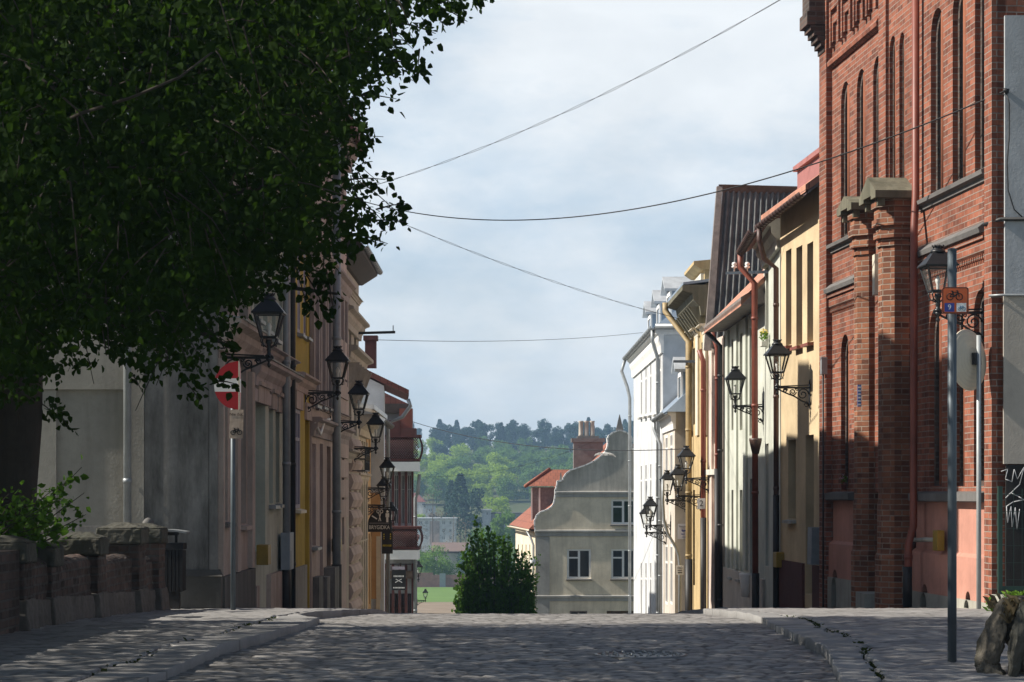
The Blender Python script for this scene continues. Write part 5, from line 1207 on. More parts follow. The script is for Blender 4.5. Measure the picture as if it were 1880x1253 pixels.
for line in (vol, mir(vol), top, mir(top)):
    for (xa,ya),(xb,yb) in zip(line, line[1:]):
        A_, B_ = W(xa,ya,YG), W(xb,yb,YG); d = (B_-A_).normalized(); nn = Vector((-d.z,0,d.x)); nn = nn if (nn.z > 0 or (nn.x < 0) == (line in (vol, top))) else -nn
        if (line is vol or line is top) and nn.x > .0: nn = -nn
        if not (line is vol or line is top) and nn.x < 0: nn = -nn
        A2, B2 = A_-d*.02, B_+d*.02
        cp.hexa([A2-nn*.02+Vector((0,-.05,0)), A2+nn*.05+Vector((0,-.05,0)), A2+nn*.05+Vector((0,.65,0)), A2-nn*.02+Vector((0,.65,0)), B2-nn*.02+Vector((0,-.05,0)), B2+nn*.05+Vector((0,-.05,0)), B2+nn*.05+Vector((0,.65,0)), B2-nn*.02+Vector((0,.65,0))])
cp.build('coping', M['white'], gb)
mb = MB()
for py_, hh, u0_, u1_ in ((976,.24,-.02,G.L+.02),(905,.22,G.u(1021),G.u(1255)),(1096,.22,-.02,G.L+.02)): mould(mb, G, u0_, u1_, [(-.02,gz(py_)-hh),(.05,gz(py_)-hh),(.05,gz(py_)-.06),(.11,gz(py_)-.03),(.11,gz(py_)+.05),(-.02,gz(py_)+.09)])
block(mb, G, .0, G.u(1009), -.02, .04, zG, gz(977)-.245); mb.build('string_course', M['trimgrey'], gb)
mb = MB(); c = W(1138,793,YG)+Vector((0,.25,0)); mb.lathe([(.10,-.05),(.10,.05),(.26,.08),(.22,.2),(.02,.85)], c, 4, 0, False, math.pi/4); mb.build('finial', M['darkstone'], gb)
mb = MB(); c = W(1030,884,YG)+Vector((0,.25,0)); mb.lathe([(.12,-.02),(.10,.05),(.02,.45)], c, 4, 0, False, math.pi/4); c = W(2276-1030,884,YG)+Vector((0,.25,0)); mb.lathe([(.12,-.02),(.10,.05),(.02,.45)], c, 4, 0, False, math.pi/4); mb.build('pinnacle', M['darkstone'], gb)
GS = Fac((gx(983)+.02,YG+.1),(gx(983)-.95,YG+15), 1)
so_ = [GS.op(a, a+1.6, 1000, 1050, depth=.15, frame='cream') for a in (951,958,965,972)]
mb = MB(); skin(mb, GS, .3, GS.L, zG, gz(977), so_, .2); body(mb, GS, .3, GS.L, zG, gz(977), -.2, -9); mb.build('side_wall', M['sidecream'], gb)
for o in so_: window(gb, GS, o)
zr0 = gz(972); mb = MB()
xm = gx(1138)
mb.mesh([GS.pt(-.0,.35,zr0), GS.pt(GS.L+.2,.35,zr0), Vector((xm,YG+15,gz(800))), Vector((xm,YG+.4,gz(800))), Vector((G.pt(G.L).x+.3,YG+.4,zr0)), Vector((G.pt(G.L).x+.3,YG+15,zr0))], [(0,1,2,3),(3,2,5,4),(1,5,2),(0,3,4),(0,4,5,1)]); mb.build('roof', M['tile'], gb)
gutter(gb, GS, 0, GS.L+.1, .40, zr0-.02, zr0-.05, .08, M['cream'])
pipe(gb, [GS.pt(.5,.4,zr0-.1), GS.pt(.3,.2,zr0-.5), GS.pt(.2,.1,zr0-.8), GS.pt(.2,.1,zG)], .06, M['zinc'])
yd = YG+4; dx = lambda px: (px-CX)/F*yd; dz = lambda py: EYE+(HY-py)/F*yd
mb = MB(); mb.box((dx(976),yd,dz(965)),(dx(1060),yd+3,dz(895))); dm_ = mb.build('dormer', simple('brown_slate_cladding', (.20,.17,.16), .75, 0, .3, 8), gb)
mb = MB(); mb.box((dx(975),yd-.03,dz(962)),(dx(977.5),yd+.02,dz(896))); mb.box((dx(989),yd-.03,dz(962)),(dx(992),yd+.02,dz(896))); mb.build('dormer_trim', M['white'], dm_)
mb = MB(); mb.mesh([Vector((dx(964),yd-.4,dz(893))), Vector((dx(1060),yd-.4,dz(893))), Vector((dx(1060),yd+3.4,dz(893))), Vector((dx(964),yd+3.4,dz(893))), Vector((dx(1010),yd+1.5,dz(862))), Vector((dx(1062),yd+1.5,dz(862)))], [(0,1,5,4),(2,3,4,5),(3,0,4),(0,3,2,1)])
mb.tube([(dx(964),yd-.4,dz(893)), (dx(1010),yd+1.5,dz(861))], .09, 6); mb.build('dormer_roof', M['tile'], dm_)
yc = YG+6; dx2 = lambda px: (px-CX)/F*yc; dz2 = lambda py: EYE+(HY-py)/F*yc
mb = MB(); mb.box((dx2(1053),yc,dz2(880)),(dx2(1107),yc+.9,dz2(812))); mb.box((dx2(1049),yc-.1,dz2(812)+.001),(dx2(1111),yc+1,dz2(805))); mb.box((dx2(1060),yc+.1,dz2(805)+.001),(dx2(1100),yc+.8,dz2(801))); ch_ = mb.build('chimney', simple('chimney_render', (.20,.19,.18), .85, 0, .2, 4), gb)
for a in (1067, 1077, 1088): mb = MB(); mb.lathe([(.14,0),(.12,.1),(.11,.72),(.13,.75),(.13,.80)], (dx2(a), yc+.4, dz2(801)), 8); mb.build('chimney_pot', M['beige'], ch_)
mb = MB(); c = W(978,1032,YG-.3); mb.lathe([(.02,-.2),(.13,-.12),(.15,.05),(.12,.16),(.02,.2)], c, 10); mb.bar(c, c+Vector((.2,.5,.02)), .04, .04); mb.build('wall_lantern', M['white'], gb)
# ================================================================== yard wall on the left
def rough_up(o, lev, st, sc):
    md = o.modifiers.new('cuts', 'SUBSURF'); md.subdivision_type = 'SIMPLE'; md.levels = lev; md.render_levels = lev
    tx = bpy.data.textures.new('rough', 'CLOUDS'); tx.noise_scale = sc; tx.noise_depth = 3
    dp = o.modifiers.new('rough', 'DISPLACE'); dp.texture = tx; dp.strength = st; dp.mid_level = .5; dp.texture_coords = 'LOCAL'
def pvz(Y): return gs(Y)+.07
yw = thing('yard_wall', 'old brick yard wall with concrete capped pillars under the lime tree', 'wall', (-4.45,23,pvz(23)))
rough = plaster('rough_stone_base', (.13,.115,.10), (.05,.045,.04), .6)
pil = [(14,984,19.25,.36),(66,993,20.4,.37),(150,977,22.5,.44),(228,960,24.9,.46),(262,961,26.3,.46)]
prev = None
for px, py, Y, wd in pil:
    x = -4.45; z1 = EYE+(HY-py)/F*Y; zb_ = pvz(Y)-.15
    mb = MB(); h = wd/2
    mb.box((x-h,Y-h,zb_),(x+h,Y+h,z1-.24)); mb.hexa([Vector(q) for q in ((x-h-.07,Y-h-.07,zb_-.01),(x+h+.07,Y-h-.07,zb_-.01),(x+h+.07,Y+h+.07,zb_-.01),(x-h-.07,Y+h+.07,zb_-.01),(x-h-.02,Y-h-.02,zb_+.42),(x+h+.02,Y-h-.02,zb_+.42),(x+h+.02,Y+h+.02,zb_+.42),(x-h-.02,Y+h+.02,zb_+.42))], 1)
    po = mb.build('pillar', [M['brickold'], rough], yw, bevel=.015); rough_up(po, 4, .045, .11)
    cp = MB(); h += .03
    cp.hexa([Vector(q) for q in ((x-h,Y-h,z1-.239),(x+h,Y-h,z1-.239),(x+h,Y+h,z1-.239),(x-h,Y+h,z1-.239),(x-h,Y-h,z1-.06),(x+h,Y-h,z1-.06),(x+h,Y+h,z1-.06),(x-h,Y+h,z1-.06))])
    cp.hexa([Vector(q) for q in ((x-h,Y-h,z1-.059),(x+h,Y-h,z1-.059),(x+h,Y+h,z1-.059),(x-h,Y+h,z1-.059),(x-h*.25,Y-h*.25,z1),(x+h*.25,Y-h*.25,z1),(x+h*.25,Y+h*.25,z1),(x-h*.25,Y+h*.25,z1))])
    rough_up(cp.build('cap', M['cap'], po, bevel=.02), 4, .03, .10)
    if prev:
        Y0, Y1 = prev+.24, Y-.25; zt = min(pvz((Y0+Y1)/2)+.62, z1-.16)
        mb = MB(); n = 10
        prof = [(-.15,-.4),(.15,-.4),(.15,zt-.08)]+[(.15*math.cos(a),zt-.08+.10*math.sin(a)) for a in [math.pi*k/n for k in range(1,n)]]+[(-.15,zt-.08)]
        prof = [(d, z if z > 0 or d in (.15,-.15) and z > 0 else pvz(Y0)-.2) for d, z in prof]
        mb.prism([Vector((x+d, Y0, z)) for d, z in prof], (0,Y1-Y0,0))
        mb.hexa([Vector(q) for q in ((x-.2,Y0,pvz(Y0)-.2),(x+.21,Y0,pvz(Y0)-.2),(x+.21,Y1,pvz(Y1)-.2),(x-.2,Y1,pvz(Y1)-.2),(x-.16,Y0,pvz(Y0)+.26),(x+.18,Y0,pvz(Y0)+.26),(x+.18,Y1,pvz(Y1)+.24),(x-.16,Y1,pvz(Y1)+.24))], 1)
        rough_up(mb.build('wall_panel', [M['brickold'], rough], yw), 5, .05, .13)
    prev = Y
# nearer run of the wall, mostly outside the picture
mb = MB(); mb.box((-4.6,12,0),(-4.3,19.02,.95)); mb.build('wall_panel', M['brickold'], yw)
mb = MB(); mb.lathe([(.01,-.06),(.06,-.03),(.07,.02),(.04,.06),(.01,.075)], W(272,962,26.9), 10); mb.build('ball_finial', M['darkstone'], yw)

# ================================================================== litter bin
Yb = 27.0; bx0, bx1 = (298-CX)/F*Yb, (339-CX)/F*Yb; bz0, bz1 = EYE+(HY-1086)/F*Yb, EYE+(HY-997)/F*Yb
lb = thing('litter_bin', 'black slatted litter bin with a pale rain hood by the stucco wall', 'litter bin', ((bx0+bx1)/2,Yb,pvz(Yb)))
mb = MB()
for k in range(6): a = bx0+(bx1-bx0)*k/6; mb.box((a+.003,Yb-.14,bz0),(a+(bx1-bx0)/6-.006,Yb-.115,bz1-.08))
mb.box((bx0+.004,Yb-.112,bz0+.01),(bx1-.004,Yb+.14,bz1-.09)); mb.box((bx0-.005,Yb-.15,bz1-.078),(bx1+.005,Yb+.15,bz1)); mb.box((bx0+.06,Yb-.06,pvz(Yb)-.1),(bx1-.06,Yb+.06,bz0)); mb.build('body', M['blackpipe'], lb)
zh = EYE+(HY-976)/F*Yb
mb = MB(); mb.bar((bx0+.02,Yb+.1,bz1),(bx0+.02,Yb+.1,zh), .03, .03, up=(0,1,0)); mb.bar((bx1-.12,Yb+.1,bz1),(bx1-.12,Yb+.1,zh), .03, .03, up=(0,1,0)); mb.box((bx0-.02,Yb-.02,zh-.05),(bx1-.09,Yb+.13,zh-.012)); mb.build('hood_bracket', M['blackpipe'], lb)
mb = MB(); n = 8; pr = [(bx0-.05+(bx1-bx0+.09)*k/n, zh+.045*math.sin(math.pi*(k/n)**.7)*.6) for k in range(n+1)]
mb.prism([Vector((x,Yb-.18,z)) for x, z in pr]+[Vector((x,Yb-.18,z-.022)) for x, z in pr[::-1]], (0,.36,0)); mb.build('rain_hood', M['zinc'], lb)

# ================================================================== signs on posts
def bike(mb, o, s, t):
    o = Vector(o); P = lambda x, z: o+Vector((x*s,0,z*s))
    for cx in (-.52,.52): mb.tube([P(cx+.36*math.cos(a), .36*math.sin(a)) for a in [k*math.pi/8 for k in range(17)]], t, 4, cap=False)
    for a, b in (((-.52,0),(-.22,.5)),((-.22,.5),(.38,.5)),((.52,0),(.32,.66)),((-.52,0),(-.02,.02)),((-.02,.02),(-.28,.62)),((-.02,.02),(.38,.5)),((.32,.66),(.18,.70)),((-.40,.64),(-.16,.62))):
        mb.bar(P(*a), P(*b), t*2, t*2, up=(0,1,0))
blackp = simple('black_print', (.012,.010,.010), .5, 0, .1)
Yp = solveY(1218, .07, 12, 20); xp = (1748-CX)/F*Yp; zt = EYE+(HY-460)/F*Yp
bs_ = thing('cycle_route_sign', 'small orange cycle route sign on a tall grey post', 'sign', (xp,Yp,pvz(Yp)))
mb = MB(); mb.tube([(xp,Yp,pvz(Yp)-.3),(xp,Yp,zt)], .031, 14); mb.lathe([(.031,zt-.002),(.033,zt),(.033,zt+.008),(.02,zt+.014)], (xp,Yp,0), 14); mb.build('post', M['galv'], bs_)
yq = Yp-.045; c = W(1754,552,yq); hw = 24.5/F*yq
def rrect(c, hw, hh, r, y, n=5):
    p = []
    for sx_, sz_, a0 in ((1,1,0),(-1,1,90),(-1,-1,180),(1,-1,270)):
        for k in range(n+1): a = R(a0+90*k/n); p.append(Vector((c.x+sx_*(hw-r)+r*math.cos(a), y, c.z+sz_*(hh-r)+r*math.sin(a))))
    return p
mb = MB(); mb.prism(rrect(c, hw, hw, .018, yq), (0,.004,0)); pl_ = mb.build('plate', simple('orange_sign', (.62,.115,.025), .5, 0, .06), bs_)
mb = MB(); o_ = rrect(c, hw-.002, hw-.002, .017, yq-.0015); i_ = rrect(c, hw-.008, hw-.008, .014, yq-.0015)
for k in range(len(o_)): mb.face([o_[k], o_[(k+1)%len(o_)], i_[(k+1)%len(o_)], i_[k]])
bike(mb, (c.x-.005, yq-.003, c.z+.025), .062, .0028); mb.build('border_and_cycle', blackp, pl_)
mb = MB(); mb.box((c.x-.075,yq-.003,c.z-.078),(c.x-.008,yq-.001,c.z-.018)); mb.build('blue_panel', simple('blue_panel_paint', (.03,.055,.30), .5, 0, .05), pl_); text('9', .05, M['white'], (c.x-.041,yq-.0045,c.z-.048), (1,0,0), (0,0,1), pl_, depth=.0006)
mb = MB(); mb.box((c.x+.008,yq-.003,c.z-.078),(c.x+.075,yq-.001,c.z-.018)); mb.build('white_panel', M['white'], pl_); mb = MB(); bike(mb, (c.x+.042,yq-.0045,c.z-.058), .03, .0016); mb.build('small_cycle', simple('blue_line', (.15,.3,.45), .5), pl_)

Yn = 26.0; xn = (427-CX)/F*Yn; rad = 45/F*Yn; cz = EYE+(HY-708)/F*Yn; xc = (438-CX)/F*Yn
ns = thing('no_entry_sign', 'folded red no entry sign with white bar on a dark post', 'sign', (xn,Yn,pvz(Yn)))
mb = MB(); mb.tube([(xn,Yn+.05,pvz(Yn)-.3),(xn,Yn+.05,cz+.2)], .031, 12); mb.build('post', M['galv'], ns)
def halfband(z0, z1, n=8):
    zs_ = [z0+(z1-z0)*k/n for k in range(n+1)]
    return [(math.sqrt(max(0, rad*rad-z*z)), z) for z in zs_]
reds = simple('red_sign', (.40,.022,.028), .4, 0, .1); bk = 93
for nm, z0, z1, mt in (('red_field', .085, rad, reds), ('white_bar', -.075, .0849, M['white']), ('red_field', -rad, -.0751, reds)):
    hb = halfband(z0, z1); mb = MB()
    mb.prism([Vector((xc-x, Yn, cz+z)) for x, z in hb]+[Vector((xc, Yn, cz+hb[-1][1])), Vector((xc, Yn, cz+hb[0][1]))], (0,.004,0))
    cb_, sb_ = math.cos(R(bk)), math.sin(R(bk))
    mb.prism([Vector((xc+.005+x*cb_, Yn+x*sb_, cz+z)) for x, z in hb]+[Vector((xc+.005, Yn, cz+hb[-1][1])), Vector((xc+.005, Yn, cz+hb[0][1]))], (.004,.001,0))
    mb.build(nm, mt, ns)
mb = MB(); mb.box((xc-.003,Yn-.004,cz-rad),(xc+.012,Yn-.001,cz+rad)); mb.build('fold_edge', M['cream'], ns)
c = W(434,779,Yn-.02); pw, ph_ = .083, .172; mb = MB(); mb.hexa([Vector((c.x+sx_*pw+sk, Yn-.03+yy, c.z+sz*ph_)) for sz, sk in ((-1,-.004),(1,.006)) for sx_, yy in ((-1,0),(1,0),(1,.004),(-1,.004))]); pl_ = mb.build('plate', plaster('rusty_plate', (.50,.40,.32), (.22,.11,.06), .8), ns)
mb = MB(); bike(mb, (c.x, Yn-.033, c.z-.10), .075, .004); mb.build('cycle_mark', blackp, pl_); text('Nie dot.', .05, blackp, (c.x+.003,Yn-.0325,c.z+.115), (1,0,0), (0,0,1), pl_, depth=.0006)

Ym = 26.2; xm_ = (1797-CX)/F*Ym
cm2 = thing('traffic_mirror', 'back of a round convex traffic mirror on a grey post', 'traffic mirror', (xm_,Ym,pvz(Ym)))
mb = MB(); mb.tube([(xm_,Ym,pvz(Ym)-.3),(xm_,Ym,EYE+(HY-616)/F*Ym)], .029, 12); mb.build('post', M['galv2'], cm2)
cc = W(1779,661,Ym+.10); ax = Vector((.68,-.72,.06)).normalized(); ux = Vector((0,0,1)).cross(ax).normalized(); uy = ax.cross(ux)
prof = [(0.02,.075)]+[(.02+.0245*k, .075-.075*(k/14)**1.6+(.004 if k % 2 else 0)) for k in range(1,14)]+[(.355,.0),(.37,-.005),(.372,-.02),(.36,-.03),(.3,-.045),(.15,-.07),(.02,-.078)]
mb = MB(); n = 40; vs = [cc+ux*(r*math.cos(2*math.pi*j/n))+uy*(r*math.sin(2*math.pi*j/n))+ax*h for r, h in prof for j in range(n)]; k = len(prof)
mb.mesh(vs, [(i*n+j, i*n+(j+1)%n, (i+1)*n+(j+1)%n, (i+1)*n+j) for i in range(k-1) for j in range(n)]+[tuple(range(n)), tuple(range((k-1)*n,k*n))], 0, False)
mb.build('mirror_back', simple('beige_plastic', (.55,.48,.38), .55, 0, .08, 3), cm2)
mb = MB(); q = cc+ax*.085; mb.hexa([q+ux*a+uy*b+ax*d for d in (0,.05) for a, b in ((-.06,-.07),(.06,-.07),(.06,.07),(-.06,.07))]); mb.bar(q+ax*.03, Vector((xm_,Ym,q.z)), .03, .03); mb.build('clamp', M['blackpipe'], cm2)

# ================================================================== gate, planter and stones at the right edge
Yg = 25.6; gxl, gxr = (1836-CX)/F*Yg, (1836-CX)/F*Yg+1.6; gz0, gz1 = EYE+(HY-1096)/F*Yg, EYE+(HY-893)/F*Yg
gt = thing('mesh_gate', 'dark green wire mesh gate leaning on the sooty wall base', 'gate', (gxl,Yg,pvz(Yg)))
grn = simple('green_gate_paint', (.012,.045,.032), .5, 0, .2)
mb = MB(); mb.bar((gxl,Yg,gz0),(gxl,Yg,gz1), .05, .05, up=(0,1,0)); mb.bar((gxl+.32,Yg+.02,gz0),(gxl+.32,Yg+.02,gz1+.03), .045, .045, up=(0,1,0)); mb.bar((gxl+.35,Yg,gz1+.02),(gxr,Yg,gz1+.02), .04, .04); mb.bar((gxl+.02,Yg,gz0+.1),(gxr,Yg,gz0+.1), .04, .05); mb.bar((gxl,Yg,pvz(Yg)-.1),(gxl,Yg,gz0), .06, .06, up=(0,1,0)); mb.build('frame', grn, gt)
mb = MB()
for k in range(10): mb.bar((gxl+.06+k*.1,Yg,gz0+.1),(gxl+.06+k*.1,Yg,gz1-.03), .006, .006, up=(0,1,0))
for k in range(6): mb.bar((gxl,Yg+.006,gz0+.2+k*.2),(gxr,Yg+.006,gz0+.2+k*.2), .006, .006)
mb.build('wire_mesh', grn, gt)
Yl = 24.6; lx, lz = (1834-CX)/F*Yl, EYE+(HY-1098)/F*Yl
pt_ = thing('concrete_planter', 'weathered concrete kerb planter with weeds beside the gate', 'planter', (lx,Yl,pvz(Yl)))
mb = MB(); mb.hexa([Vector(q) for q in ((lx,Yl-.2,pvz(Yl)-.15),(lx+1.2,Yl-.25,pvz(Yl)-.15),(lx+1.2,Yl+.5,pvz(Yl)-.15),(lx,Yl+.5,pvz(Yl)-.15),(lx+.01,Yl-.19,lz),(lx+1.2,Yl-.24,lz-.06),(lx+1.2,Yl+.5,lz-.02),(lx+.01,Yl+.5,lz+.02))]); mb.build('planter_body', M['concrete'], pt_, bevel=.02)
mb = MB()
for k in range(60): tuft(mb, lx+.12+.3*rnd.random(), Yl+rnd.uniform(-.1,.3), lz-.04, 4, rnd.uniform(.05,.13), 500+k)
leafcloud(mb, (lx+.25,Yl+.05,lz+.02), (.2,.12,.06), 160, .035, 11); mb.build('weeds', M['herb'], pt_)
wp = W(1822,1108,24.9); wd_ = thing('weed_clump', 'bright weed clump at the foot of the brick corner', 'plant', (wp.x,wp.y,pvz(24.9)))
mb = MB(); leafcloud(mb, wp+Vector((0,0,.01)), (.08,.08,.09), 130, .04, 12); tuft(mb, wp.x, wp.y, pvz(24.9)-.02, 20, .12, 77); mb.build('leaves', M['herb'], wd_)

mossy = plaster('mossy_boulder', (.10,.09,.072), (.03,.034,.02), .9); 
def boulder(parent, c, sc, rot, seed, mat, name='boulder'):
    bm = bmesh.new(); bmesh.ops.create_icosphere(bm, subdivisions=4, radius=1)
    r_ = np.random.RandomState(seed); dirs = r_.randn(26,3); dirs /= np.linalg.norm(dirs,axis=1)[:,None]; offs = r_.uniform(.55,.95,26)
    ph = r_.rand(12,3)*6.28; fr = r_.uniform(2,14,(12,3))
    for v in bm.verts:
        d = np.array(v.co); lim = np.min(np.where(dirs@d > .05, offs/np.maximum(dirs@d,.05), 9)); s_ = min(lim, 1.0)
        s_ *= 1+.012*float(np.sum(np.sin(fr@d+ph[:,0])))*.5
        v.co = v.co*s_
    Mx = Matrix.Translation(Vector(c)-absloc(parent)) @ Matrix.Rotation(rot[2],4,'Z') @ Matrix.Rotation(rot[1],4,'Y') @ Matrix.Rotation(rot[0],4,'X') @ Matrix.Diagonal((*sc,1))
    bm.transform(Mx); me = bpy.data.meshes.new(name); bm.to_mesh(me); bm.free(); me.materials.append(mat)
    for p in me.polygons: p.use_smooth = False
    o = bpy.data.objects.new(name, me); C.objects.link(o); o.parent = parent; rough_up(o, 1, .035, .06); return o
Ys = 14.2; sxp = lambda px, Y=Ys: (px-CX)/F*Y
sw_ = thing('boulder_wall', 'rough boulder wall end with a brick stump at the right edge', 'wall', (3.25,Ys,pvz(Ys)))
boulder(sw_, (sxp(1826),Ys,.50), (.085,.16,.28), (.05,.30,.2), 3, mossy); boulder(sw_, (sxp(1857),Ys-.15,.48), (.075,.2,.36), (.1,.13,-.2), 8, M['cap'])
boulder(sw_, (sxp(1818),Ys-.05,.25), (.10,.14,.14), (.3,.1,.5), 12, mossy); boulder(sw_, (sxp(1890),Ys-.1,.36), (.13,.2,.34), (.0,.05,.3), 21, mossy); boulder(sw_, (sxp(1868),Ys+.1,.58), (.11,.2,.20), (.2,.3,.1), 25, mossy); boulder(sw_, (sxp(1930),Ys,.4), (.25,.3,.4), (.0,.0,.1), 29, M['cap'])
mb = MB(); z_ = EYE+(HY-1096)/F*14.6; mb.box((sxp(1869,14.6),14.5,.3),(sxp(1940,14.6),14.8,z_)); mb.build('brick_stump', M['brickold'], sw_)
mb = MB()
for k in range(26): tuft(mb, sxp(rnd.uniform(1832,1880)), Ys+rnd.uniform(-.1,.15), rnd.uniform(.60,.70), 4, rnd.uniform(.05,.14), 900+k)
mb.build('dry_grass', leafmat('dry_grass', (.16,.12,.07), (.24,.19,.11), .2), sw_)
# manhole in the roadway
ym_ = solveY(1206, 0, 12, 22); xm2 = (1176-CX)/F*ym_; zm_ = gs(ym_)+.012
mh = thing('manhole_cover', 'round iron manhole cover with worn bright studs in the cobbles', 'manhole cover', (xm2,ym_,zm_))
mb = MB(); mb.lathe([(.36,-.06),(.36,.006),(.33,.01),(.325,.002),(.0,.004)], (xm2,ym_,zm_), 28); mb.build('cover', simple('worn_iron', (.17,.17,.165), .45, .6, .3, 8), mh)
mb = MB()
for r_, n in ((.29,22),(.2,14),(.1,8)):
    for k in range(n): a = 2*math.pi*k/n; mb.lathe([(.014,0),(.012,.012),(.004,.014)], (xm2+r_*math.cos(a), ym_+r_*math.sin(a), zm_+.003), 6)
mb.build('studs', simple('bright_worn_metal', (.34,.34,.33), .3, .7, .1), mh)

# ================================================================== overhead wires
def wire(label, a, b, mid=None, r=.009, twist=False):
    a, b = Vector(a), Vector(b); best = (9e9, 0)
    def cat(s, n=48): return [a.lerp(b, i/n)-Vector((0,0,s*4*(i/n)*(1-i/n))) for i in range(n+1)]
    sg = 0
    if mid:
        for k in range(0, 200):
            s = k*.02
            for p in cat(s, 60):
                px = CX+p.x/p.y*F; py = HY-(p.z-EYE)/p.y*F; d = abs(px-mid[0])*.15+abs(py-mid[1])
                if abs(px-mid[0]) < 25 and d < best[0]: best = (d, s)
        sg = best[1]
    o0 = thing('overhead_wire', label, 'wire', a); mb = MB(); pts = cat(sg)
    if twist:
        for ph in (0, math.pi): mb.tube([p+Vector((0,math.cos(i*1.1+ph)*.012,math.sin(i*.9+ph)*.02*math.sin(math.pi*i/48))) for i, p in enumerate(pts)], r*.7, 5)
    else: mb.tube(pts, r, 5)
    mb.build('cable', M['blackpipe'], o0)
wire('uppermost wire rising steeply to the brick building roof', W(642,354,46.6), W(1520,-52,35.3), (1050,200), .006, True)
wire('long sagging cable from the left houses to the grey plaster wall', W(640,362,46.9), W(1846,167,26.36), (1010,402), .010)
wire('wire running down right towards the ochre house eaves', W(642,368,46.7), W(1275,592,57), (960,497), .006, True)
wire('thin nearly level wire across the street above the white house eaves', W(683,624,51.5), W(1180,611,76), (880,627), .007)
wire('low dark cable in front of the wooded hill', W(752,773,83.8), W(1262,824,58), (1000,822), .012)
wire('faint lowest wire across the hillside trees', W(768,876,100), W(1100,806,112), (930,862), .007)
# bracket with porcelain insulators on the pale green house
ib = W(1391,501,46.4); it = thing('insulator_bracket', 'black iron bar carrying two white insulators on the right houses', 'bracket', ib)
mb = MB(); mb.bar(W(1334,502,46.4), W(1425,499,43.2), .05, .06); mb.build('bar', M['iron'], it)
for px_ in (1348, 1372):
    c = W(px_,500,46.3); mb = MB(); mb.lathe([(.012,-.0),(.012,.08),(.05,.09),(.06,.12),(.03,.14),(.055,.16),(.045,.20),(.01,.215)], c, 10); mb.build('insulator', M['white'], it)
ib = W(1263,663,59.6); it = thing('roof_bracket', 'short iron bar with an upright pin near the low white house dormer', 'bracket', ib)
mb = MB(); mb.bar(W(1238,664,59.0), W(1287,664,57.5), .06, .07); mb.bar(W(1279,664,58), W(1279,652,58), .03, .03, up=(0,1,0)); mb.build('bar', M['iron'], it)

# ================================================================== dove in flight
dv = W(1111,834,72); dvo = thing('dove', 'white dove flying with spread wings before the curved gable', 'bird', dv)
bm = bmesh.new()
me = bpy.data.meshes.new('body'); vs = [(-.03,-.13,.05),(-.02,-.08,.04),(0,0,.0),(.02,.08,-.01),(.03,.17,-.02),(.03,.25,-.02),
      (-.10,-.01,.03),(-.22,.0,.035),(-.34,.03,-.02),(.12,.0,.03),(.24,.02,.01),(.34,.05,-.07)]
ed = [(0,1),(1,2),(2,3),(3,4),(4,5),(2,6),(6,7),(7,8),(2,9),(9,10),(10,11)]
me.from_pydata([tuple(v) for v in vs], ed, []); o = bpy.data.objects.new('body', me); C.objects.link(o); o.parent = dvo
md = o.modifiers.new('skin', 'SKIN'); rr = [(.03,.03),(.035,.035),(.065,.06),(.06,.05),(.03,.02),(.055,.01),(.05,.012),(.075,.01),(.02,.006),(.05,.012),(.075,.01),(.02,.006)]
for v, r_ in zip(me.skin_vertices[0].data, rr): v.radius = r_
me.skin_vertices[0].data[2].use_root = True
o.modifiers.new('sub', 'SUBSURF').render_levels = 2; me.materials.append(M['white'])
mb = MB()
for k in range(7):   # flight feathers
    for s_ in (-1, 1):
        x = s_*(.12+.034*k); z_ = .03-.0025*k*k*(1.0 if s_ > 0 else .55); l = .15-.008*k; mb.face([dv+Vector((x-.02,.03,z_)), dv+Vector((x+.02,.03,z_)), dv+Vector((x+s_*.03+.012,.03+l*.6,z_-l*.45)), dv+Vector((x+s_*.03-.012,.03+l*.6,z_-l*.45))])
for k in range(5): a = -.4+.2*k; mb.face([dv+Vector((.02,.18,-.02)), dv+Vector((.04,.18,-.02)), dv+Vector((.03+a*.25+.02,.33,-.04)), dv+Vector((.03+a*.25-.02,.33,-.04))])
mb.build('feathers', M['white'], dvo)
# ================================================================== foliage
def leaf_mesh(name, P, A, size, mat, parent, seed, fold=.25, wid=.40):
    """P points, A unit axes, one six-sided folded leaf each"""
    r_ = np.random.RandomState(seed); n = len(P)
    A = A/np.linalg.norm(A,axis=1,keepdims=True); B = np.cross(A, r_.randn(n,3)); B /= np.linalg.norm(B,axis=1,keepdims=True); N = np.cross(A,B)
    s = (size*r_.uniform(.5,1.35,n))[:,None]; w_ = s*wid
    l1 = P+A*s*.30+B*w_+N*s*fold*.5; l2 = P+A*s*.68+B*w_*.72+N*s*fold*.4; r1 = P+A*s*.30-B*w_+N*s*fold*.5; r2 = P+A*s*.68-B*w_*.72+N*s*fold*.4
    co = np.stack([P, l1, l2, P+A*s, r2, r1], 1).reshape(-1,3)
    b = np.arange(n)[:,None]*6; f = np.concatenate([b+np.array([[0,1,2,3]]), b+np.array([[0,3,4,5]])], 1).reshape(-1,4)
    off = np.array(absloc(parent)) if parent else 0
    return npmesh(name, co-off, f, mat, parent)
def quad_mesh(P, size, seed, up=.0):
    r_ = np.random.RandomState(seed); n = len(P)
    A = r_.randn(n,3); A[:,2] += up; A /= np.linalg.norm(A,axis=1,keepdims=True); B = np.cross(A, r_.randn(n,3)); B /= np.linalg.norm(B,axis=1,keepdims=True)
    s = (size*r_.uniform(.5,1.3,n))[:,None]
    co = np.stack([P-A*s*.5, P+B*s*.42+A*s*.1, P+A*s*.6, P-B*s*.38], 1).reshape(-1,3); return co, np.arange(n*4).reshape(-1,4)

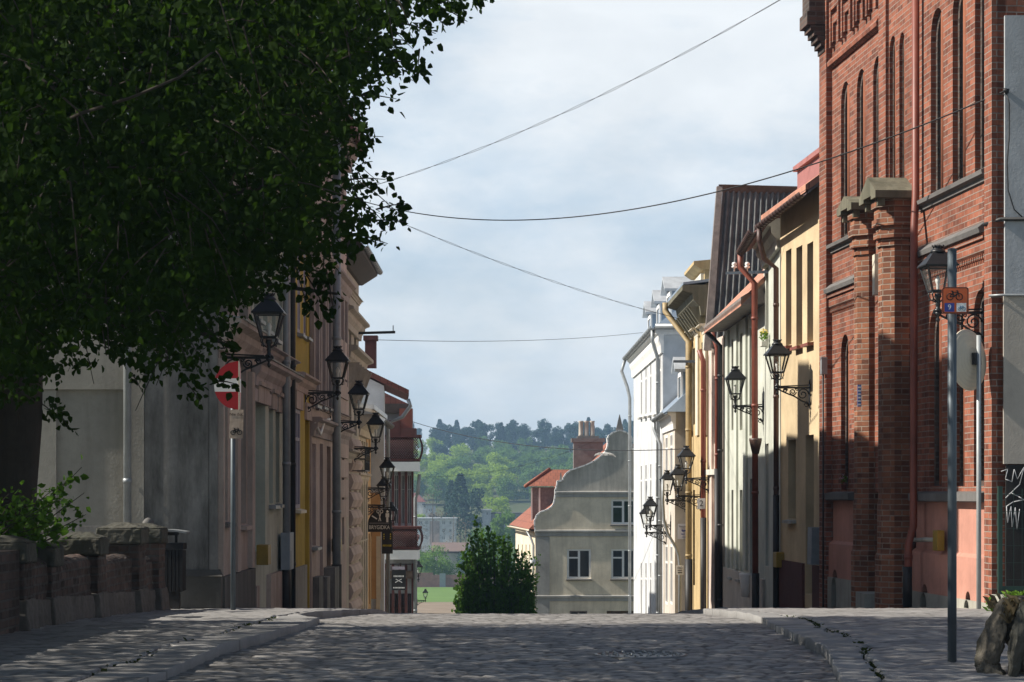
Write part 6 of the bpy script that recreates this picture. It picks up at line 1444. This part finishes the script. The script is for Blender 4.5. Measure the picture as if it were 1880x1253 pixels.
# ---- the big lime tree
TR = Vector((-5.02,20.9,pvz(20.9)-.1)); lt_ = thing('lime_tree', 'large dark leafy lime tree overhanging the street from the left', 'tree', TR)
sil = [(-700,-700),(905,-700),(893,-60),(880,0),(842,38),(770,52),(728,70),(762,122),(722,158),(664,180),(640,205),(672,245),(666,288),(655,318),(694,345),(658,372),(735,388),(712,418),(668,442),(630,470),(598,510),(556,500),(520,512),(500,545),(470,560),(432,590),(408,622),(394,650),(390,670),(372,698),(350,716),(330,698),(296,690),(262,702),(232,676),(188,668),(140,676),(108,690),(90,712),(112,760),(86,772),(52,740),(-700,740)]
sx_ = np.array([p[0] for p in sil], float); sy_ = np.array([p[1] for p in sil], float)
def inside(px, py):
    c = np.zeros(len(px), bool); j = len(sx_)-1
    for i in range(len(sx_)):
        cond = ((sy_[i] > py) != (sy_[j] > py)); t = (sx_[j]-sx_[i])*(py-sy_[i])/(sy_[j]-sy_[i]+1e-9)+sx_[i]
        c ^= cond & (px < t); j = i
    return c
rs = np.random.RandomState(11)
def crown_pts(n, cen, rad, tight):
    u = rs.randn(n,3); u /= np.linalg.norm(u,axis=1,keepdims=True); u *= rs.rand(n,1)**.4
    P = np.array(cen)+u*np.array(rad)
    P = P[(P[:,1] > 6) & (P[:,1] < 22.2) & (P[:,2] > 2.1)]
    px = CX+P[:,0]/P[:,1]*F; py = HY-(P[:,2]-EYE)/P[:,1]*F
    return P[inside(px, py)]
cl = crown_pts(70000, (-5.2,16.6,7.6), (7.2,7.0,6.6), 0)
vis = (CX+cl[:,0]/cl[:,1]*F > -120) & (HY-(cl[:,2]-EYE)/cl[:,1]*F > -120)
cl = np.concatenate([cl[vis][:9600], cl[~vis][:4200]])
trunk = np.array([TR.x, TR.y, 3.2])
out = cl-trunk; out /= np.linalg.norm(out,axis=1,keepdims=True)
P_, A_, K_ = [], [], []
keep = rs.rand(len(cl))
nl = 15
dirs = out*.55+rs.randn(len(cl),3)*.55+np.array([0,0,-.30]); dirs /= np.linalg.norm(dirs,axis=1,keepdims=True)
L_ = rs.uniform(.22,.46,len(cl))
for k in range(nl):
    t = (k+rs.rand(len(cl)))/nl; side = rs.randn(len(cl),3)*.055
    p = cl+dirs*(t*L_)[:,None]+side; p[:,2] -= (t*t*.14*L_/.35)
    a = dirs*.5+rs.randn(len(cl),3)*.6+np.array([0,0,-.55])
    P_.append(p); A_.append(a); K_.append(keep)
P_ = np.concatenate(P_); A_ = np.concatenate(A_)
k_ = inside(CX+P_[:,0]/P_[:,1]*F-18, HY-(P_[:,2]-EYE)/P_[:,1]*F) & (P_[:,1] < 22.4)
K_ = np.concatenate(K_); px_, py_ = CX+P_[:,0]/P_[:,1]*F, HY-(P_[:,2]-EYE)/P_[:,1]*F
core = inside(px_+75, py_) & inside(px_, py_+60) & inside(px_+50, py_-55)   # thin the outermost sprays so that the edge is airy
mid_ = inside(px_+30, py_) & inside(px_, py_+25)
k_ &= core | (K_ < np.where(mid_, .50, .30)); P_, A_ = P_[k_], A_[k_]
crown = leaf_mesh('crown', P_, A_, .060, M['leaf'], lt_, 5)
# sprays that leave the outline of the crown
def limb(mb, pts, r0, r1): n = len(pts); mb.tube(pts, [r0+(r1-r0)*i/(n-1) for i in range(n)], 8)
mb = MB(); rr_ = [(.60,0),(.42,.3),(.34,.9),(.33,2.0),(.38,2.9),(.33,3.6),(.26,5.0),(.18,7),(.08,9.5)]
n = 16; vs = []
for r_, h in rr_:
    for j in range(n):
        a = 2*math.pi*j/n; q = r_*(1+.10*math.sin(3*a+h)+.06*math.sin(7*a-h*2)); vs.append(TR+Vector((q*math.cos(a)+.12*math.sin(h*.7), q*math.sin(a)+.1*math.sin(h*.5), h)))
mb.mesh(vs, [(i*n+j, i*n+(j+1)%n, (i+1)*n+(j+1)%n, (i+1)*n+j) for i in range(len(rr_)-1) for j in range(n)], 0, True); mb.build('trunk', M['bark'], lt_)
mb = MB(); T = lambda h: TR+Vector((0,0,h))
def twigged(a, tips, r0):
    for tip in tips:
        tip = Vector(tip); m1 = a.lerp(tip,.35)+Vector((0,0,.35)); m2 = a.lerp(tip,.7)+Vector((rnd.uniform(-.1,.1),rnd.uniform(-.1,.1),.25))
        limb(mb, [a, a.lerp(m1,.5)+Vector((0,0,.05)), m1, m2, tip], r0, .012)
twigged(T(2.9), [W(392,95,18.0), W(330,265,18.5), W(430,640,19.2), W(620,540,19.8), W(560,330,17)], .09)
twigged(T(3.4), [W(700,60,17.5), W(640,180,19), W(690,405,20), W(500,100,21), W(250,-100,15)], .11)
twigged(T(3.0), [W(60,300,16), W(200,620,20), W(330,660,19.6), (-8,17,6), (-9,20,7), (-7,14,7.5), (-4,13,8)], .10)
limb(mb, [T(3.3), W(60,215,18.6), W(150,200,18.1), W(240,180,17.9), W(330,140,17.9), W(395,92,18)], .07, .015)
limb(mb, [W(20,330,19), W(60,250,13.4), W(150,208,12.0), W(240,180,11.8), W(330,142,11.7), W(395,92,12)], .014, .005); limb(mb, [W(-30,140,14), W(30,105,12.2), W(100,165,11.9), W(145,205,11.9), W(172,255,12)], .010, .004)
limb(mb, [T(3.5), W(20,100,18.4), W(100,165,18), W(145,205,18), W(165,250,18)], .05, .012)
# fine twigs under the sprays nearest to the outline
sel = np.where(cl[:,0] > -4.6)[0][::3]
sel = sel[inside(CX+cl[sel,0]/cl[sel,1]*F+40, HY-(cl[sel,2]-EYE)/cl[sel,1]*F+50)]
for i in sel[:900]: a = Vector(cl[i]); d = Vector(dirs[i]); mb.tube([a-d*.14+Vector((0,0,.03)), a+d*.1, a+d*float(L_[i])*.9-Vector((0,0,.08))], [.006,.005,.003], 3)
mb.build('branches', M['bark'], lt_)

# hanging sprays past the crown edge, each drawn along its own twig
def spray_set(name, parent, roots, mat, size, seed, nleaf=16, jit=.05, droop=.4):
    r_ = np.random.RandomState(seed); PP, AA = [], []; tw = MB()
    for a, b in roots:
        a = np.array(a); b = np.array(b); d = b-a; L = np.linalg.norm(d)
        tw.tube([tuple(a), tuple((a+b)/2+np.array([0,0,.04*L])), tuple(b)], [.008,.006,.003], 4)
        m = int(nleaf*max(.5,L/.4)); t = r_.rand(m)**.8
        p = a+d*t[:,None]+r_.randn(m,3)*jit; PP.append(p); AA.append(d/L*.4+r_.randn(m,3)*.55+np.array([0,0,-droop]))
    leaf_mesh(name, np.concatenate(PP), np.concatenate(AA), size, mat, parent, seed+1)
    kind(tw.build('twigs', M['bark'], parent), 'stuff')
er = [((690,385),(748,374),19),((690,405),(745,408),19),((650,430),(712,448),19),((600,500),(612,570),19.5),((595,470),(590,540),19.6),((640,330),(708,330),19),((650,175),(728,182),18.5),((700,110),(776,124),18.5),((720,40),(800,62),18),((800,10),(858,40),18),((840,-20),(892,2),18),((90,730),(128,790),21),((60,730),(110,770),21),((340,700),(368,738),19),((245,690),(262,722),19.4),((405,640),(432,640),19),((400,700),(432,705),18.8),((540,480),(566,575),19.4),((610,430),(640,470),19),((770,90),(768,120),18.4),((560,500),(605,585),19.6)]
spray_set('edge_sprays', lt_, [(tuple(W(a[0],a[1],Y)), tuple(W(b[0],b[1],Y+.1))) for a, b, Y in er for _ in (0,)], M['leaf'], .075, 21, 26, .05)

# ---- a second lime out of view on the left, added to shade the foreground
T2 = Vector((-12.5,13.5,0)); lt2 = thing('lime_tree', 'unseen second lime tree left of the overhanging one, added for foreground shade', 'tree', T2)
u_ = rs.randn(9000,3); u_ /= np.linalg.norm(u_,axis=1,keepdims=True); u_ *= rs.rand(9000,1)**.4
P2 = np.array([-11.5,13.2,6.2])+u_*np.array([4.2,7.4,4.6]); P2 = P2[(P2[:,2] > 1.6) & (P2[:,1] < 21.5)]
P2 = np.repeat(P2, 5, 0)+rs.randn(len(P2)*5,3)*.16; P2 = P2[CX+P2[:,0]/np.maximum(P2[:,1],.5)*F < -60]
leaf_mesh('crown', P2, rs.randn(len(P2),3)+np.array([0,0,-.5]), .11, M['leaf'], lt2, 55)
mb = MB(); mb.tube([T2-Vector((0,0,.3)), T2+Vector((.1,0,3)), T2+Vector((0,.2,6)), T2+Vector((.3,.1,9))], [.4,.3,.22,.08], 10); mb.build('trunk', M['bark'], lt2)
# ---- young shoots round the trunk
sh = thing('shrub', 'young leafy shoots at the foot of the lime tree behind the yard wall', 'shrub', (-5,21.6,pvz(21.6)))
roots = []
r2 = random.Random(4)
for k in range(46):
    a = (r2.uniform(-5.6,-4.75), r2.uniform(19.6,20.4), r2.uniform(.5,1.0)); b = W(r2.uniform(-60,120), r2.uniform(880,990), a[1]+r2.uniform(-.3,.3)); roots.append((a, tuple(b)))
for q in ((150,858),(130,875),(155,905),(158,945),(140,968),(120,930),(110,900)): roots.append(((-4.85,20.2,.7), tuple(W(q[0],q[1],20.6))))
spray_set('leaves', sh, roots, M['leafbush'], .07, 31, 15, .06, .2)

# ---- the bush that ends the street
yb_ = 97; bc = W(910,1128,yb_); bu = thing('hornbeam_bush', 'big dark green bush with upright shoots at the end of the street', 'bush', (bc.x,yb_,gs(yb_)))
r_ = np.random.RandomState(8); PP = []; AA = []
zt_ = EYE+(HY-1024)/F*yb_; zb_ = gs(yb_)
shoots = []
for k in range(290):
    a = r_.uniform(0,6.28); q = r_.rand()**.36; bx_, by_ = bc.x+q*1.45*math.cos(a), yb_+q*1.5*math.sin(a)
    spread = 1.25; hgt = (zt_-zb_)*r_.uniform(.66,1.05)*(1-.24*q*q); shoots.append((bx_, by_, zb_+.3, bx_+(bx_-bc.x)*.22, by_+(by_-yb_)*.22, zb_+hgt, 74, .18))
for k in range(44):
    px_ = r_.uniform(842,984); t_ = abs(px_-905)/75; e_ = W(px_, 985+70*t_*t_+r_.uniform(-16,30), yb_+r_.uniform(-1.2,1.2)); shoots.append((bc.x+(e_.x-bc.x)*.62, e_.y, e_.z-1.9, e_.x, e_.y, e_.z, 42, .08))
for px_, py_ in ((872,948),(882,962),(862,985),(905,978),(915,985),(897,968),(848,1015),(855,1000),(925,990),(938,1000),(890,990),(950,1010),(962,1020),(973,1040),(842,1040),(870,975),(908,995)):
    e_ = W(px_,py_,yb_+r_.uniform(-.8,.8)); shoots.append((bc.x+(e_.x-bc.x)*.6, e_.y, zt_-.9, e_.x, e_.y, e_.z, 75, .10))
tw = MB()
for x0_,y0_,z0_,x1_,y1_,z1_,m,w_ in shoots:
    t = r_.rand(m); p = np.stack([x0_+(x1_-x0_)*t+r_.randn(m)*w_*(1.1-.75*t), y0_+(y1_-y0_)*t+r_.randn(m)*w_*(1.1-.75*t), z0_+(z1_-z0_)*t], 1); PP.append(p); AA.append(np.stack([r_.randn(m)*.5, r_.randn(m)*.5, np.full(m,.6)+r_.randn(m)*.3],1))
    tw.tube([(x0_,y0_,z0_),(x1_,y1_,z1_)], [.02,.006], 4)
leaf_mesh('leaves', np.concatenate(PP), np.concatenate(AA), .15, M['leafbush'], bu, 9); tw.build('shoots', M['bark'], bu)
bs2 = thing('spindly_bush', 'loose upright shoots in front of the cream side wall', 'bush', (W(975,1128,99).x,99,gs(99)))
PP = []; AA = []; tw = MB()
for k in range(26):
    px_ = r_.uniform(958,990); e_ = W(px_, r_.uniform(1010,1110), 99+r_.uniform(-.5,.5)); b_ = Vector((W(972,1128,99).x+r_.uniform(-.2,.2), e_.y, gs(99))); m = 40; t = r_.rand(m)
    PP.append(np.array([tuple(b_.lerp(e_, q)) for q in t])+r_.randn(m,3)*.07); AA.append(r_.randn(m,3)*.5+np.array([0,0,.4])); tw.tube([b_, e_], [.015,.005], 4)
leaf_mesh('leaves', np.concatenate(PP), np.concatenate(AA), .12, M['leafbush'], bs2, 10); tw.build('shoots', M['bark'], bs2)

# ================================================================== far side of the valley
def tree_proto(seed, H, Rr, kind_, leaf, n):
    r_ = np.random.RandomState(seed); nb = 15 if kind_ != 'cone' else 0; P = []
    if kind_ == 'cone':
        h = r_.rand(n)**.75; a = r_.rand(n)*6.28; lay = .6+.4*np.abs(np.sin(h*H*1.5+np.sin(a*3))); rad = (1.03-h)**.55*Rr*lay*(.55+.45*r_.rand(n)**.5); P = np.stack([rad*np.cos(a), rad*np.sin(a), H*(.12+.88*h)-rad*.25], 1)
    else:
        for b in range(nb):
            a = r_.rand()*6.28; zf = r_.uniform(.32,.88); q = Rr*math.sqrt(max(.05,1-((zf-.55)/.5)**2))*r_.uniform(.35,.78); c = np.array([q*math.cos(a), q*math.sin(a), H*zf]); m = n//nb
            d = r_.randn(m,3); d /= np.linalg.norm(d,axis=1,keepdims=True); d *= (r_.rand(m,1)**.35)*Rr*r_.uniform(.34,.52)*np.array([1,1,.85]); P.append(c+d)
        P = np.concatenate(P)
    co, f = quad_mesh(P, leaf, seed, .2)
    me_v = list(co); 
    tv = MB(); tv.tube([(0,0,-1.5),(.1,0,H*.4),(0,.1,H*.8)], [Rr*.06,Rr*.045,Rr*.015], 6)
    k = len(co); co2 = np.array([tuple(v) for v in tv.v]); fq = [fc for fc in tv.f if len(fc) == 4]
    return np.concatenate([co, co2]), np.concatenate([f, np.array(fq)+k])
protos = {}
def far_tree(key, x, y, z, sc, label, group, mat):
    name = {'cone':'conifer','round':'broadleaf_tree','tall':'tall_tree','bare':'bare_tree','willow':'willow'}[key[0]]
    if key not in protos:
        H, Rr, kd, lf, n = {'cone':(15,3.1,'cone',.62,1500),'round':(12,4.6,'round',.60,2300),'tall':(17,4.0,'round',.62,2300),'bare':(13,2.6,'round',.24,260),'willow':(7,4.0,'round',.34,2600)}[key[0]]
        co, f = tree_proto(hash(key[1]*31+len(key[0])) % 9999, H, Rr, kd, lf, n); o = npmesh(name, co, f, mat); protos[key] = o
    else: o = protos[key].copy(); C.objects.link(o)
    o.location = (x,y,z); r = rnd; o.rotation_euler = (0,0,r.uniform(0,6.28)); o.scale = (sc*r.uniform(.9,1.1), sc*r.uniform(.9,1.1), sc*r.uniform(.92,1.1))
    tag(o, label, 'tree', group); return o
def gf(Y): return float(np.interp(Y, GY, GZ))
nt_ = 0; rr2 = random.Random(21)
rows = [(690,8.2),(705,8.2),(722,8.2),(738,8.2),(756,8.2),(774,8.2),(794,8.5),(815,8.8),(838,9),(862,9),(888,9),(915,9.2),(942,9.2),(968,9.2),(992,9.0)]
for Y, st in rows:
    x = (735-CX)/F*Y-4; xe = (1185-CX)/F*Y+4
    while x < xe:
        xx = x+rr2.uniform(-2,2); yy = Y+rr2.uniform(-7,7); px = CX+xx/yy*F; w_ = math.sin(xx*.09+yy*.013)+.6*math.sin(xx*.21-yy*.03)+rr2.uniform(-.7,.7)
        if yy > 872 or (yy > 800 and w_ > .7) or (px > 1000 and yy > 760 and w_ > -.3):
            kd = 'cone' if rr2.random() < .22 else 'tall'
            far_tree((kd, rr2.randint(0,2)), xx, yy, gf(yy)-.3, rr2.uniform(.72,1.0) if kd == 'tall' else rr2.uniform(.8,1.1), 'dark blue green conifer in the far hilltop wood' if kd == 'cone' else 'dark tall tree in the far hilltop wood', 'dark trees of the hilltop wood', M['leafdark'])
        elif w_ > .15:
            far_tree(('round', rr2.randint(0,2)), xx, yy, gf(yy)-.3, rr2.uniform(.7,1.05), 'pale spring green tree on the wooded hillside', 'pale trees of the wooded hillside', M['leafpale'])
        else:
            far_tree(('round', rr2.randint(10,12)), xx, yy, gf(yy)-.3, rr2.uniform(.7,1.05), 'mid green round tree on the wooded hillside', 'mid green trees of the wooded hillside', M['leafmid'])
        x += st*rr2.uniform(.75,1.2)
# single trees in the valley
def at(px, Y): return (px-CX)/F*Y
for key, px, Y, sc, lab, mt in ((('willow',1),797,412,1.0,'round pale willow beside the brown roofed shed','leafmid'), (('willow',2),826,416,.75,'small willow in front of the brown roofed shed','leafmid'), (('cone',9),845,548,1.25,'dark spruce rising before the hillside behind the flats','leafdark'),
        (('cone',8),828,560,.95,'dark spruce left of the tallest valley spruce','leafdark'), (('tall',5),866,540,.9,'dark broadleaf beside the valley spruces','leafdark'), (('tall',8),925,470,.78,'soft green birch right of the dark bush top','leafmid'), (('tall',7),905,455,.62,'soft green birch just behind the bush shoots','leafmid'), (('tall',9),945,480,.70,'soft green birch left of the cream side wall','leafmid'),
        (('bare',1),795,500,1.3,'bare brown tree in front of the grey flats','twig'), (('bare',2),832,480,1.0,'bare twiggy tree right of the grey flats','twig'), (('bare',3),772,470,.9,'bare twiggy tree at the left end of the grey flats','twig'), (('bare',4),855,468,.9,'bare tree near the long grey roof','twig'), (('round',22),915,600,.8,'yellow green tree below the hillside wood','leafpale'), (('round',23),770,575,.5,'yellow green bush tree by the hip roofed villa','leafpale'), (('round',25),798,585,.45,'brownish tree right of the hip roofed villa','twig'),
        (('bare',6),815,430,.6,'low bare thicket behind the red boundary wall','twig'), (('willow',6),860,425,.8,'bushy willow by the shed gable','leafmid'), (('willow',7),765,440,.7,'bushy willow left behind the boundary wall','leafmid'), (('willow',8),885,432,.9,'bushy willow behind the dark street bush','leafmid'), (('willow',9),925,436,.9,'bushy willow left of the gable house side wall','leafmid'), (('round',31),880,500,.6,'mid green tree below the long grey roof','leafmid'), (('round',32),948,520,.7,'mid green tree by the long grey block','leafmid')):
    far_tree(key, at(px,Y), Y, gf(Y)-.2, sc, lab, None, M[mt])
# houses and flats
def flats(name, label, px0, px1, pyt, Y, depth, mat, wins, roofmat, rows_, hip=False, winmat='glass', patch=None):
    f = Fac((at(px0,Y),Y),(at(px1,Y),Y), -1); z0 = gf(Y)-1.5; z1 = EYE+(HY-pyt)/F*Y
    ops = [dict(u0=f.u(a), u1=f.u(b), z0=EYE+(HY-d)/F*Y, z1=EYE+(HY-c)/F*Y, depth=.2, arch=0, kind='window', frame='white', glass='glass', sill=None) for c, d in rows_ for a, b in wins]
    root = thing(name, label, 'building', f.pt(0,0,z0)); mb = MB(); skin(mb, f, 0, f.L, z0, z1, ops, .4); body(mb, f, 0, f.L, z0, z1, -.4, -depth); mb.build('wall', mat, root)
    for o in ops: window(root, f, o)
    mb = MB()
    if hip: P = f.pt; mb.mesh([P(-.6,.6,z1), P(f.L+.6,.6,z1), P(f.L+.6,-depth-.6,z1), P(-.6,-depth-.6,z1), P(f.L*.35,-depth/2,z1+hip), P(f.L*.65,-depth/2,z1+hip)], [(0,1,5,4),(1,2,5),(2,3,4,5),(3,0,4),(3,2,1,0)])
    else: block(mb, f, -.3, f.L+.3, -depth-.3, .3, z1, z1+.35)
    mb.build('roof', roofmat, root)
    if patch: mb = MB(); block(mb, f, f.u(patch[0]), f.u(patch[1]), -.1, .05, EYE+(HY-patch[3])/F*Y, EYE+(HY-patch[2])/F*Y); mb.build('salmon_bay', M['rosel'], root)
    return root, f, z1
pale = plaster('pale_grey_render', (.70,.69,.67), (.45,.44,.43), .3)
flats('apartment_block', 'pale grey flats with small dark windows in the valley on the left', 700, 836, 954, 520, 11, pale, [(769,771.5),(772.5,775),(781,783.5),(784.5,786),(812,814),(814.8,817),(825,829)], M['zincroof'], [(957,963),(971,977),(985,991)], patch=(789,807,957,1000))
flats('villa', 'hip roofed pale villa on the slope above the flats', 740, 778, 922, 615, 10, pale, [(748,750.5),(754,756.5)], M['tiledark'], [(928,936)], hip=2.6)
flats('villa_annex', 'white annex with small windows right of the hip roofed villa', 777, 798, 928, 612, 8, M['whitewall'], [(783,785),(787,789),(791,793)], M['darkstone'], [(934,939)])
flats('white_tower_block', 'white end block with one dark window beside the long grey roof', 884, 901, 938, 560, 9, M['whitewall'], [(892.5,896.5)], M['zincroof'], [(940,946)])
flats('long_block', 'long grey low block below the pale hillside trees', 901.3, 965, 944, 562, 9, M['greyplaster'], [], M['darkstone'], [])
Ysd = 424; fs_ = Fac((at(800,Ysd),Ysd),(at(846,Ysd),Ysd), -1)
sd_, f_, z_ = flats('shed', 'shed with brown tiled roof and pale blue gable among willows', 796, 840, 1016, Ysd, 7, M['beige'], [], M['wood'], [])
mb = MB(); P = f_.pt; mb.mesh([P(-.5,.8,z_+.37), P(f_.L+.4,.8,z_+.37), P(f_.L+2.6,-4,z_+2.0), P(-.5,-4,z_+2.0)], [(0,1,2,3)]); mb.prism([P(-.5,.8,z_+.36), P(-.5,-7.5,z_+.36), P(-.5,-4,z_+1.99)], f_.t*(f_.L+2.0)); mb.build('roof_slope', simple('brown_tiles_far', (.17,.12,.10), .8, 0, .2, 2), sd_)
mb = MB(); mb.hexa([Vector(q) for q in ((at(840,Ysd)+.01,Ysd-.1,gf(Ysd)-1),(at(863,Ysd),Ysd+2.5,gf(Ysd)-1),(at(863,Ysd),Ysd+5,gf(Ysd)-1),(at(840,Ysd)+.01,Ysd+5,gf(Ysd)-1),(at(840,Ysd)+.01,Ysd-.1,z_),(at(863,Ysd),Ysd+2.5,z_+1.6),(at(863,Ysd),Ysd+5,z_+1.6),(at(840,Ysd)+.01,Ysd+5,z_))]); mb.build('gable_wall', simple('pale_blue_render', (.42,.45,.50), .8, 0, .1, 2), sd_)
Ywl = 405.5; wl = thing('boundary_wall', 'low reddish boundary wall along the far edge of the green field', 'wall', (at(800,Ywl),Ywl,gf(Ywl)))
mb = MB(); mb.box((at(700,Ywl),Ywl,gf(Ywl)-.5),(at(795,Ywl),Ywl+.3,EYE+(HY-1052)/F*Ywl)); mb.box((at(795,Ywl)+.01,Ywl,gf(Ywl)-.5),(at(985,Ywl),Ywl+.3,EYE+(HY-1056)/F*Ywl)); mb.build('wall_run', simple('far_red_brick', (.27,.15,.12), .9, 0, .25, 1), wl)
mb = MB(); mb.box((at(807,Ywl),Ywl-.1,gf(Ywl)-.4),(at(818,Ywl),Ywl-.02,EYE+(HY-1053)/F*Ywl)); mb.build('wall_gate', M['bluegrey'], wl)

# ================================================================== the air of the valley
mb = MB(); mb.box((-440,-75,-20),(440,1190,60)); hz = mb.build('haze', [])
hm = bpy.data.materials.new('haze_air'); hm.use_nodes = True; nt = hm.node_tree; nt.nodes.remove(nt.nodes['Principled BSDF'])
pv = nt.nodes.new('ShaderNodeVolumePrincipled'); pv.inputs['Density'].default_value = .00038; pv.inputs['Color'].default_value = (.45,.70,1,1); pv.inputs['Anisotropy'].default_value = .2
nt.links.new(pv.outputs[0], nt.nodes['Material Output'].inputs['Volume']); hz.data.materials.append(hm); kind(hz, 'stuff')
S.cycles.volume_step_rate = 5; S.cycles.volume_max_steps = 64
